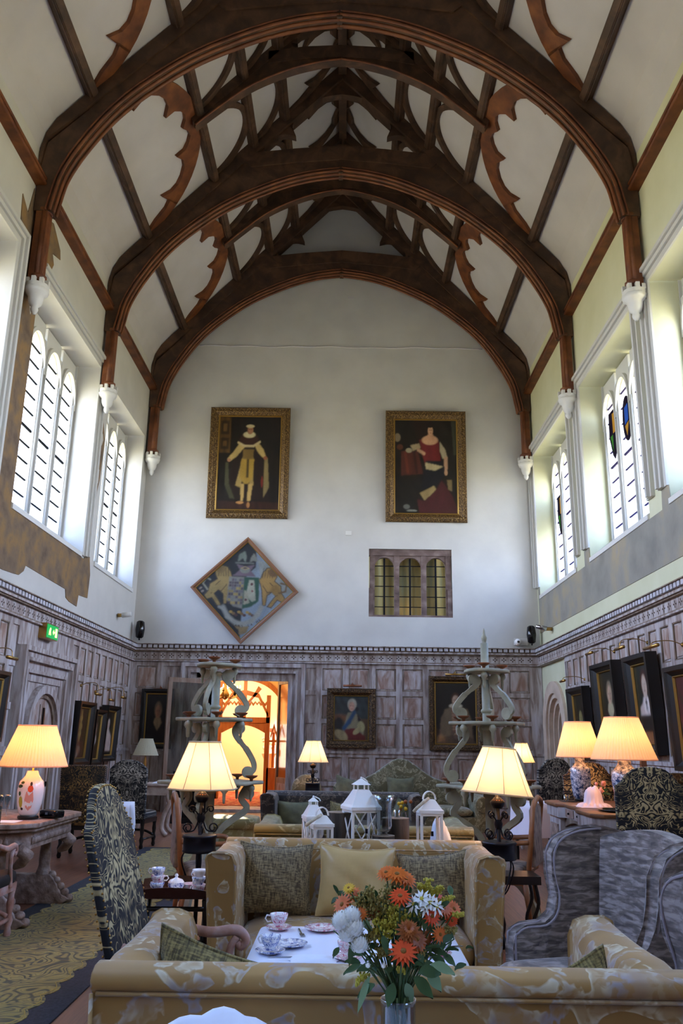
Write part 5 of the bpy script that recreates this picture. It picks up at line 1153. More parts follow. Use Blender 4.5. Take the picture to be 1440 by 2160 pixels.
def candle_tree(label, loc, rz, top=2.24, finial=None, flip=1):
    t = thing('candelabrum', label, 'candelabrum', loc, rz)
    zt = finial or top
    m = MB(); m.tube([(0, 0, .2), (0, 0, zt - .12)], .04, 12)
    for z in (.45, 1.0, 1.22, 1.62, 1.78, 2.1): m.lathe([(.04, 0), (.055, .015), (.055, .03), (.04, .045)], (0, 0, z), 12)
    if finial: m.lathe([(.022, 0), (.034, .02), (.02, .04), (.024, .06), (.03, .085), (.016, .12), (.01, .16), (.003, .18)], (0, 0, finial - .15), 12)
    m.build('pole', 'sage', t)
    tiers = [(top, .22, 3), (1.70, .34, 6), (1.12, .46, 6)]
    for ti, (z, r, nc) in enumerate(tiers):
        # lobed tray
        pts = []
        for k in range(60):
            a = 2 * PI * k / 60; rr_ = r * (1 + .10 * math.cos(a * (3 if nc == 3 else 6))); pts.append((rr_ * math.cos(a), rr_ * math.sin(a)))
        m = MB(); m.prism(pts, (0, 0, z - .03), X_, Y_, Z_, .03); tr = m.build('tray', 'sage', t, bevel=.008)
        for k in range(nc):
            a = 2 * PI * k / nc + .25 * (ti + 1); rr_ = r * .84; c = (rr_ * math.cos(a), rr_ * math.sin(a), z)
            MB().lathe([(.014, 0), (.018, .02), (.05, .035), (.062, .05), (.058, .052), (.02, .042)], c, 14).build('candle_cup', 'copper', tr)
            MB().lathe([(.02, -.03), (.034, -.05), (.036, -.075), (.016, -.10), (.014, -.15), (.01, -.18), (.003, -.185)], c, 10).build('pendant', 'sage', tr)
    # scroll brackets: wavy flat boards with round ends
    def bracket(a, z_lo, r_lo, z_hi, r_hi, th=.03, wd=.036):
        dz = z_hi - z_lo; P = catmull([(r_lo - .05, z_lo + .06, 0), (r_lo + .01, z_lo + .09, 0), (r_lo + .01, z_lo + dz * .3, 0), (r_lo * .72 + r_hi * .28, z_lo + dz * .50, 0), (r_lo * .5 + r_hi * .5 - .005, z_lo + dz * .60, 0), (r_hi + .02, z_lo + dz * .76, 0), (r_hi + .005, z_hi - .07, 0), (r_hi + .04, z_hi - .03, 0)], 5)
        m = MB(); L = []; R = []
        for i, p in enumerate(P):
            q = Vector(P[min(i + 1, len(P) - 1)]) - Vector(P[max(i - 1, 0)]); q.normalize(); n = Vector((-q.y, q.x)); w2 = wd * (.5 + .22 * math.sin(PI * i / len(P)))
            if abs(i - len(P) * .55) < 2: w2 *= .8
            L.append((p[0] + n.x * w2, p[1] + n.y * w2)); R.append((p[0] - n.x * w2, p[1] - n.y * w2))
        u = Vector((math.cos(a), math.sin(a), 0)); nn = Vector((-math.sin(a), math.cos(a), 0)); o = -nn * th / 2
        m.strip(L, R, o, u, Z_, nn, th)
        for (cx_, cz_, rr_) in ((r_lo - .045, z_lo + .075, .056), (r_hi + .06, z_hi - .065, .048)):
            m.prism([(cx_ + rr_ * math.cos(k * PI / 10), cz_ + rr_ * math.sin(k * PI / 10)) for k in range(20)], o * 1.15, u, Z_, nn, th * 1.15)
        return m
    for k in range(3):
        a = 2 * PI * k / 3 + .12 + (PI if flip < 0 else 0)
        bracket(a, 1.70, .30, top - .03, .07).build('scroll_bracket', 'sage', t)
        bracket(a, 1.12, .40, 1.67, .20).build('scroll_bracket', 'sage', t)
        # upside-down brace from lower tray to base, and curled foot
        P = catmull([(.36, 1.07, 0), (.30, .96, 0), (.36, .86, 0), (.22, .76, 0), (.10, .66, 0), (.05, .5, 0), (.08, .40, 0)], 5)
        u = Vector((math.cos(a), math.sin(a), 0)); nn = Vector((-math.sin(a), math.cos(a), 0)); L = []; R = []
        for i, p in enumerate(P):
            q = (Vector(P[min(i + 1, len(P) - 1)]) - Vector(P[max(i - 1, 0)])).normalized(); L.append((p[0] - q.y * .028, p[1] + q.x * .028)); R.append((p[0] + q.y * .028, p[1] - q.x * .028))
        m = MB(); m.strip(L, R, -nn * .018, u, Z_, nn, .036)
        for (cx_, cz_) in ((.37, 1.0), (.12, .43)): m.prism([(cx_ + .055 * math.cos(k2 * PI / 10), cz_ + .055 * math.sin(k2 * PI / 10)) for k2 in range(20)], -nn * .02, u, Z_, nn, .04)
        m.build('scroll_bracket', 'sage', t)
        P = catmull([(.03, .60, 0), (.10, .50, 0), (.22, .34, 0), (.34, .28, 0), (.44, .18, 0), (.50, .05, 0), (.47, .012, 0)], 5); L = []; R = []
        for i, p in enumerate(P):
            q = (Vector(P[min(i + 1, len(P) - 1)]) - Vector(P[max(i - 1, 0)])).normalized(); L.append((p[0] - q.y * .035, p[1] + q.x * .035)); R.append((p[0] + q.y * .035, p[1] - q.x * .035))
        m = MB(); m.strip(L, R, -nn * .022, u, Z_, nn, .044); m.build('leg', 'sage', t)
    return t
def cloth_table(label, loc, rz, w_, d, h, drop, mat='white_cloth', seed=1, group=None, tname='dining_table', tlabel=None, cat='tablecloth', leg='wood_black'):
    t = thing(tname, tlabel or ('small table hidden under ' + label), 'table', loc, rz); MB().box(-w_ / 2 + .01, w_ / 2 - .01, -d / 2 + .01, d / 2 - .01, h - .03, h - .004).build('tabletop', leg, t)
    for sx in (-1, 1):
        for sy in (-1, 1): MB().lathe([(.02, 0), (.025, .1), (.018, .3), (.03, h - .03)], (sx * (w_ / 2 - .06), sy * (d / 2 - .06), 0), 8).build('leg', leg, t)
    rg = random.Random(seed); m = MB(); N = 96; ph = rg.uniform(0, 6)
    def edge(u):
        a = 2 * PI * u; return (w_ / 2 * spow(math.cos(a), .12), d / 2 * spow(math.sin(a), .12))
    def fn(u, v):
        x, y = edge(u)
        if v < .5: k = v / .5; return (x * k, y * k, h + .001)
        k = (v - .5) / .5; f = .02 * k * (1 + math.sin(2 * PI * u * 13 + ph) * 1.1 + .5 * math.sin(2 * PI * u * 29)); n = math.hypot(x, y); dr = drop * (1 + .35 * abs(math.sin(2 * PI * u * 2)) ** 3)
        return (x * (1 + .01 * k) + x / n * f, y * (1 + .01 * k) + y / n * f, h + .001 - dr * k ** 1.0)
    m.grid(fn, N, 10, 0, True, None, True)
    o = m.build('tablecloth', mat); tag(o, label, cat, group); o.location = loc; o.rotation_euler = (0, 0, rz)
    return t
CUP = [(.018, 0), (.022, .006), (.02, .01), (.034, .025), (.042, .045), (.044, .058), (.041, .058), (.038, .044), (.03, .024), (.005, .014)]
def teacup(label, loc, rz=0, mat='china_pink', saucer=True, group=None, tip=0, s=1.):
    t = thing('teacup', label, 'cup', loc, rz, group); z = .006 if saucer else 0
    MB().lathe([(r * s, (q + z) * s) for r, q in CUP], seg=20, cap=False).build('bowl', mat, t)
    MB().tube([(.040 * s, 0, (z + .048) * s), (.058 * s, 0, (z + .05) * s), (.066 * s, 0, (z + .036) * s), (.055 * s, 0, (z + .022) * s), (.036 * s, 0, (z + .024) * s)], .004, 6).build('handle', 'china', t)
    return t
def plate(label, loc, r=.085, mat='china_pink', name='plate', group=None):
    o = MB().lathe([(r * .5, 0), (r * .55, .004), (r * .95, .012), (r, .016), (r * .97, .017), (r * .55, .007), (.002, .006)], seg=28, cap=False).build(name, mat); o.location = loc; return tag(o, label, 'saucer' if name == 'saucer' else 'plate', group)
def fork(label, loc, rz, name='fork', L=.17):
    m = MB(); m.box(-L / 2, L * .15, -.004, .004, 0, .003); m.box(L * .15, L * .28, -.011, .011, 0, .003)
    if name == 'fork':
        for q in (-.009, -.003, .003, .009): m.box(L * .28, L / 2, q - .0015, q + .0015, .001, .003)
    else: m.box(L * .1, L / 2, -.009, .009, .001, .003)
    o = m.build(name, 'steel'); o.location = loc; o.rotation_euler = (0, 0, rz); return tag(o, label, name)
def napkin(label, loc, w_, d, h, seed=1, mat='napkin', name='napkin', dome=False):
    m = MB(); rg = random.Random(seed); a, b, c = [rg.uniform(0, 6) for _ in range(3)]
    def fn(u, v):
        x, y = 2 * u - 1, 2 * v - 1; e = max(0, 1 - abs(x) ** 3) * max(0, 1 - abs(y) ** 3)
        e = e ** .6; z = h * e * (.74 + .13 * math.sin(3 * x + 2 * y + a) + .07 * math.sin(6 * y - 4 * x + b) + .06 * abs(math.sin(9 * x + 5 * y + c)))
        if dome: q = math.hypot(x * 1.15, y * 1.15); z = h * (.18 * (q < 1.1) * (1 + .5 * math.sin(14 * math.atan2(y, x))) * e + max(0, 1 - (q / .62) ** 3) ** .5 * (.85 + .05 * math.sin(9 * x)))
        return (x * w_ / 2 * (1 + .06 * math.sin(5 * y + a)), y * d / 2 * (1 + .06 * math.sin(5 * x + b)), max(.002, z))
    m.grid(fn, 26, 26); o = m.build(name, mat); o.location = loc; return tag(o, label, 'napkin')
# ================================================================== SOFAS AND THE TEA TABLE
knole_sofa('gold floral sofa in the foreground, seen from behind', (.135, 2.42, 0), 0, 'sofa_gold', 1.60, .74)
knole_sofa('gold floral sofa facing the camera across the tea table', (.06, 5.50, 0), PI, 'sofa_gold', 1.57, .80)
knole_sofa('olive patterned sofa with its back to the camera behind the lanterns', (.14, 6.38, 0), 0, 'sofa_olive', 1.60, .80, .91)
knole_sofa('dark brown velvet sofa facing the camera behind the log table', (-.02, 10.35, 0), PI, 'sofa_brown', 1.80, .80, .93)
# camel backed sofa against the end wall
t = thing('sofa', 'wide green camel backed sofa in front of the end wall panelling', 'sofa', (.95, 14.9, 0), PI); O = []
for i in range(41):
    x = -1.15 + 2.3 * i / 40; z = .83 + .34 * math.exp(-(x / .42) ** 2) + .06 * math.cos(x * 1.6); O.append((x, z if abs(x) < 1.1 else z - .05))
O = [(-1.15, .15)] + O + [(1.15, .15)]; m = MB(); n = len(O)
m.strip([(x, z) for x, z in O[1:-1]], [(x, .15) for x, z in O[1:-1]], (0, 0, 0), X_, Z_, Y_, .16); m.build('back', 'sofa_camel', t, bevel=.03)
for s in (-1, 1):
    m = MB(); m.tube([(s * 1.24, .0, .56), (s * 1.26, .45, .56), (s * 1.28, .84, .54)], [.12, .13, .13], 16); m.box(*sorted((s * 1.14, s * 1.32)), .02, .82, .12, .55); m.build('arm', 'sofa_camel', t, bevel=.01)
m = MB(); sbox(m, (0, .5, .42), (2.25, .7, .18), .2, 40, 10, 0, None, .6); m.build('seat_cushion', 'sofa_camel', t); MB().box(-1.15, 1.15, .05, .82, .12, .35).build('seat_frame', 'sofa_camel', t)
for sx in (-1.2, 1.2):
    for y in (.1, .74): MB().lathe([(.02, 0), (.035, .12)], (sx, y, 0), 8).build('leg', 'wood_brown', t)
cushion('plain green cushion at the centre of the camel backed sofa', (.93, 14.55, .52), (-.2, 0, 0), .46, .42, .14, 'cushion_green', seed=1)
cushion('dark green cushion at the left end of the camel backed sofa', (.10, 14.45, .52), (-.3, .2, .2), .62, .40, .14, 'cushion_green', seed=2)
# cushions
cushion('brown tweed cushion at the left end of the gold sofa facing the camera', (-.405, 5.18, .535), (-.20, .04, .1), .43, .385, .15, 'tweed', seed=3)
cushion('pale gold silk cushion in the middle of the gold sofa', (.06, 5.15, .53), (-.22, .05, 0), .44, .385, .16, 'silk_gold', seed=4)
cushion('brown tweed cushion at the right end of the gold sofa facing the camera', (.55, 5.16, .53), (-.22, -.10, -.12), .43, .36, .15, 'tweed', seed=5)
cushion('green tweed cushion slumped in the left corner of the foreground sofa', (-.36, 2.73, .50), (.22, .22, -.1), .52, .44, .16, 'tweed_olive', seed=6)
cushion('green tweed cushion in the right corner of the foreground sofa', (.67, 2.72, .50), (.25, -.34, .1), .42, .41, .14, 'tweed_olive', seed=7)
cushion('olive cushion at the left end of the dark brown sofa', (-.55, 10.0, .48), (-.2, .0, .1), .48, .36, .14, 'cushion_green', seed=8)
cushion('olive cushion in the middle of the dark brown sofa', (.0, 10.0, .48), (-.2, .1, 0), .40, .34, .14, 'tweed_olive', seed=9)
cushion('olive cushion leaning at the right end of the dark brown sofa', (.62, 10.0, .48), (-.2, .5, 0), .40, .36, .14, 'cushion_green', seed=10)
# tea table
cloth_table('white cloth on the tea table between the two gold sofas', (.06, 4.08, 0), 0, .92, .74, .62, .30, 'white_cloth', 3, tlabel='low tea table under white cloth between the gold sofas')
Zt = .623
def cup_set(n, x, y, mat, rz):
    plate('%s saucer %s' % n, (x, y, Zt), .065, mat, 'saucer'); teacup('%s teacup %s' % n, (x, y, Zt + .007), rz, mat)
cup_set(('pink patterned', 'near the far left corner of the tea table'), -.31, 4.36, 'china_pink', PI)
cup_set(('blue patterned', 'near the front left corner of the tea table'), -.31, 3.90, 'china_blue', 2.6)
cup_set(('pink patterned', 'behind the white roses on the tea table'), .02, 3.82, 'china_pink', 2.0)
cup_set(('rose patterned', 'at the front right of the tea table'), .40, 3.90, 'china_pink', .5)
plate('pink speckled plate at the back of the tea table', (-.10, 4.36, Zt), .088)
plate('blue edged plate beside the blue teacup', (-.235, 4.03, Zt), .08, 'china_blue')
plate('pink edged plate at the right side of the tea table', (.42, 4.20, Zt), .085)
fork('steel fork beside the pink speckled plate', (-.20, 4.30, Zt), -1.4); fork('steel fork behind the blue edged plate', (-.25, 4.12, Zt), -.15)
fork('steel knife in front of the blue teacup', (-.20, 3.84, Zt), .05, 'knife', .22); fork('steel knife right of the speckled plate', (.03, 4.30, Zt), -1.3, 'knife'); fork('steel knife at the right side of the tea table', (.46, 4.05, Zt), .5, 'knife')
napkin('folded white napkin at the front of the tea table', (-.12, 3.80, Zt), .2, .12, .02, 4)
# ---- foreground table with flowers
cloth_table('white cloth on the foreground table behind the sofa', (-.05, 1.75, 0), 0, 1.1, .9, .72, .25, 'white_cloth', 9, tlabel='foreground table with flowers behind the sofa, mostly below the frame')
napkin('crumpled white napkin on the foreground table, left', (-.33, 1.98, .722), .58, .22, .235, 2)
napkin('small crumpled white napkin right of the flower vase', (.225, 2.02, .722), .12, .10, .185, 5); napkin('crumpled white napkin at right end of the foreground table', (.375, 2.02, .722), .14, .12, .185, 8)
t = thing('flower_vase', 'clear glass cylinder vase holding the orange and white bouquet', 'vase', (.128, 2.12, .723))
MB().lathe([(.036, 0), (.038, .01), (.040, .20), (.041, .212), (.039, .212), (.038, .2), (.035, .02), (.004, .018)], seg=28, cap=False).build('vase_glass', 'crystal', t)
m = MB(); rg = random.Random(7)
for k in range(16):
    a = rg.uniform(0, 6.3); m.tube([(.024 * math.cos(a), .024 * math.sin(a), .02), (-.012 * math.cos(a), -.012 * math.sin(a), .15), (-.03 * math.cos(a), -.03 * math.sin(a), .22)], .0028, 5)
m.build('cut_stems', 'stem', t)
plain('water', 'dfe9ee', .05)
B_ = Vector((.128, 2.12, .723 + .19))
def stem_to(m, p, r=.0022): m.tube(catmull([tuple(B_ + Vector((rg.uniform(-.015, .015), rg.uniform(-.015, .015), 0))), tuple(B_ * .45 + Vector(p) * .55 + Vector((0, 0, .02))), tuple(p)], 4), r, 5)
def daisy(label, p, nrm, r, mat, rings=2, n=16, eye='flower_eye'):
    t = thing('daisy', label, 'flower', p, 0, None); N = Vector(nrm).normalized(); t.rotation_euler = N.to_track_quat('Z', 'Y').to_euler(); m = MB()
    for q in range(rings):
        for k in range(n):
            a = 2 * PI * (k + .5 * q) / n; L = r * (1 - .2 * q); c, s = math.cos(a), math.sin(a); wd = r * .12; z = .004 * q; lift = .18 * r * (q + .3)
            P = [(.12 * L, 0, z), (.55 * L, wd, z + lift * .5), (L, 0, z + lift * .6 - .1 * r), (.55 * L, -wd, z + lift * .5)]
            m.add([(x * c - y * s, x * s + y * c, zz) for x, y, zz in P], [(0, 1, 2, 3)], 0, True)
    m.build('petals', mat, t); MB().ball((0, 0, .004), r * .2, 0, 8, 4, (1, 1, .5)).build('flower_eye', eye, t)
    inv = t.rotation_euler.to_matrix().inverted(); m = MB(); v0 = inv @ (B_ - Vector(p)); m.tube(catmull([(0, 0, 0), tuple(inv @ ((B_ - Vector(p)) * .45 + Vector((0, 0, .02)))), tuple(v0)], 4), .002, 5); m.build('flower_stem', 'stem', t)
    return t
def ballflower(label, p, r, mat, n=90):
    t = thing('rose', label, 'flower', p); m = MB(); g = PI * (3 - 5 ** .5)
    for k in range(n):
        z = 1 - 1.5 * k / n; a = g * k; q = math.sqrt(max(0, 1 - z * z)); d = Vector((q * math.cos(a), q * math.sin(a), z)); u = d.cross(Vector((0, 0, 1))); u = (u if u.length > .01 else Vector((1, 0, 0))).normalized(); v = d.cross(u); w2 = r * .42
        c = d * r * .8; m.add([tuple(c - u * w2 * .5), tuple(c + v * w2 * .5 + d * r * .05), tuple(c + u * w2 * .6), tuple(c - v * w2 * .8 + d * r * .28)], [(0, 1, 2, 3)], 0, True)
    m.ball((0, 0, 0), r * .7, 0, 10, 6); m.build('petals', mat, t); m = MB(); m.tube(catmull([(0, 0, -r * .5), tuple((B_ - Vector(p)) * .5 + Vector((0, 0, .015))), tuple(B_ - Vector(p))], 4), .002, 5); m.build('flower_stem', 'stem', t)
    return t
def at2(a, b, Y=2.12):     # bloom position on the bouquet's own layout grid (about 1 mm units round the vase axis)
    return (.1271 + (a - 840) * .00109, Y, 1.0948 - (b - 1950) * .00099)
FL = [('orange daisy at the crown of the bouquet', 838, 1845, 2.10, (0, -.6, 1), .032, 'petal_orange'), ('orange daisy right of the crown of the bouquet', 858, 1858, 2.12, (.3, -.7, 1), .03, 'petal_orange'), ('rust orange daisy just under the crown, left', 818, 1850, 2.16, (-.4, -.6, 1), .028, 'petal_orange'), ('bright red orange gerbera above the white lilies', 842, 1886, 2.06, (0, -.75, 1), .030, 'petal_red'),
      ('orange daisy at the far left of the bouquet', 722, 1912, 2.10, (-.8, -.9, .6), .030, 'petal_orange'), ('orange daisy above the white roses', 742, 1896, 2.14, (-.5, -.7, 1), .026, 'petal_orange'), ('small orange daisy right of the white roses', 760, 1927, 2.08, (-.2, -1, .3), .018, 'petal_orange'), ('yellow daisy at the upper left of the bouquet', 735, 1880, 2.12, (-.4, -.8, 1), .018, 'petal_yellow'),
      ('large red gerbera low at the centre of the bouquet', 846, 1992, 2.02, (0, -.8, .75), .036, 'petal_red'), ('rust pompon daisy at the centre of the bouquet', 858, 1955, 2.04, (0, -.9, .6), .032, 'petal_rust'), ('rust daisy right of the large red gerbera', 876, 1975, 2.06, (.3, -.9, .5), .028, 'petal_rust'), ('rust daisy below the pompon, right', 880, 1990, 2.08, (.4, -.9, .3), .024, 'petal_orange'),
      ('red daisy right of the white lilies', 928, 1903, 2.12, (.4, -.7, .9), .024, 'petal_red'), ('orange daisy with yellow eye, right of centre', 908, 1926, 2.06, (.3, -1, .4), .024, 'petal_red'), ('orange red daisy at upper right', 938, 1920, 2.12, (.4, -.8, .7), .026, 'petal_orange'), ('orange daisy at the far right of the bouquet', 962, 1925, 2.14, (.6, -.8, .6), .026, 'petal_orange'),
      ('small red daisy at the right over the sofa seat', 955, 1945, 2.12, (.5, -1, .1), .020, 'petal_red'), ('orange daisy low at the right of the bouquet', 926, 1968, 2.08, (.4, -1, .3), .022, 'petal_orange'), ('rust daisy left of the golden spray', 790, 1929, 2.1, (-.3, -1, .4), .02, 'petal_rust'), ('rust daisy deep in the right of the bouquet', 898, 1978, 2.1, (.5, -1, .2), .022, 'petal_rust')]
for (lb, x, y, Y, nr, r, mt) in FL:
    daisy(lb, at2(x, y, Y), nr, r, mt, 4 if 'pompon' in lb else 2, 15)
for (lb, x, y, r) in (('white rose, topmost of the white cluster', 741, 1930, .022), ('white rose, leftmost of the white cluster', 720, 1942, .024), ('white rose in the middle of the white cluster', 745, 1955, .026), ('white rose, lower left of the white cluster', 732, 1968, .022), ('cream rose, lowest of the white cluster', 757, 1990, .022)):
    ballflower(lb, at2(x, y, 2.06), r, 'petal_white')
for i, (x, y, nm) in enumerate(((872, 1902, 'left'), (888, 1890, 'upper'), (905, 1898, 'middle'), (895, 1908, 'lower'), (917, 1906, 'right'))):
    daisy('white lily, %s of the white lilies right of centre' % nm, at2(x, y, 2.06), ((i - 2) * .3, -.9, .6), .026, 'petal_white', 2, 6, 'golden_rod')
for i, (x, y) in enumerate(((775, 2028), (807, 2028))): ballflower('small white bud low on the %s of the bouquet' % ('left' if i == 0 else 'front'), at2(x, y, 2.05), .007, 'petal_white', 14)
m = MB()
def spray(m, p0, p1, n, spread, mat):
    p0, p1 = Vector(p0), Vector(p1); m.tube([tuple(p0), tuple(p1)], .0015, 4, 0)
    for k in range(int(n * 1.8)):
        q = p0.lerp(p1, rg.uniform(.25, 1)); o = Vector((rg.gauss(0, 1), rg.gauss(0, .8), rg.gauss(0, .6))) * spread * (1.1 - .6 * (q - p0).length / max(1e-6, (p1 - p0).length)); m.ball(tuple(q + o), rg.uniform(.0016, .0038), mat, 5, 3)
for (x0, y0, x1, y1, n, sp, mt) in ((800, 1960, 815, 1868, 130, .014, 2), (790, 1950, 775, 1870, 110, .013, 2), (765, 1920, 760, 1890, 60, .012, 2), (830, 1980, 830, 1910, 150, .014, 1), (815, 1990, 800, 1940, 120, .015, 1), (860, 1940, 870, 1925, 60, .012, 1), (900, 1900, 905, 1852, 90, .007, 1), (905, 1895, 930, 1865, 90, .007, 1), (925, 1905, 955, 1888, 60, .006, 1), (890, 1880, 885, 1862, 50, .006, 1), (955, 1930, 975, 1925, 40, .005, 1), (795, 2020, 815, 2000, 70, .010, 2), (850, 2050, 842, 2040, 40, .006, 1), (880, 2020, 885, 2005, 60, .01, 2), (780, 2050, 750, 2075, 60, .005, 1), (770, 1990, 790, 1970, 80, .012, 2), (930, 1965, 960, 1960, 40, .008, 2)):
    spray(m, at2(x0, y0, 2.10), at2(x1, y1, 2.08), n, sp, mt)
    m.tube([tuple(B_), at2(x0, y0, 2.10)], .0016, 4, 0)
tag(m.build('flower_filler', ['stem', 'golden_rod', 'golden_brown']), 'golden green filler sprays among the blooms of the bouquet', 'flower filler', kind='stuff')
m = MB()
def leaf(m, p, d, L, wd, mat=0):
    p, d = Vector(p), Vector(d).normalized(); s = d.cross(Vector((0, -1, .3))); s = (s if s.length > .05 else Vector((1, 0, 0))).normalized(); V = []; n = 6
    for i in range(n + 1):
        t_ = i / n; c = p + d * L * t_ + Vector((0, 0, -.25 * L * t_ * t_)); w2 = wd * math.sin(PI * (t_ * .94 + .03)); V += [tuple(c - s * w2 + Vector((0, 0, .004))), tuple(c), tuple(c + s * w2 + Vector((0, 0, .004)))]
    m.add(V, [(3 * i + a, 3 * i + a + 1, 3 * i + a + 4, 3 * i + a + 3) for i in range(n) for a in (0, 1)], mat, True)
for (x, y, dx, dz, L, wd) in ((780, 2060, -.5, -1, .07, .011), (765, 2040, -1, -.2, .05, .01), (800, 2040, -1, .1, .06, .013), (745, 1990, -.2, -1, .05, .01), (880, 2050, 1, .2, .06, .02), (905, 2030, 1, -.1, .06, .016), (900, 2055, .7, -.6, .05, .02), (830, 2075, -.3, -.8, .045, .018), (855, 2078, .4, -.8, .04, .016), (870, 2060, .6, -.4, .06, .02), (905, 2008, 1, .05, .05, .012), (790, 2075, -.6, -.3, .05, .014), (765, 2010, -.5, .2, .04, .012), (935, 2020, .8, -.4, .035, .012), (860, 2010, .2, 1, .05, .012), (815, 2010, -.2, 1, .06, .012), (890, 1960, .3, 1, .06, .012), (840, 1925, .1, 1, .05, .01), (930, 1990, .5, .7, .05, .012), (780, 1970, -.4, .8, .05, .012), (875, 1930, 0, 1, .05, .01)):
    leaf(m, at2(x, y, 2.08 + rg.uniform(-.03, .05)), (dx, rg.uniform(-.4, .2), dz), L * .9, wd * .72, 0 if rg.random() < .75 else 1)
for k in range(170):
    x, y = rg.gauss(850, 55), rg.uniform(1900, 2060); leaf(m, at2(x, y, rg.uniform(2.08, 2.18)), (rg.uniform(-.8, .8), rg.uniform(-.5, .5), rg.uniform(.1, 1)), rg.uniform(.025, .05), rg.uniform(.003, .009), 0)
for k in range(40): stem_to(m, at2(rg.gauss(850, 60), rg.uniform(1890, 2000), rg.uniform(2.06, 2.18)), .0015)
tag(m.build('bouquet_foliage', ['green_leaf', 'green_pale']), 'dark green leaves and stems of the bouquet', 'foliage', kind='stuff')
# ================================================================== WING ARMCHAIRS
def wing_chair(label, loc, rz):
    t = thing('wing_armchair', label, 'armchair', loc, rz)
    # inner back shell
    m = MB()
    def bk(u, v, off):
        x = (2 * u - 1); z = .40 + .72 * v - .035 * x * x * (v > .9) ; return (x * (.29 + .05 * v), -.10 * v + .05 * x * x + off, z + (.03 * (1 - x * x) if v > .99 else 0))
    n = 14; m.grid(lambda u, v: bk(u, v, .09), n, n); m.grid(lambda u, v: bk(1 - u, v, .0), n, n)
    m.grid(lambda u, v: tuple(Vector(bk(u, 1, 0)).lerp(Vector(bk(u, 1, .09)), v)), n, 2); m.build('back', 'velvet_grey', t)
    side = [(.0, .12), (.62, .12), (.62, .58), (.60, .64), (.54, .665), (.44, .675), (.37, .72), (.335, .80), (.34, .90), (.33, 1.0), (.28, 1.07), (.18, 1.11), (.05, 1.125), (-.06, 1.10), (-.05, .6)]
    for s in (-1, 1):
        def P(y, z, o): 
            flare = .05 * max(0, (y - .05) / .3) * (z > .7) * min(1, (z - .7) / .25) if z > .7 else 0
            roll = .02 * (y > .5)
            return (s * (.31 + o + flare + roll + .04 * max(0, min(1, (z - .4) / .7))), y - .03, z)
        k = len(side); inn = [P(y, z, 0) for y, z in side]; out = [P(y, z, .085) for y, z in side]
        m = MB().add(inn + out, [tuple(range(k)), tuple(range(k, 2 * k))[::-1]] + [(i, (i + 1) % k, k + (i + 1) % k, k + i) for i in range(k)], 0, False)
        wg = m.build('wing', 'velvet_grey', t, bevel=.02, seg=3)
        m = MB()
        for o_ in (.0, .085): m.tube(catmull([tuple(Vector(P(y, z, o_)) + Vector((0, .004, .004))) for y, z in side[1:13]], 3), .006, 6)
        m.build('piping', 'velvet_pipe', wg)
    MB().box(-.33, .33, .02, .56, .12, .34).build('seat_frame', 'velvet_grey', t, bevel=.02)
    m = MB(); sbox(m, (0, .42, .46), (.62, .70, .21), .25, 30, 10, 0, None, .5); m.build('seat_cushion', 'velvet_grey', t)
    for sx in (-1, 1):
        for y in (.04, .54): MB().lathe([(.016, 0), (.025, .06), (.03, .12)], (sx * .33, y, 0), 8).build('leg', 'wood_brown', t)
    return t
plain('velvet_pipe', '8e8288', .6, sheen=.5)
wing_chair('grey velvet wing armchair right of the tea table', (1.43, 4.20, 0), math.radians(107)).scale = (.96, .90, .965)
wing_chair('grey velvet wing armchair cut off by the right edge of the frame', (1.60, 2.92, 0), math.radians(6)).scale = (.98, .9, .97)
# ================================================================== DAMASK CHAIRS
tall_chair('tall black and gold damask armchair left of the tea table', (-.81, 3.72, 0), math.radians(-90), 'damask_big', 'wood_worn', .62, 1.31, 'camel', True, .25, 'brass', .50, .46, .035)
tall_chair('flat topped dark damask chair beside the gothic door, back to the camera', (-3.42, 11.35, 0), 0, 'damask_dark', 'wood_black', .60, 1.15, 'flat', False, .06, 'wood_worn')
tall_chair('dim silver damask chair left of the doorway, back to the camera', (-3.08, 12.35, 0), -.15, 'damask_silver', 'wood_black', .56, 1.2, 'dome', False, .06, 'black')
tall_chair('dark damask chair cut off by the left edge beside the console', (-2.83, 6.50, 0), 0, 'damask_dark', 'wood_worn', .56, 1.16, 'camel', True, .06)
tall_chair('large black and silver damask chair at near end of the right sideboard', (2.68, 7.72, 0), -.05, 'damask_big', 'wood_pale', .60, 1.32, 'camel', True, .10, 'iron')
tall_chair('bronze damask chair beyond the right sideboard lit by lamplight', (2.96, 10.62, 0), -.08, 'damask_gold', 'wood_pale', .60, 1.30, 'camel', True, .08, 'copper')
tall_chair('shadowed damask chair nearest the stone arch', (3.06, 12.75, 0), .35, 'damask_silver', 'wood_pale', .60, 1.30, 'camel', True, .10, 'iron')
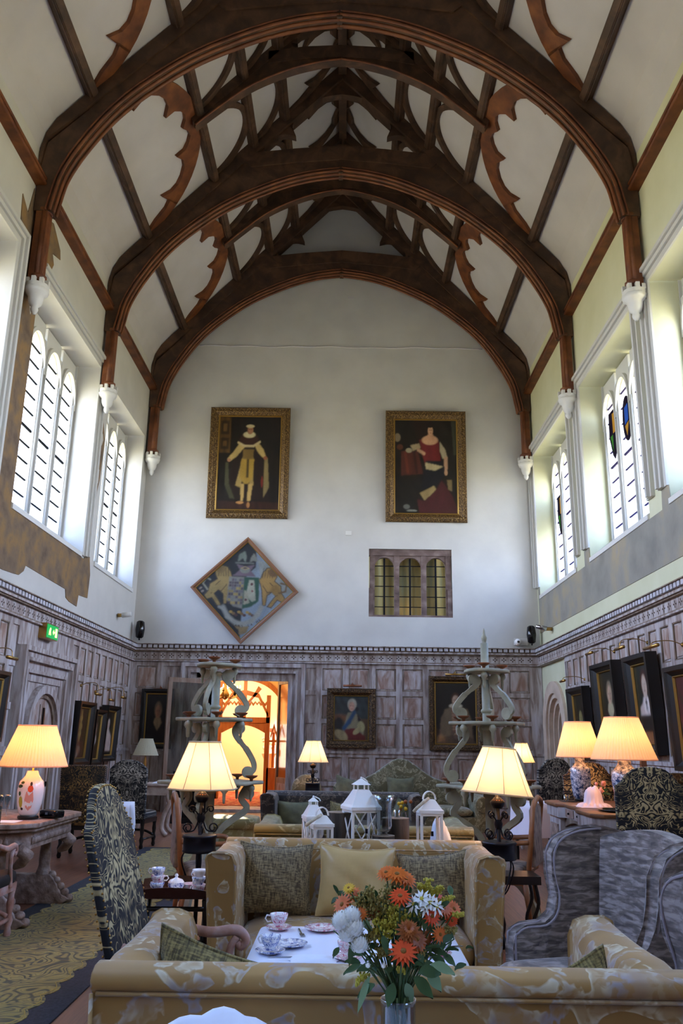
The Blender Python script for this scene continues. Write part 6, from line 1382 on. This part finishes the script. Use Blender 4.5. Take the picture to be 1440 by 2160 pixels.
# open-frame fauteuils beside the candelabra
def fauteuil(label, loc, rz):
    t = thing('armchair', label, 'armchair', loc, rz)
    m = MB(); O_ = [(.24, .45), (.27, .98), (.2, 1.02), (0, 1.05), (-.2, 1.02), (-.27, .98), (-.24, .45)]
    m.tube([(x, -.12 * (z - .4), z) for x, z in O_], .022, 8, 0, True); m.build('back_frame', 'wood_amber', t)
    MB().prism([(.22, .50), (.245, .96), (0, 1.02), (-.245, .96), (-.22, .50)], (0, -.07, 0), X_, Z_, Y_, .04).build('backrest', 'tapestry', t, bevel=.01)
    m = MB(); sbox(m, (0, .28, .45), (.54, .5, .11), .3, 24, 8, 0, None, .5); m.build('seat', 'tapestry', t); MB().box(-.27, .27, .03, .52, .36, .41).build('seat_rail', 'wood_amber', t)
    for s in (-1, 1):
        MB().tube(catmull([(s * .26, -.02, .70), (s * .28, .2, .68), (s * .29, .38, .68), (s * .29, .42, .64), (s * .28, .36, .55), (s * .27, .40, .42)], 5), .02, 8).build('arm', 'wood_amber', t)
        for y in (.03, .5): MB().tube([(s * .25, y, .4), (s * .25, y + (.02 if y > .2 else -.05), 0)], [.025, .016], 8).build('leg', 'wood_amber', t)
    return t
noisy('tapestry', [(.3, '5a4c48'), (.5, '8d7c72'), (.7, 'a8957e')], 12, rough=.8)
fauteuil('carved wooden armchair with tapestry back beside the left candelabrum', (-1.36, 7.38, 0), math.radians(-75))
fauteuil('carved wooden armchair with tapestry back beside the right candelabrum', (1.62, 7.7, 0), math.radians(70))
tt = thing('armchair', 'round backed grey armchair by the far floor lamp left of the camel sofa', 'armchair', (-.62, 13.9, 0), PI); MB().lathe([(.0, 0), (.22, .0), (.24, .03), (.24, .08), (.22, .11), (0, .11)], (0, 0, 0), 24, 0, Matrix.Translation((0, 0, .74)) @ Matrix.Rotation(PI / 2, 4, 'X')).build('backrest', 'sofa_camel', tt); m = MB(); sbox(m, (0, .25, .42), (.52, .5, .16), .3); m.build('seat', 'sofa_camel', tt)
for sx in (-.2, .2):
    for y in (.06, .44): MB().lathe([(.018, 0), (.025, .36)], (sx, y, 0), 8).build('leg', 'wood_brown', tt)
# ================================================================== RUG
m = MB(); m.box(-2.84, -1.58, 2.2, 12.6, .0, .008)
plain('rug_trim', 'b09c58', .9)
noisy('rug_navy', [(.3, '25262e'), (.7, '3c3f48')], 60, rough=.95, bmp=.3)
mm, nt_, b_ = newmat('rug_gold'); v_ = coords(nt_); n1 = noise(nt_, v_, 2.6, .6, 2.0); wv = nt_.nodes.new('ShaderNodeTexWave'); wv.wave_type = 'RINGS'; wv.inputs['Scale'].default_value = 3.2; wv.inputs['Distortion'].default_value = 9; wv.inputs['Detail'].default_value = 2; wv.inputs['Detail Scale'].default_value = 1.6; nt_.links.new(v_, wv.inputs[0])
pp = nt_.nodes.new('ShaderNodeMath'); pp.operation = 'MULTIPLY'; pp.inputs[1].default_value = 9; nt_.links.new(n1.outputs[0], pp.inputs[0]); pq = nt_.nodes.new('ShaderNodeMath'); pq.operation = 'PINGPONG'; pq.inputs[1].default_value = .5; nt_.links.new(pp.outputs[0], pq.inputs[0])
r1 = ramp(nt_, [(.0, '202119'), (.13, '34351f'), (.2, '857836'), (.42, 'a49345'), (.5, '6f6530')]); nt_.links.new(pq.outputs[0], r1.inputs[0]); r2 = ramp(nt_, [(.3, '5c5828'), (.7, '8e7c34')]); nt_.links.new(wv.outputs[1], r2.inputs[0]); nt_.links.new(mixc(nt_, .25, r1.outputs[0], r2.outputs[0]), b_.inputs['Base Color']); setp(b_, .95, sheen=.2); bump(nt_, b_, wv.outputs[1], .2, .004)
rug = thing('runner_rug', 'long gold scroll patterned runner with navy scalloped border on the left', 'rug', (0, 0, 0)); m.build('rug_border', 'rug_navy', rug)
pts = []; y = 2.3
def scal(x, sg, a, b, n=38):
    out = []
    L = (b - a) / n
    for k in range(n):
        for q in range(6): u = q / 6; out.append((x + sg * .045 * math.sin(PI * u), a + L * (k + u)))
    return out
ed = scal(-1.78, 1, 2.3, 12.5) + scal(-2.66, -1, 2.3, 12.5)[::-1]
MB().prism(ed, (0, 0, .008), X_, Y_, Z_, .003).build('rug_field', 'rug_gold', rug)
m = MB(); 
for x, sg in ((-1.805, 1), (-2.635, -1)): m.tube([(a, b, .0115) for a, b in scal(x, sg, 2.35, 12.4)], .0035, 4)
m.build('rug_piping', 'rug_trim', rug) 
# ================================================================== TRAY TABLE WITH CHINA
t = thing('tray_table', 'black and mahogany butler tray table beside the left arm of the gold sofa', 'table', (-1.06, 5.66, 0), .05)
m = MB(); m.box(-.24, .24, -.2, .2, .56, .575); 
edge = lambda a: .03 + .012 * math.sin(a * 3)
for (x0, y0, x1, y1) in ((-.24, -.2, .24, -.2), (.24, -.2, .24, .2), (.24, .2, -.24, .2), (-.24, .2, -.24, -.2)):
    n = 10; d = Vector((x1 - x0, y1 - y0, 0)); nr = Vector((d.y, -d.x, 0)).normalized() * .04
    A = [Vector((x0, y0, .565)) + d * i / n for i in range(n + 1)]; Bq = [p + nr + Vector((0, 0, .045 + .02 * math.sin(PI * i / n))) for i, p in enumerate(A)]
    V = [tuple(p) for p in A + Bq] + [tuple(p - nr.normalized() * .012) for p in A + Bq]; k = n + 1
    m.add(V, [(i, i + 1, k + i + 1, k + i) for i in range(n)] + [(2 * k + i, 3 * k + i, 3 * k + i + 1, 2 * k + i + 1) for i in range(n)] + [(k + i, k + i + 1, 3 * k + i + 1, 3 * k + i) for i in range(n)])
m.build('tray', 'mahogany', t)
for s in (-1, 1):
    MB().tube([(s * .2, -.17, .55), (s * .2, .17, .02)], .014, 8).build('leg', 'wood_black', t); MB().tube([(s * .18, .17, .55), (s * .18, -.17, .02)], .014, 8).build('leg', 'wood_black', t)
m = MB(); m.tube([(-.2, 0, .28), (.2, 0, .28)], .012, 8); m.tube([(-.2, -.17, .04), (.2, -.17, .04)], .012, 8); m.tube([(-.2, -.17, .5), (.2, -.17, .5)], .014, 8); m.build('stretcher', 'wood_black', t)
tz = .576
for i, (mt, rz, n) in enumerate((('china_blue', 2.5, 'bottom'), ('china_pink', .3, 'middle'), ('china_blue', 3.0, 'top'))): teacup('patterned teacup, %s of the left stack on the tray table' % n, (-1.165, 5.60, tz + .042 * i), rz, mt, False)
for i, (mt, rz, n) in enumerate((('china_pink', 4, 'bottom'), ('china_blue', 4.3, 'middle'), ('china', 4.1, 'top'))): teacup('patterned teacup, %s of the right stack on the tray table' % n, (-.90, 5.55, tz + .042 * i), rz, mt, False)
plate('silver saucer tray under the sugar bowl', (-1.03, 5.56, tz), .09, 'china', 'plate')
t = thing('sugar_bowl', 'lidded blue and white sugar bowl on the tray table', 'sugar bowl', (-1.06, 5.66, tz)); MB().lathe([(.03, 0), (.045, .015), (.052, .035), (.05, .05)], seg=18).build('bowl', 'china_blue', t); MB().lathe([(.052, .05), (.04, .065), (.012, .075), (.008, .08), (.013, .09), (.006, .1)], seg=18).build('lid', 'china', t)
for i in range(3): plate('pink saucer in the short stack at the back of the tray table', (-.98, 5.72, tz + .009 * i), .055, 'china_pink', 'saucer', 'stacked pink saucers')
for i in range(7): fork('small teaspoon in the heap at the front of the tray table', (-1.17 + .015 * (i % 4), 5.50 + .01 * i, tz + .003 * i), .3 + .35 * i, 'teaspoon', .11)['group'] = 'heaped teaspoons'
# ================================================================== CANDELABRA, LAMPS, LANTERNS
iron_floor_lamp('lit wrought iron floor lamp with cream shade, left of the gold sofa', (-.985, 6.02, 0), 0)
iron_floor_lamp('lit wrought iron floor lamp with tilted cream shade, right of the gold sofa', (1.03, 5.9, 0), .4, .235, 1.17, 1.47, 16, .09)
iron_floor_lamp('distant lit iron floor lamp between the doorway and the camel sofa', (-.5, 13.4, 0), .2, .235, 1.18, 1.50, 16)
iron_floor_lamp('distant lit iron floor lamp right of the camel sofa', (2.74, 13.4, 0), .2, .19, 1.22, 1.51, 16)
candle_tree('sage painted candelabrum with scroll brackets, left one by the doorway', (-1.28, 8.3, 0), .25, 2.22)
candle_tree('sage painted candelabrum with tall finial, right one', (1.37, 8.3, 0), .05, 2.20, 2.58, -1)
V1 = [(.062, 0), (.082, .02), (.104, .10), (.114, .20), (.10, .28), (.058, .33), (.046, .37)]
vase_lamp('large pleated lamp on a white vase painted with a coral robed figure', (-2.745, 7.6, .815), 0, .285, .345, V1, 'china', 'wood_black', 30, 'shade_pleat', .435, .56, None, 'ff9c50',
          [(-1.3, .16, .35, .09, 0), (-1.25, .25, .22, .03, 4), (-1.22, .29, .10, .018, 3), (-2.0, .14, .2, .05, 2), (-2.1, .21, .12, .02, 1), (-2.2, .27, .3, .015, 1), (-2.0, .30, .2, .012, 1), (-1.9, .085, .14, .012, 3)])
V2 = [(.07, 0), (.09, .02), (.11, .12), (.118, .24), (.115, .34), (.075, .37), (.055, .40), (.058, .47)]
noisy('china_key', [(.44, 'cfd8e4'), (.48, '31466e'), (.54, 'c9d2de'), (.58, '31466e')], 26, (1, 1, 1), rough=.15, bmp=0, coat=.5)
vase_lamp('pleated lamp on a tall blue and white vase at far end of the right sideboard', (2.765, 10.2, .87), 0, .265, .40, V2, 'china_key', 'wood_black', 22, 'shade_pleat', .49, .56)
V3 = [(.08, 0), (.10, .02), (.12, .12), (.14, .26), (.13, .34), (.085, .39), (.065, .42), (.07, .48)]
vase_lamp('largest pleated lamp, nearer of the two lit lamps on the right sideboard', (2.87, 8.9, .87), 0, .325, .42, V3, 'china_key', 'wood_black', 26, 'shade_pleat', .49, .52)
V4 = [(.03, 0), (.02, .04), (.025, .1), (.018, .18), (.026, .26), (.018, .34), (.014, .37)]
vase_lamp('unlit pleated lamp on a twisted column in the left corner', (-3.32, 14.3, .80), 0, .205, .26, V4, 'brass', 'wood_black', 0, 'shade_unlit', .43, .5)
# lanterns on the dark console behind the gold sofa
t = thing('console_table', 'dark narrow console behind the gold sofa carrying the white lanterns', 'table', (.14, 5.92, 0)); MB().box(-.62, .62, -.2, .24, .72, .76).build('tabletop', 'wood_black', t)
for sx in (-.56, .56):
    for y in (-.15, .19): MB().box(sx - .02, sx + .02, y - .02, y + .02, 0, .72).build('leg', 'wood_black', t)
def lantern(label, loc, rz, w_, hb, hr, kind):
    t = thing('lantern', label, 'lantern', loc, rz); a = w_ / 2
    m = MB(); m.box(-a, a, -a, a, 0, .02); m.box(-a * 1.08, a * 1.08, -a * 1.08, a * 1.08, hb - .012, hb + .008)
    for sx in (-1, 1):
        for sy in (-1, 1): m.box(*sorted((sx * a, sx * (a - .016))), *sorted((sy * a, sy * (a - .016))), .02, hb)
    for (u, v) in ((X_, Y_), (Y_, X_)):
        for s in (-1, 1):
            o = Vector(v) * (a - .006) * s; 
            for z0, z1 in ((.02, .036), (hb - .028, hb - .012)):
                c = o + Vector((0, 0, (z0 + z1) / 2)); d = Vector(u) * (w_ - .03) + Vector(v) * .01; m.cbox(c, (abs(d.x), abs(d.y), z1 - z0))
            if kind in ('cross', 'star') and not (kind == 'star' and u == X_ and s < 0):
                p = Vector(u) * (a - .014)
                for q in (-1, 1): m.tube([tuple(o - p + Vector((0, 0, .03 if q > 0 else hb - .02))), tuple(o + p + Vector((0, 0, hb - .02 if q > 0 else .03)))], .0055, 4)
    if kind == 'star': m.prism([((.5 if k % 2 else 1.0) * .05 * math.sin(k * PI / 5), .10 + (.5 if k % 2 else 1.0) * .05 * math.cos(k * PI / 5)) for k in range(10)], (0, -a - .004, 0), X_, Z_, Y_, .004)
    m.build('frame', 'bell_white', t)
    m = MB()
    for s in (-1, 1): m.box(s * (a - .008) - .001, s * (a - .008) + .001, -a + .014, a - .014, .03, hb - .02); m.box(-a + .014, a - .014, s * (a - .008) - .001, s * (a - .008) + .001, .03, hb - .02)
    m.build('glass_pane', 'glass', t)
    m = MB()
    def ring(f, z): return [(-a * f, -a * f, z), (a * f, -a * f, z), (a * f, a * f, z), (-a * f, a * f, z)]
    R_s = [ring(1.08, hb + .008), ring(.95, hb + hr * .12), ring(.62, hb + hr * .42), ring(.44, hb + hr * .60)]
    V = [p for r in R_s for p in r]; m.add(V, [(4 * i + k, 4 * i + (k + 1) % 4, 4 * i + 4 + (k + 1) % 4, 4 * i + 4 + k) for i in range(3) for k in range(4)] + [(12, 13, 14, 15)])
    if kind != 'plain':
        for sx in (-1, 1):
            for sy in (-1, 1): m.cbox((sx * a * .38, sy * a * .38, hb + hr * .68), (.008, .008, hr * .18))
        q = ring(.52, hb + hr * .77); m.add(q + [(0, 0, hb + hr)], [(0, 1, 4), (1, 2, 4), (2, 3, 4), (3, 0, 4), (3, 2, 1, 0)])
        m.ball((0, 0, hb + hr), .008)
    m.build('roof', 'bell_white', t)
    if kind == 'plain':
        m = MB(); N = 14; A = [(.045 * math.cos(PI * i / N), hb + hr * .60 + .055 * math.sin(PI * i / N)) for i in range(N + 1)]; Bq = [(.039 * math.cos(PI * i / N), hb + hr * .60 + .048 * math.sin(PI * i / N)) for i in range(N + 1)]; m.strip(A, Bq, (0, -.018, 0), X_, Z_, Y_, .036); m.build('handle', 'bell_white', t)
        MB().tube(catmull([(-.01, -.02, hb + hr * .66), (-.05, -.06, hb + hr * .5), (-.10, -.08, hb + hr * .2), (-.12, -.07, hb - .0)], 5), .011, 8).build('rope', 'rope', t)
    else: MB().tube(catmull([(.01, 0, hb + hr), (.04, 0, hb + hr * .9), (.05, 0, hb + hr * .78)], 4), .004, 6).build('handle', 'bell_white', t)
    MB().box(-.008, .008, -a - .006, -a, hb * .5, hb * .5 + .03).build('latch', 'iron', t)
    return t
noisy('rope', [(.3, 'b8a88c'), (.7, 'd8c8ac')], 60, rough=.9)
lantern('largest white lantern with crossed bars and pagoda roof', (.11, 5.92, .76), .35, .20, .31, .19, 'cross')
lantern('small white lantern with pagoda roof at the left of the row', (-.215, 5.98, .76), .3, .12, .24, .13, 'cross')
t2 = lantern('small white lantern with star cutout and tube handle, front left', (-.15, 5.80, .76), .25, .13, .21, .09, 'plain'); MB().prism([((.45 if k % 2 else 1.0) * .038 * math.sin(k * PI / 5), .12 + (.45 if k % 2 else 1.0) * .038 * math.cos(k * PI / 5)) for k in range(10)], (0, -.068, 0), X_, Z_, Y_, .003).build('star_cutout', 'carved_dark', t2)
lantern('white lantern with rope handle at the right of the row', (.565, 5.85, .76), .12, .15, .30, .12, 'plain')
def log_stand(label, loc, r, h, seed):
    t = thing('log_stump', label, 'log table', loc); rg2 = random.Random(seed); m = MB(); n = 28; rr_ = [r * (1 + rg2.uniform(-.05, .05)) for _ in range(n)]
    m.grid(lambda u, v: (rr_[int(round(u * n)) % n] * math.cos(2 * PI * u), rr_[int(round(u * n)) % n] * math.sin(2 * PI * u), h * v), n, 6, 0, True, None, True); m.build('bark', 'bark', t)
    MB().prism([(rr_[k] * math.cos(2 * PI * k / n), rr_[k] * math.sin(2 * PI * k / n)) for k in range(n)], (0, 0, h - .002), X_, Y_, Z_, .004).build('cut_top', 'bark_top', t)
log_stand('tall rough bark log at the left of the lanterns', (-.03, 6.02, .76), .09, .27, 1)
log_stand('tall rough bark log at the right behind the hurricane glass', (.35, 6.05, .76), .09, .235, 2)
log_stand('short log slice carrying the glass hurricane vase', (.26, 5.86, .76), .075, .14, 3)
o = MB().lathe([(.03, 0), (.04, .004), (.02, .012), (.05, .03), (.058, .06), (.055, .14), (.06, .20), (.075, .25), (.073, .25), (.057, .2), (.052, .14), (.055, .06), (.045, .034), (.004, .02)], seg=28, cap=False).build('hurricane_vase', 'crystal'); o.location = (.26, 5.86, .905); tag(o, 'clear flared glass hurricane vase on the short log', 'vase')
o = MB().lathe([(.02, 0), (.022, .05), (.02, .05), (.018, .006), (.002, .005)], seg=16, cap=False).build('glass_votive', 'crystal'); o.location = (.36, 6.02, 1.0); tag(o, 'small clear glass votive on the right log', 'votive')
o = MB().lathe([(.02, 0), (.022, .05), (.02, .05), (.018, .006), (.002, .005)], seg=16, cap=False).build('glass_votive', 'crystal'); o.location = (.0, 6.02, 1.035); tag(o, 'small clear glass votive on the left log', 'votive')
napkin('pale blue cloth behind the right lantern', (.66, 6.05, .76), .16, .12, .26, 12)
# ================================================================== LEFT CONSOLE TABLE
t = thing('console_table', 'heavily carved oak console table with trestle ends by the left wall', 'table', (-3.25, 7.85, 0), 0)
TOPP = [(-.8, -.75), (.55, -.75), (.72, -.58), (.72, .58), (.55, .75), (-.8, .75)]
m = MB(); m.prism(TOPP, (0, 0, .77), X_, Y_, Z_, .04); m.prism([(x * .97, y * .97) for x, y in TOPP], (0, 0, .74), X_, Y_, Z_, .03); m.build('tabletop', 'wood_carved', t, bevel=.008)
m = MB(); m.prism([(x * .9, y * .9) for x, y in TOPP], (0, 0, .60), X_, Y_, Z_, .14)
for k in range(30): a = k / 30; m.ball((.655, -.5 + a * 1.0, .665), .022, 0, 6, 4, (.6, 1, 1.4))
for k in range(26): m.ball((-.5 + k * .04, -.68, .665), .022, 0, 6, 4, (1, .6, 1.4))
m.build('apron', 'wood_carved', t)
for y in (-.55, .55):
    for x in (.42, -.35):
        MB().lathe([(.075, .26), (.06, .30), (.05, .34), (.055, .40), (.045, .56), (.07, .60)], (x, y, 0), 14).build('column', 'wood_carved', t)
    m = MB(); m.prism([(-.6, .0), (.62, .0), (.70, .05), (.62, .09), (.55, .2), (.5, .26), (-.6, .26)], (0, y - .06, .0), X_, Z_, Y_, .12)
    for q in range(5): m.ball((.5 + .045 * q, y, .25 - .05 * q), .045, 0, 8, 5, (1, 1.2, .8))
    m.build('foot', 'wood_carved', t, bevel=.01); m = MB(); m.tube([(.60, y - .1, .62), (.66, y - .05, .56), (.60, y, .50), (.54, y, .46)], [.05, .055, .045, .02], 10); m.build('carved_mask', 'wood_carved', t)
MB().box(-.1, .1, -.55, .55, .2, .26).build('stretcher', 'wood_carved', t)
for i in range(4):
    o = MB().lathe([(.02, 0), (.004, .004), (.004, .07), (.022, .10), (.026, .16), (.022, .19), (.021, .19), (.024, .16), (.02, .1), (.003, .075)], seg=14, cap=False).build('wine_glass', 'crystal'); o.location = (-3.05 + .045 * i - .1, 7.75 + .05 * (i % 2), .812); tag(o, 'stemmed wine glass in the row left of the console lamp', 'glass', 'wine glasses on the console')
t = thing('clutch_bag', 'small black leather box lying beside the lamp on the console', 'box', (-2.58, 7.72, .812), -.4); sbox_ = MB(); sbox(sbox_, (0, 0, .035), (.20, .13, .07), .35); sbox_.build('case_body', 'black_gloss', t); MB().cbox((0, -.066, .04), (.03, .006, .02)).build('clasp', 'steel', t)
tag(MB().box(-3.2, -2.72, 7.22, 7.42, .812, .815).build('menu_card', 'napkin'), 'white card lying at the front of the console', 'card')
# ================================================================== LEFT BACK: cloth tables, side table
cloth_table('bluish white cloth on the table in front of the silver damask chair', (-2.80, 10.55, 0), .2, .5, .5, .74, .26, 'white_cloth', 12, tlabel='small dining table behind the tall damask armchair')
napkin('white napkin on the seat of the flat topped damask chair', (-3.34, 11.62, .512), .24, .2, .04, 22)
t = thing('side_table', 'pale scroll legged side table with the unlit lamp in the left corner', 'table', (-3.15, 14.2, 0)); MB().box(-.38, .38, -.28, .28, .76, .80).build('tabletop', 'wood_pale', t, bevel=.01); MB().box(-.34, .34, -.24, .24, .62, .76).build('apron', 'wood_pale', t)
for sx in (-1, 1):
    for sy in (-1, 1): MB().tube(catmull([(sx * .3, sy * .2, .64), (sx * .34, sy * .22, .5), (sx * .26, sy * .2, .3), (sx * .24, sy * .2, .12), (sx * .32, sy * .22, .02)], 5), [.045] * 5 + [.035] * 16, 8).build('leg', 'wood_pale', t)
t = thing('cabinet', 'black low cabinet in the shadow right of the corner side table', 'cabinet', (-2.85, 16.4, 0)); MB().box(-.35, .35, -.3, .3, 0, .92).build('cabinet_body', 'black', t); MB().box(-.3, .3, -.315, -.3, .1, .82).build('door', 'black_gloss', t); MB().box(-.02, .04, -.33, -.315, .66, .78).build('label_card', 'bell_white', t)
napkin('blue white napkin beside the unlit corner lamp', (-3.02, 14.02, .80), .16, .12, .04, 31)
# ================================================================== RIGHT SIDEBOARD AND THINGS ON IT
t = thing('sideboard', 'pale oak sideboard with canted corners under the two pleated lamps', 'sideboard', (2.95, 9.35, 0))
TP = [(-.48, 1.02), (-.58, .92), (-.58, .4), (-.50, .34), (-.50, -.34), (-.58, -.4), (-.58, -.92), (-.48, -1.02), (.55, -1.02), (.55, 1.02)]
m = MB(); m.prism([(x * 1.04, y * 1.02) for x, y in TP], (0, 0, .83), X_, Y_, Z_, .035); m.build('worktop', 'wood_brown', t, bevel=.008)
m = MB(); m.prism(TP, (0, 0, .72), X_, Y_, Z_, .11); m.build('frieze', 'limed', t)
for y0, y1 in ((-.92, -.44), (.44, .92)):
    MB().box(-.55, .5, y0, y1, .06, .72).build('pedestal', 'limed', t); MB().box(-.565, -.55, y0 + .08, y1 - .08, .14, .64).build('carved_panel', 'wood_carved', t)
for y0, y1 in ((-.34, -.02), (.02, .34)): d_ = MB().box(-.515, -.5, y0, y1, .735, .815).build('drawer', 'limed_panel', t); MB().ball((-.525, (y0 + y1) / 2, .775), .012).build('knob', 'iron', d_)
m = MB(); arc = [(-.44 + .88 * i / 12, .62 + .07 * math.sin(PI * i / 12)) for i in range(13)]; m.strip(arc, [(a, .72) for a, b in arc], (-.5, 0, 0), Y_, Z_, X_, .03); m.box(.42, .5, -.44, .44, .1, .72); m.build('arched_apron', 'limed_dark', t)
Zs = .866
napkin('pink tissue wrapped parcel on the sideboard', (2.64, 9.3, Zs), .36, .36, .19, 41, 'tissue', 'tissue_parcel', True)
t = thing('flower_arrangement', 'small coral flower arrangement on the sideboard behind the tissue parcel', 'flowers', (2.78, 9.5, Zs)); MB().lathe([(.03, 0), (.035, .06), (.03, .1)], seg=12).build('pot', 'crystal', t); m = MB()
for i in range(14): m.ball((random.uniform(-.06, .06), random.uniform(-.04, .04), .14 + random.uniform(0, .1)), random.uniform(.015, .026), seg=6, rings=4)
m.build('blooms', 'petal_pink', t); m = MB()
for i in range(10): leaf(m, (0, 0, .12), (random.uniform(-1, 1), random.uniform(-1, .3), random.uniform(.2, 1)), .12, .012)
m.build('leaves', 'green_leaf', t)
t = thing('chalk_sign', 'small chalkboard style sign in a dark frame on the sideboard', 'sign', (2.90, 9.0, Zs), .15); MB().box(-.09, .09, 0, .02, 0, .15).build('frame', 'wood_black', t); MB().box(-.075, .075, -.003, 0, .015, .135).build('board', 'limed_dark', t)
m = MB(); m.tube([(-.05, -.005, .11), (-.01, -.005, .11)], .004, 5); m.tube([(.01, -.005, .11), (.05, -.005, .11)], .004, 5)
for x in (-.03, .02): m.tube([(x, -.005, .03), (x + .012, -.005, .06), (x, -.005, .08), (x - .012, -.005, .06)], .003, 5, 0, True)
m.build('chalk_marks', 'bell_white', t)
o = MB().lathe([(.12, 0), (.15, .012), (.155, .02), (.15, .02), (.1, .006), (.002, .006)], seg=30, cap=False).build('serving_plate', 'black_gloss'); o.location = (2.68, 8.72, Zs); o.scale = (1.0, 1.5, 1); tag(o, 'black oval serving plate at the near end of the sideboard', 'plate')
o = MB().lathe([(.025, 0), (.028, .07), (.026, .07), (.022, .008), (.002, .007)], seg=16, cap=False).build('tumbler', 'crystal'); o.location = (2.80, 8.48, Zs); tag(o, 'clear glass tumbler on the near end of the sideboard', 'glass')
o = MB().lathe([(.025, 0), (.028, .07), (.026, .07), (.022, .008), (.002, .007)], seg=16, cap=False).build('tumbler', 'crystal'); o.location = (2.56, 10.12, Zs); tag(o, 'clear glass tumbler at the far left end of the sideboard', 'glass')
tag(MB().box(2.50, 2.66, 10.0, 10.2, Zs, Zs + .006).build('coaster', 'black'), 'dark coaster under the far tumbler on the sideboard', 'coaster')
# carved hall chair / settle behind the nearer lamp
t = thing('hall_chair', 'tall carved gilt brown hall chair with pointed finials behind the nearest pleated lamp', 'chair', (3.78, 9.9, 0), .0)
for s in (-1, 1):
    m = MB(); m.box(s * .36 - .03, s * .36 + .03, 0, .06, 0, 1.34); m.lathe([(.03, 0), (.05, .03), (.03, .06), (.045, .09), (.02, .15), (.006, .2)], (s * .36, .03, 1.34), 10); m.build('back_post', 'wood_brown' if s < 0 else 'wood_pale', t)
m = MB(); m.box(-.33, .33, .0, .05, .55, 1.2); 
for k in range(40): m.ball((random.uniform(-.3, .3), -.005, random.uniform(.6, 1.18)), random.uniform(.02, .045), 0, 7, 4, (1, .5, 1))
m.build('carved_back', 'gilt', t); MB().box(-.38, .38, -.45, .05, .42, .47).build('seat', 'wood_brown', t)
for s in (-1, 1): MB().box(s * .35 - .03, s * .35 + .03, -.44, -.38, 0, .42).build('leg', 'wood_brown', t)
# right cloth tables and the small black table
cloth_table('pinkish white cloth on the small table before the stone arch', (2.66, 11.85, 0), .3, .62, .62, .74, .42, 'pink_cloth', 15, tlabel='small dark legged dining table before the stone arch')
cloth_table('white cloth on the table at the right edge behind the wing chairs', (2.50, 5.75, 0), .1, .9, 1.3, .72, .5, 'white_cloth', 16, tlabel='dining table at the right edge behind the wing chairs')
plate('white plate on the table at the right edge', (2.22, 5.8, .722), .12, 'china')
t = thing('side_table', 'small black side table behind the right floor lamp', 'table', (1.36, 7.15, 0)); MB().box(-.18, .18, -.16, .16, .44, .5).build('tabletop', 'wood_black', t)
for sx in (-.14, .14):
    for y in (-.12, .12): MB().tube(catmull([(sx, y, .44), (sx * 1.15, y, .3), (sx * .8, y, .15), (sx * 1.1, y, 0)], 4), .014, 6).build('leg', 'wood_black', t)
t = thing('flower_posy', 'little yellow and crimson posy on the dark brown sofa table', 'flowers', (.62, 9.2, .70)); MB().lathe([(.03, 0), (.035, .06), (.025, .09)], seg=10).build('pot', 'crystal', t); m = MB()
for i in range(9): m.ball((random.uniform(-.08, .08), random.uniform(-.04, .04), .12 + random.uniform(0, .08)), .02, i % 2, 6, 4)
m.build('blooms', ['petal_yellow', 'petal_rust'], t)
tt = thing('coffee_table', 'low dark table in front of the dark brown sofa', 'table', (.3, 9.0, 0)); MB().box(-.5, .5, -.3, .3, .64, .70).build('tabletop', 'wood_black', tt)
for sx in (-.45, .45):
    for y in (-.25, .25): MB().box(sx - .03, sx + .03, y - .03, y + .03, 0, .64).build('leg', 'wood_black', tt)

# green ottoman catching the sun, and the shaft of sunlight through a left window
t = thing('ottoman', 'olive upholstered ottoman catching a patch of sunlight before the doorway', 'ottoman', (-1.62, 12.35, 0)); m = MB(); sbox(m, (0, 0, .38), (.84, .56, .18), .2, 28, 10, 0, None, .4); m.build('seat_cushion', 'sofa_olive', t); MB().box(-.39, .39, -.25, .25, .08, .33).build('frame', 'sofa_olive', t)
for sx in (-.34, .34):
    for y in (-.2, .2): MB().lathe([(.018, 0), (.025, .08)], (sx, y, 0), 8).build('leg', 'wood_brown', t)
l = bpy.data.lights.new('sunbeam', 'SPOT'); l.energy = 60000; l.color = lin('fff2dc'); l.spot_size = math.radians(2.6); l.spot_blend = .1; l.shadow_soft_size = .03
o = bpy.data.objects.new('sunbeam', l); col.objects.link(o); o.location = (-9.25, 21.5, 10.87); o.rotation_euler = (Vector((-1.5, 12.3, .47)) - Vector((-9.25, 21.5, 10.87))).to_track_quat('-Z', 'Y').to_euler()
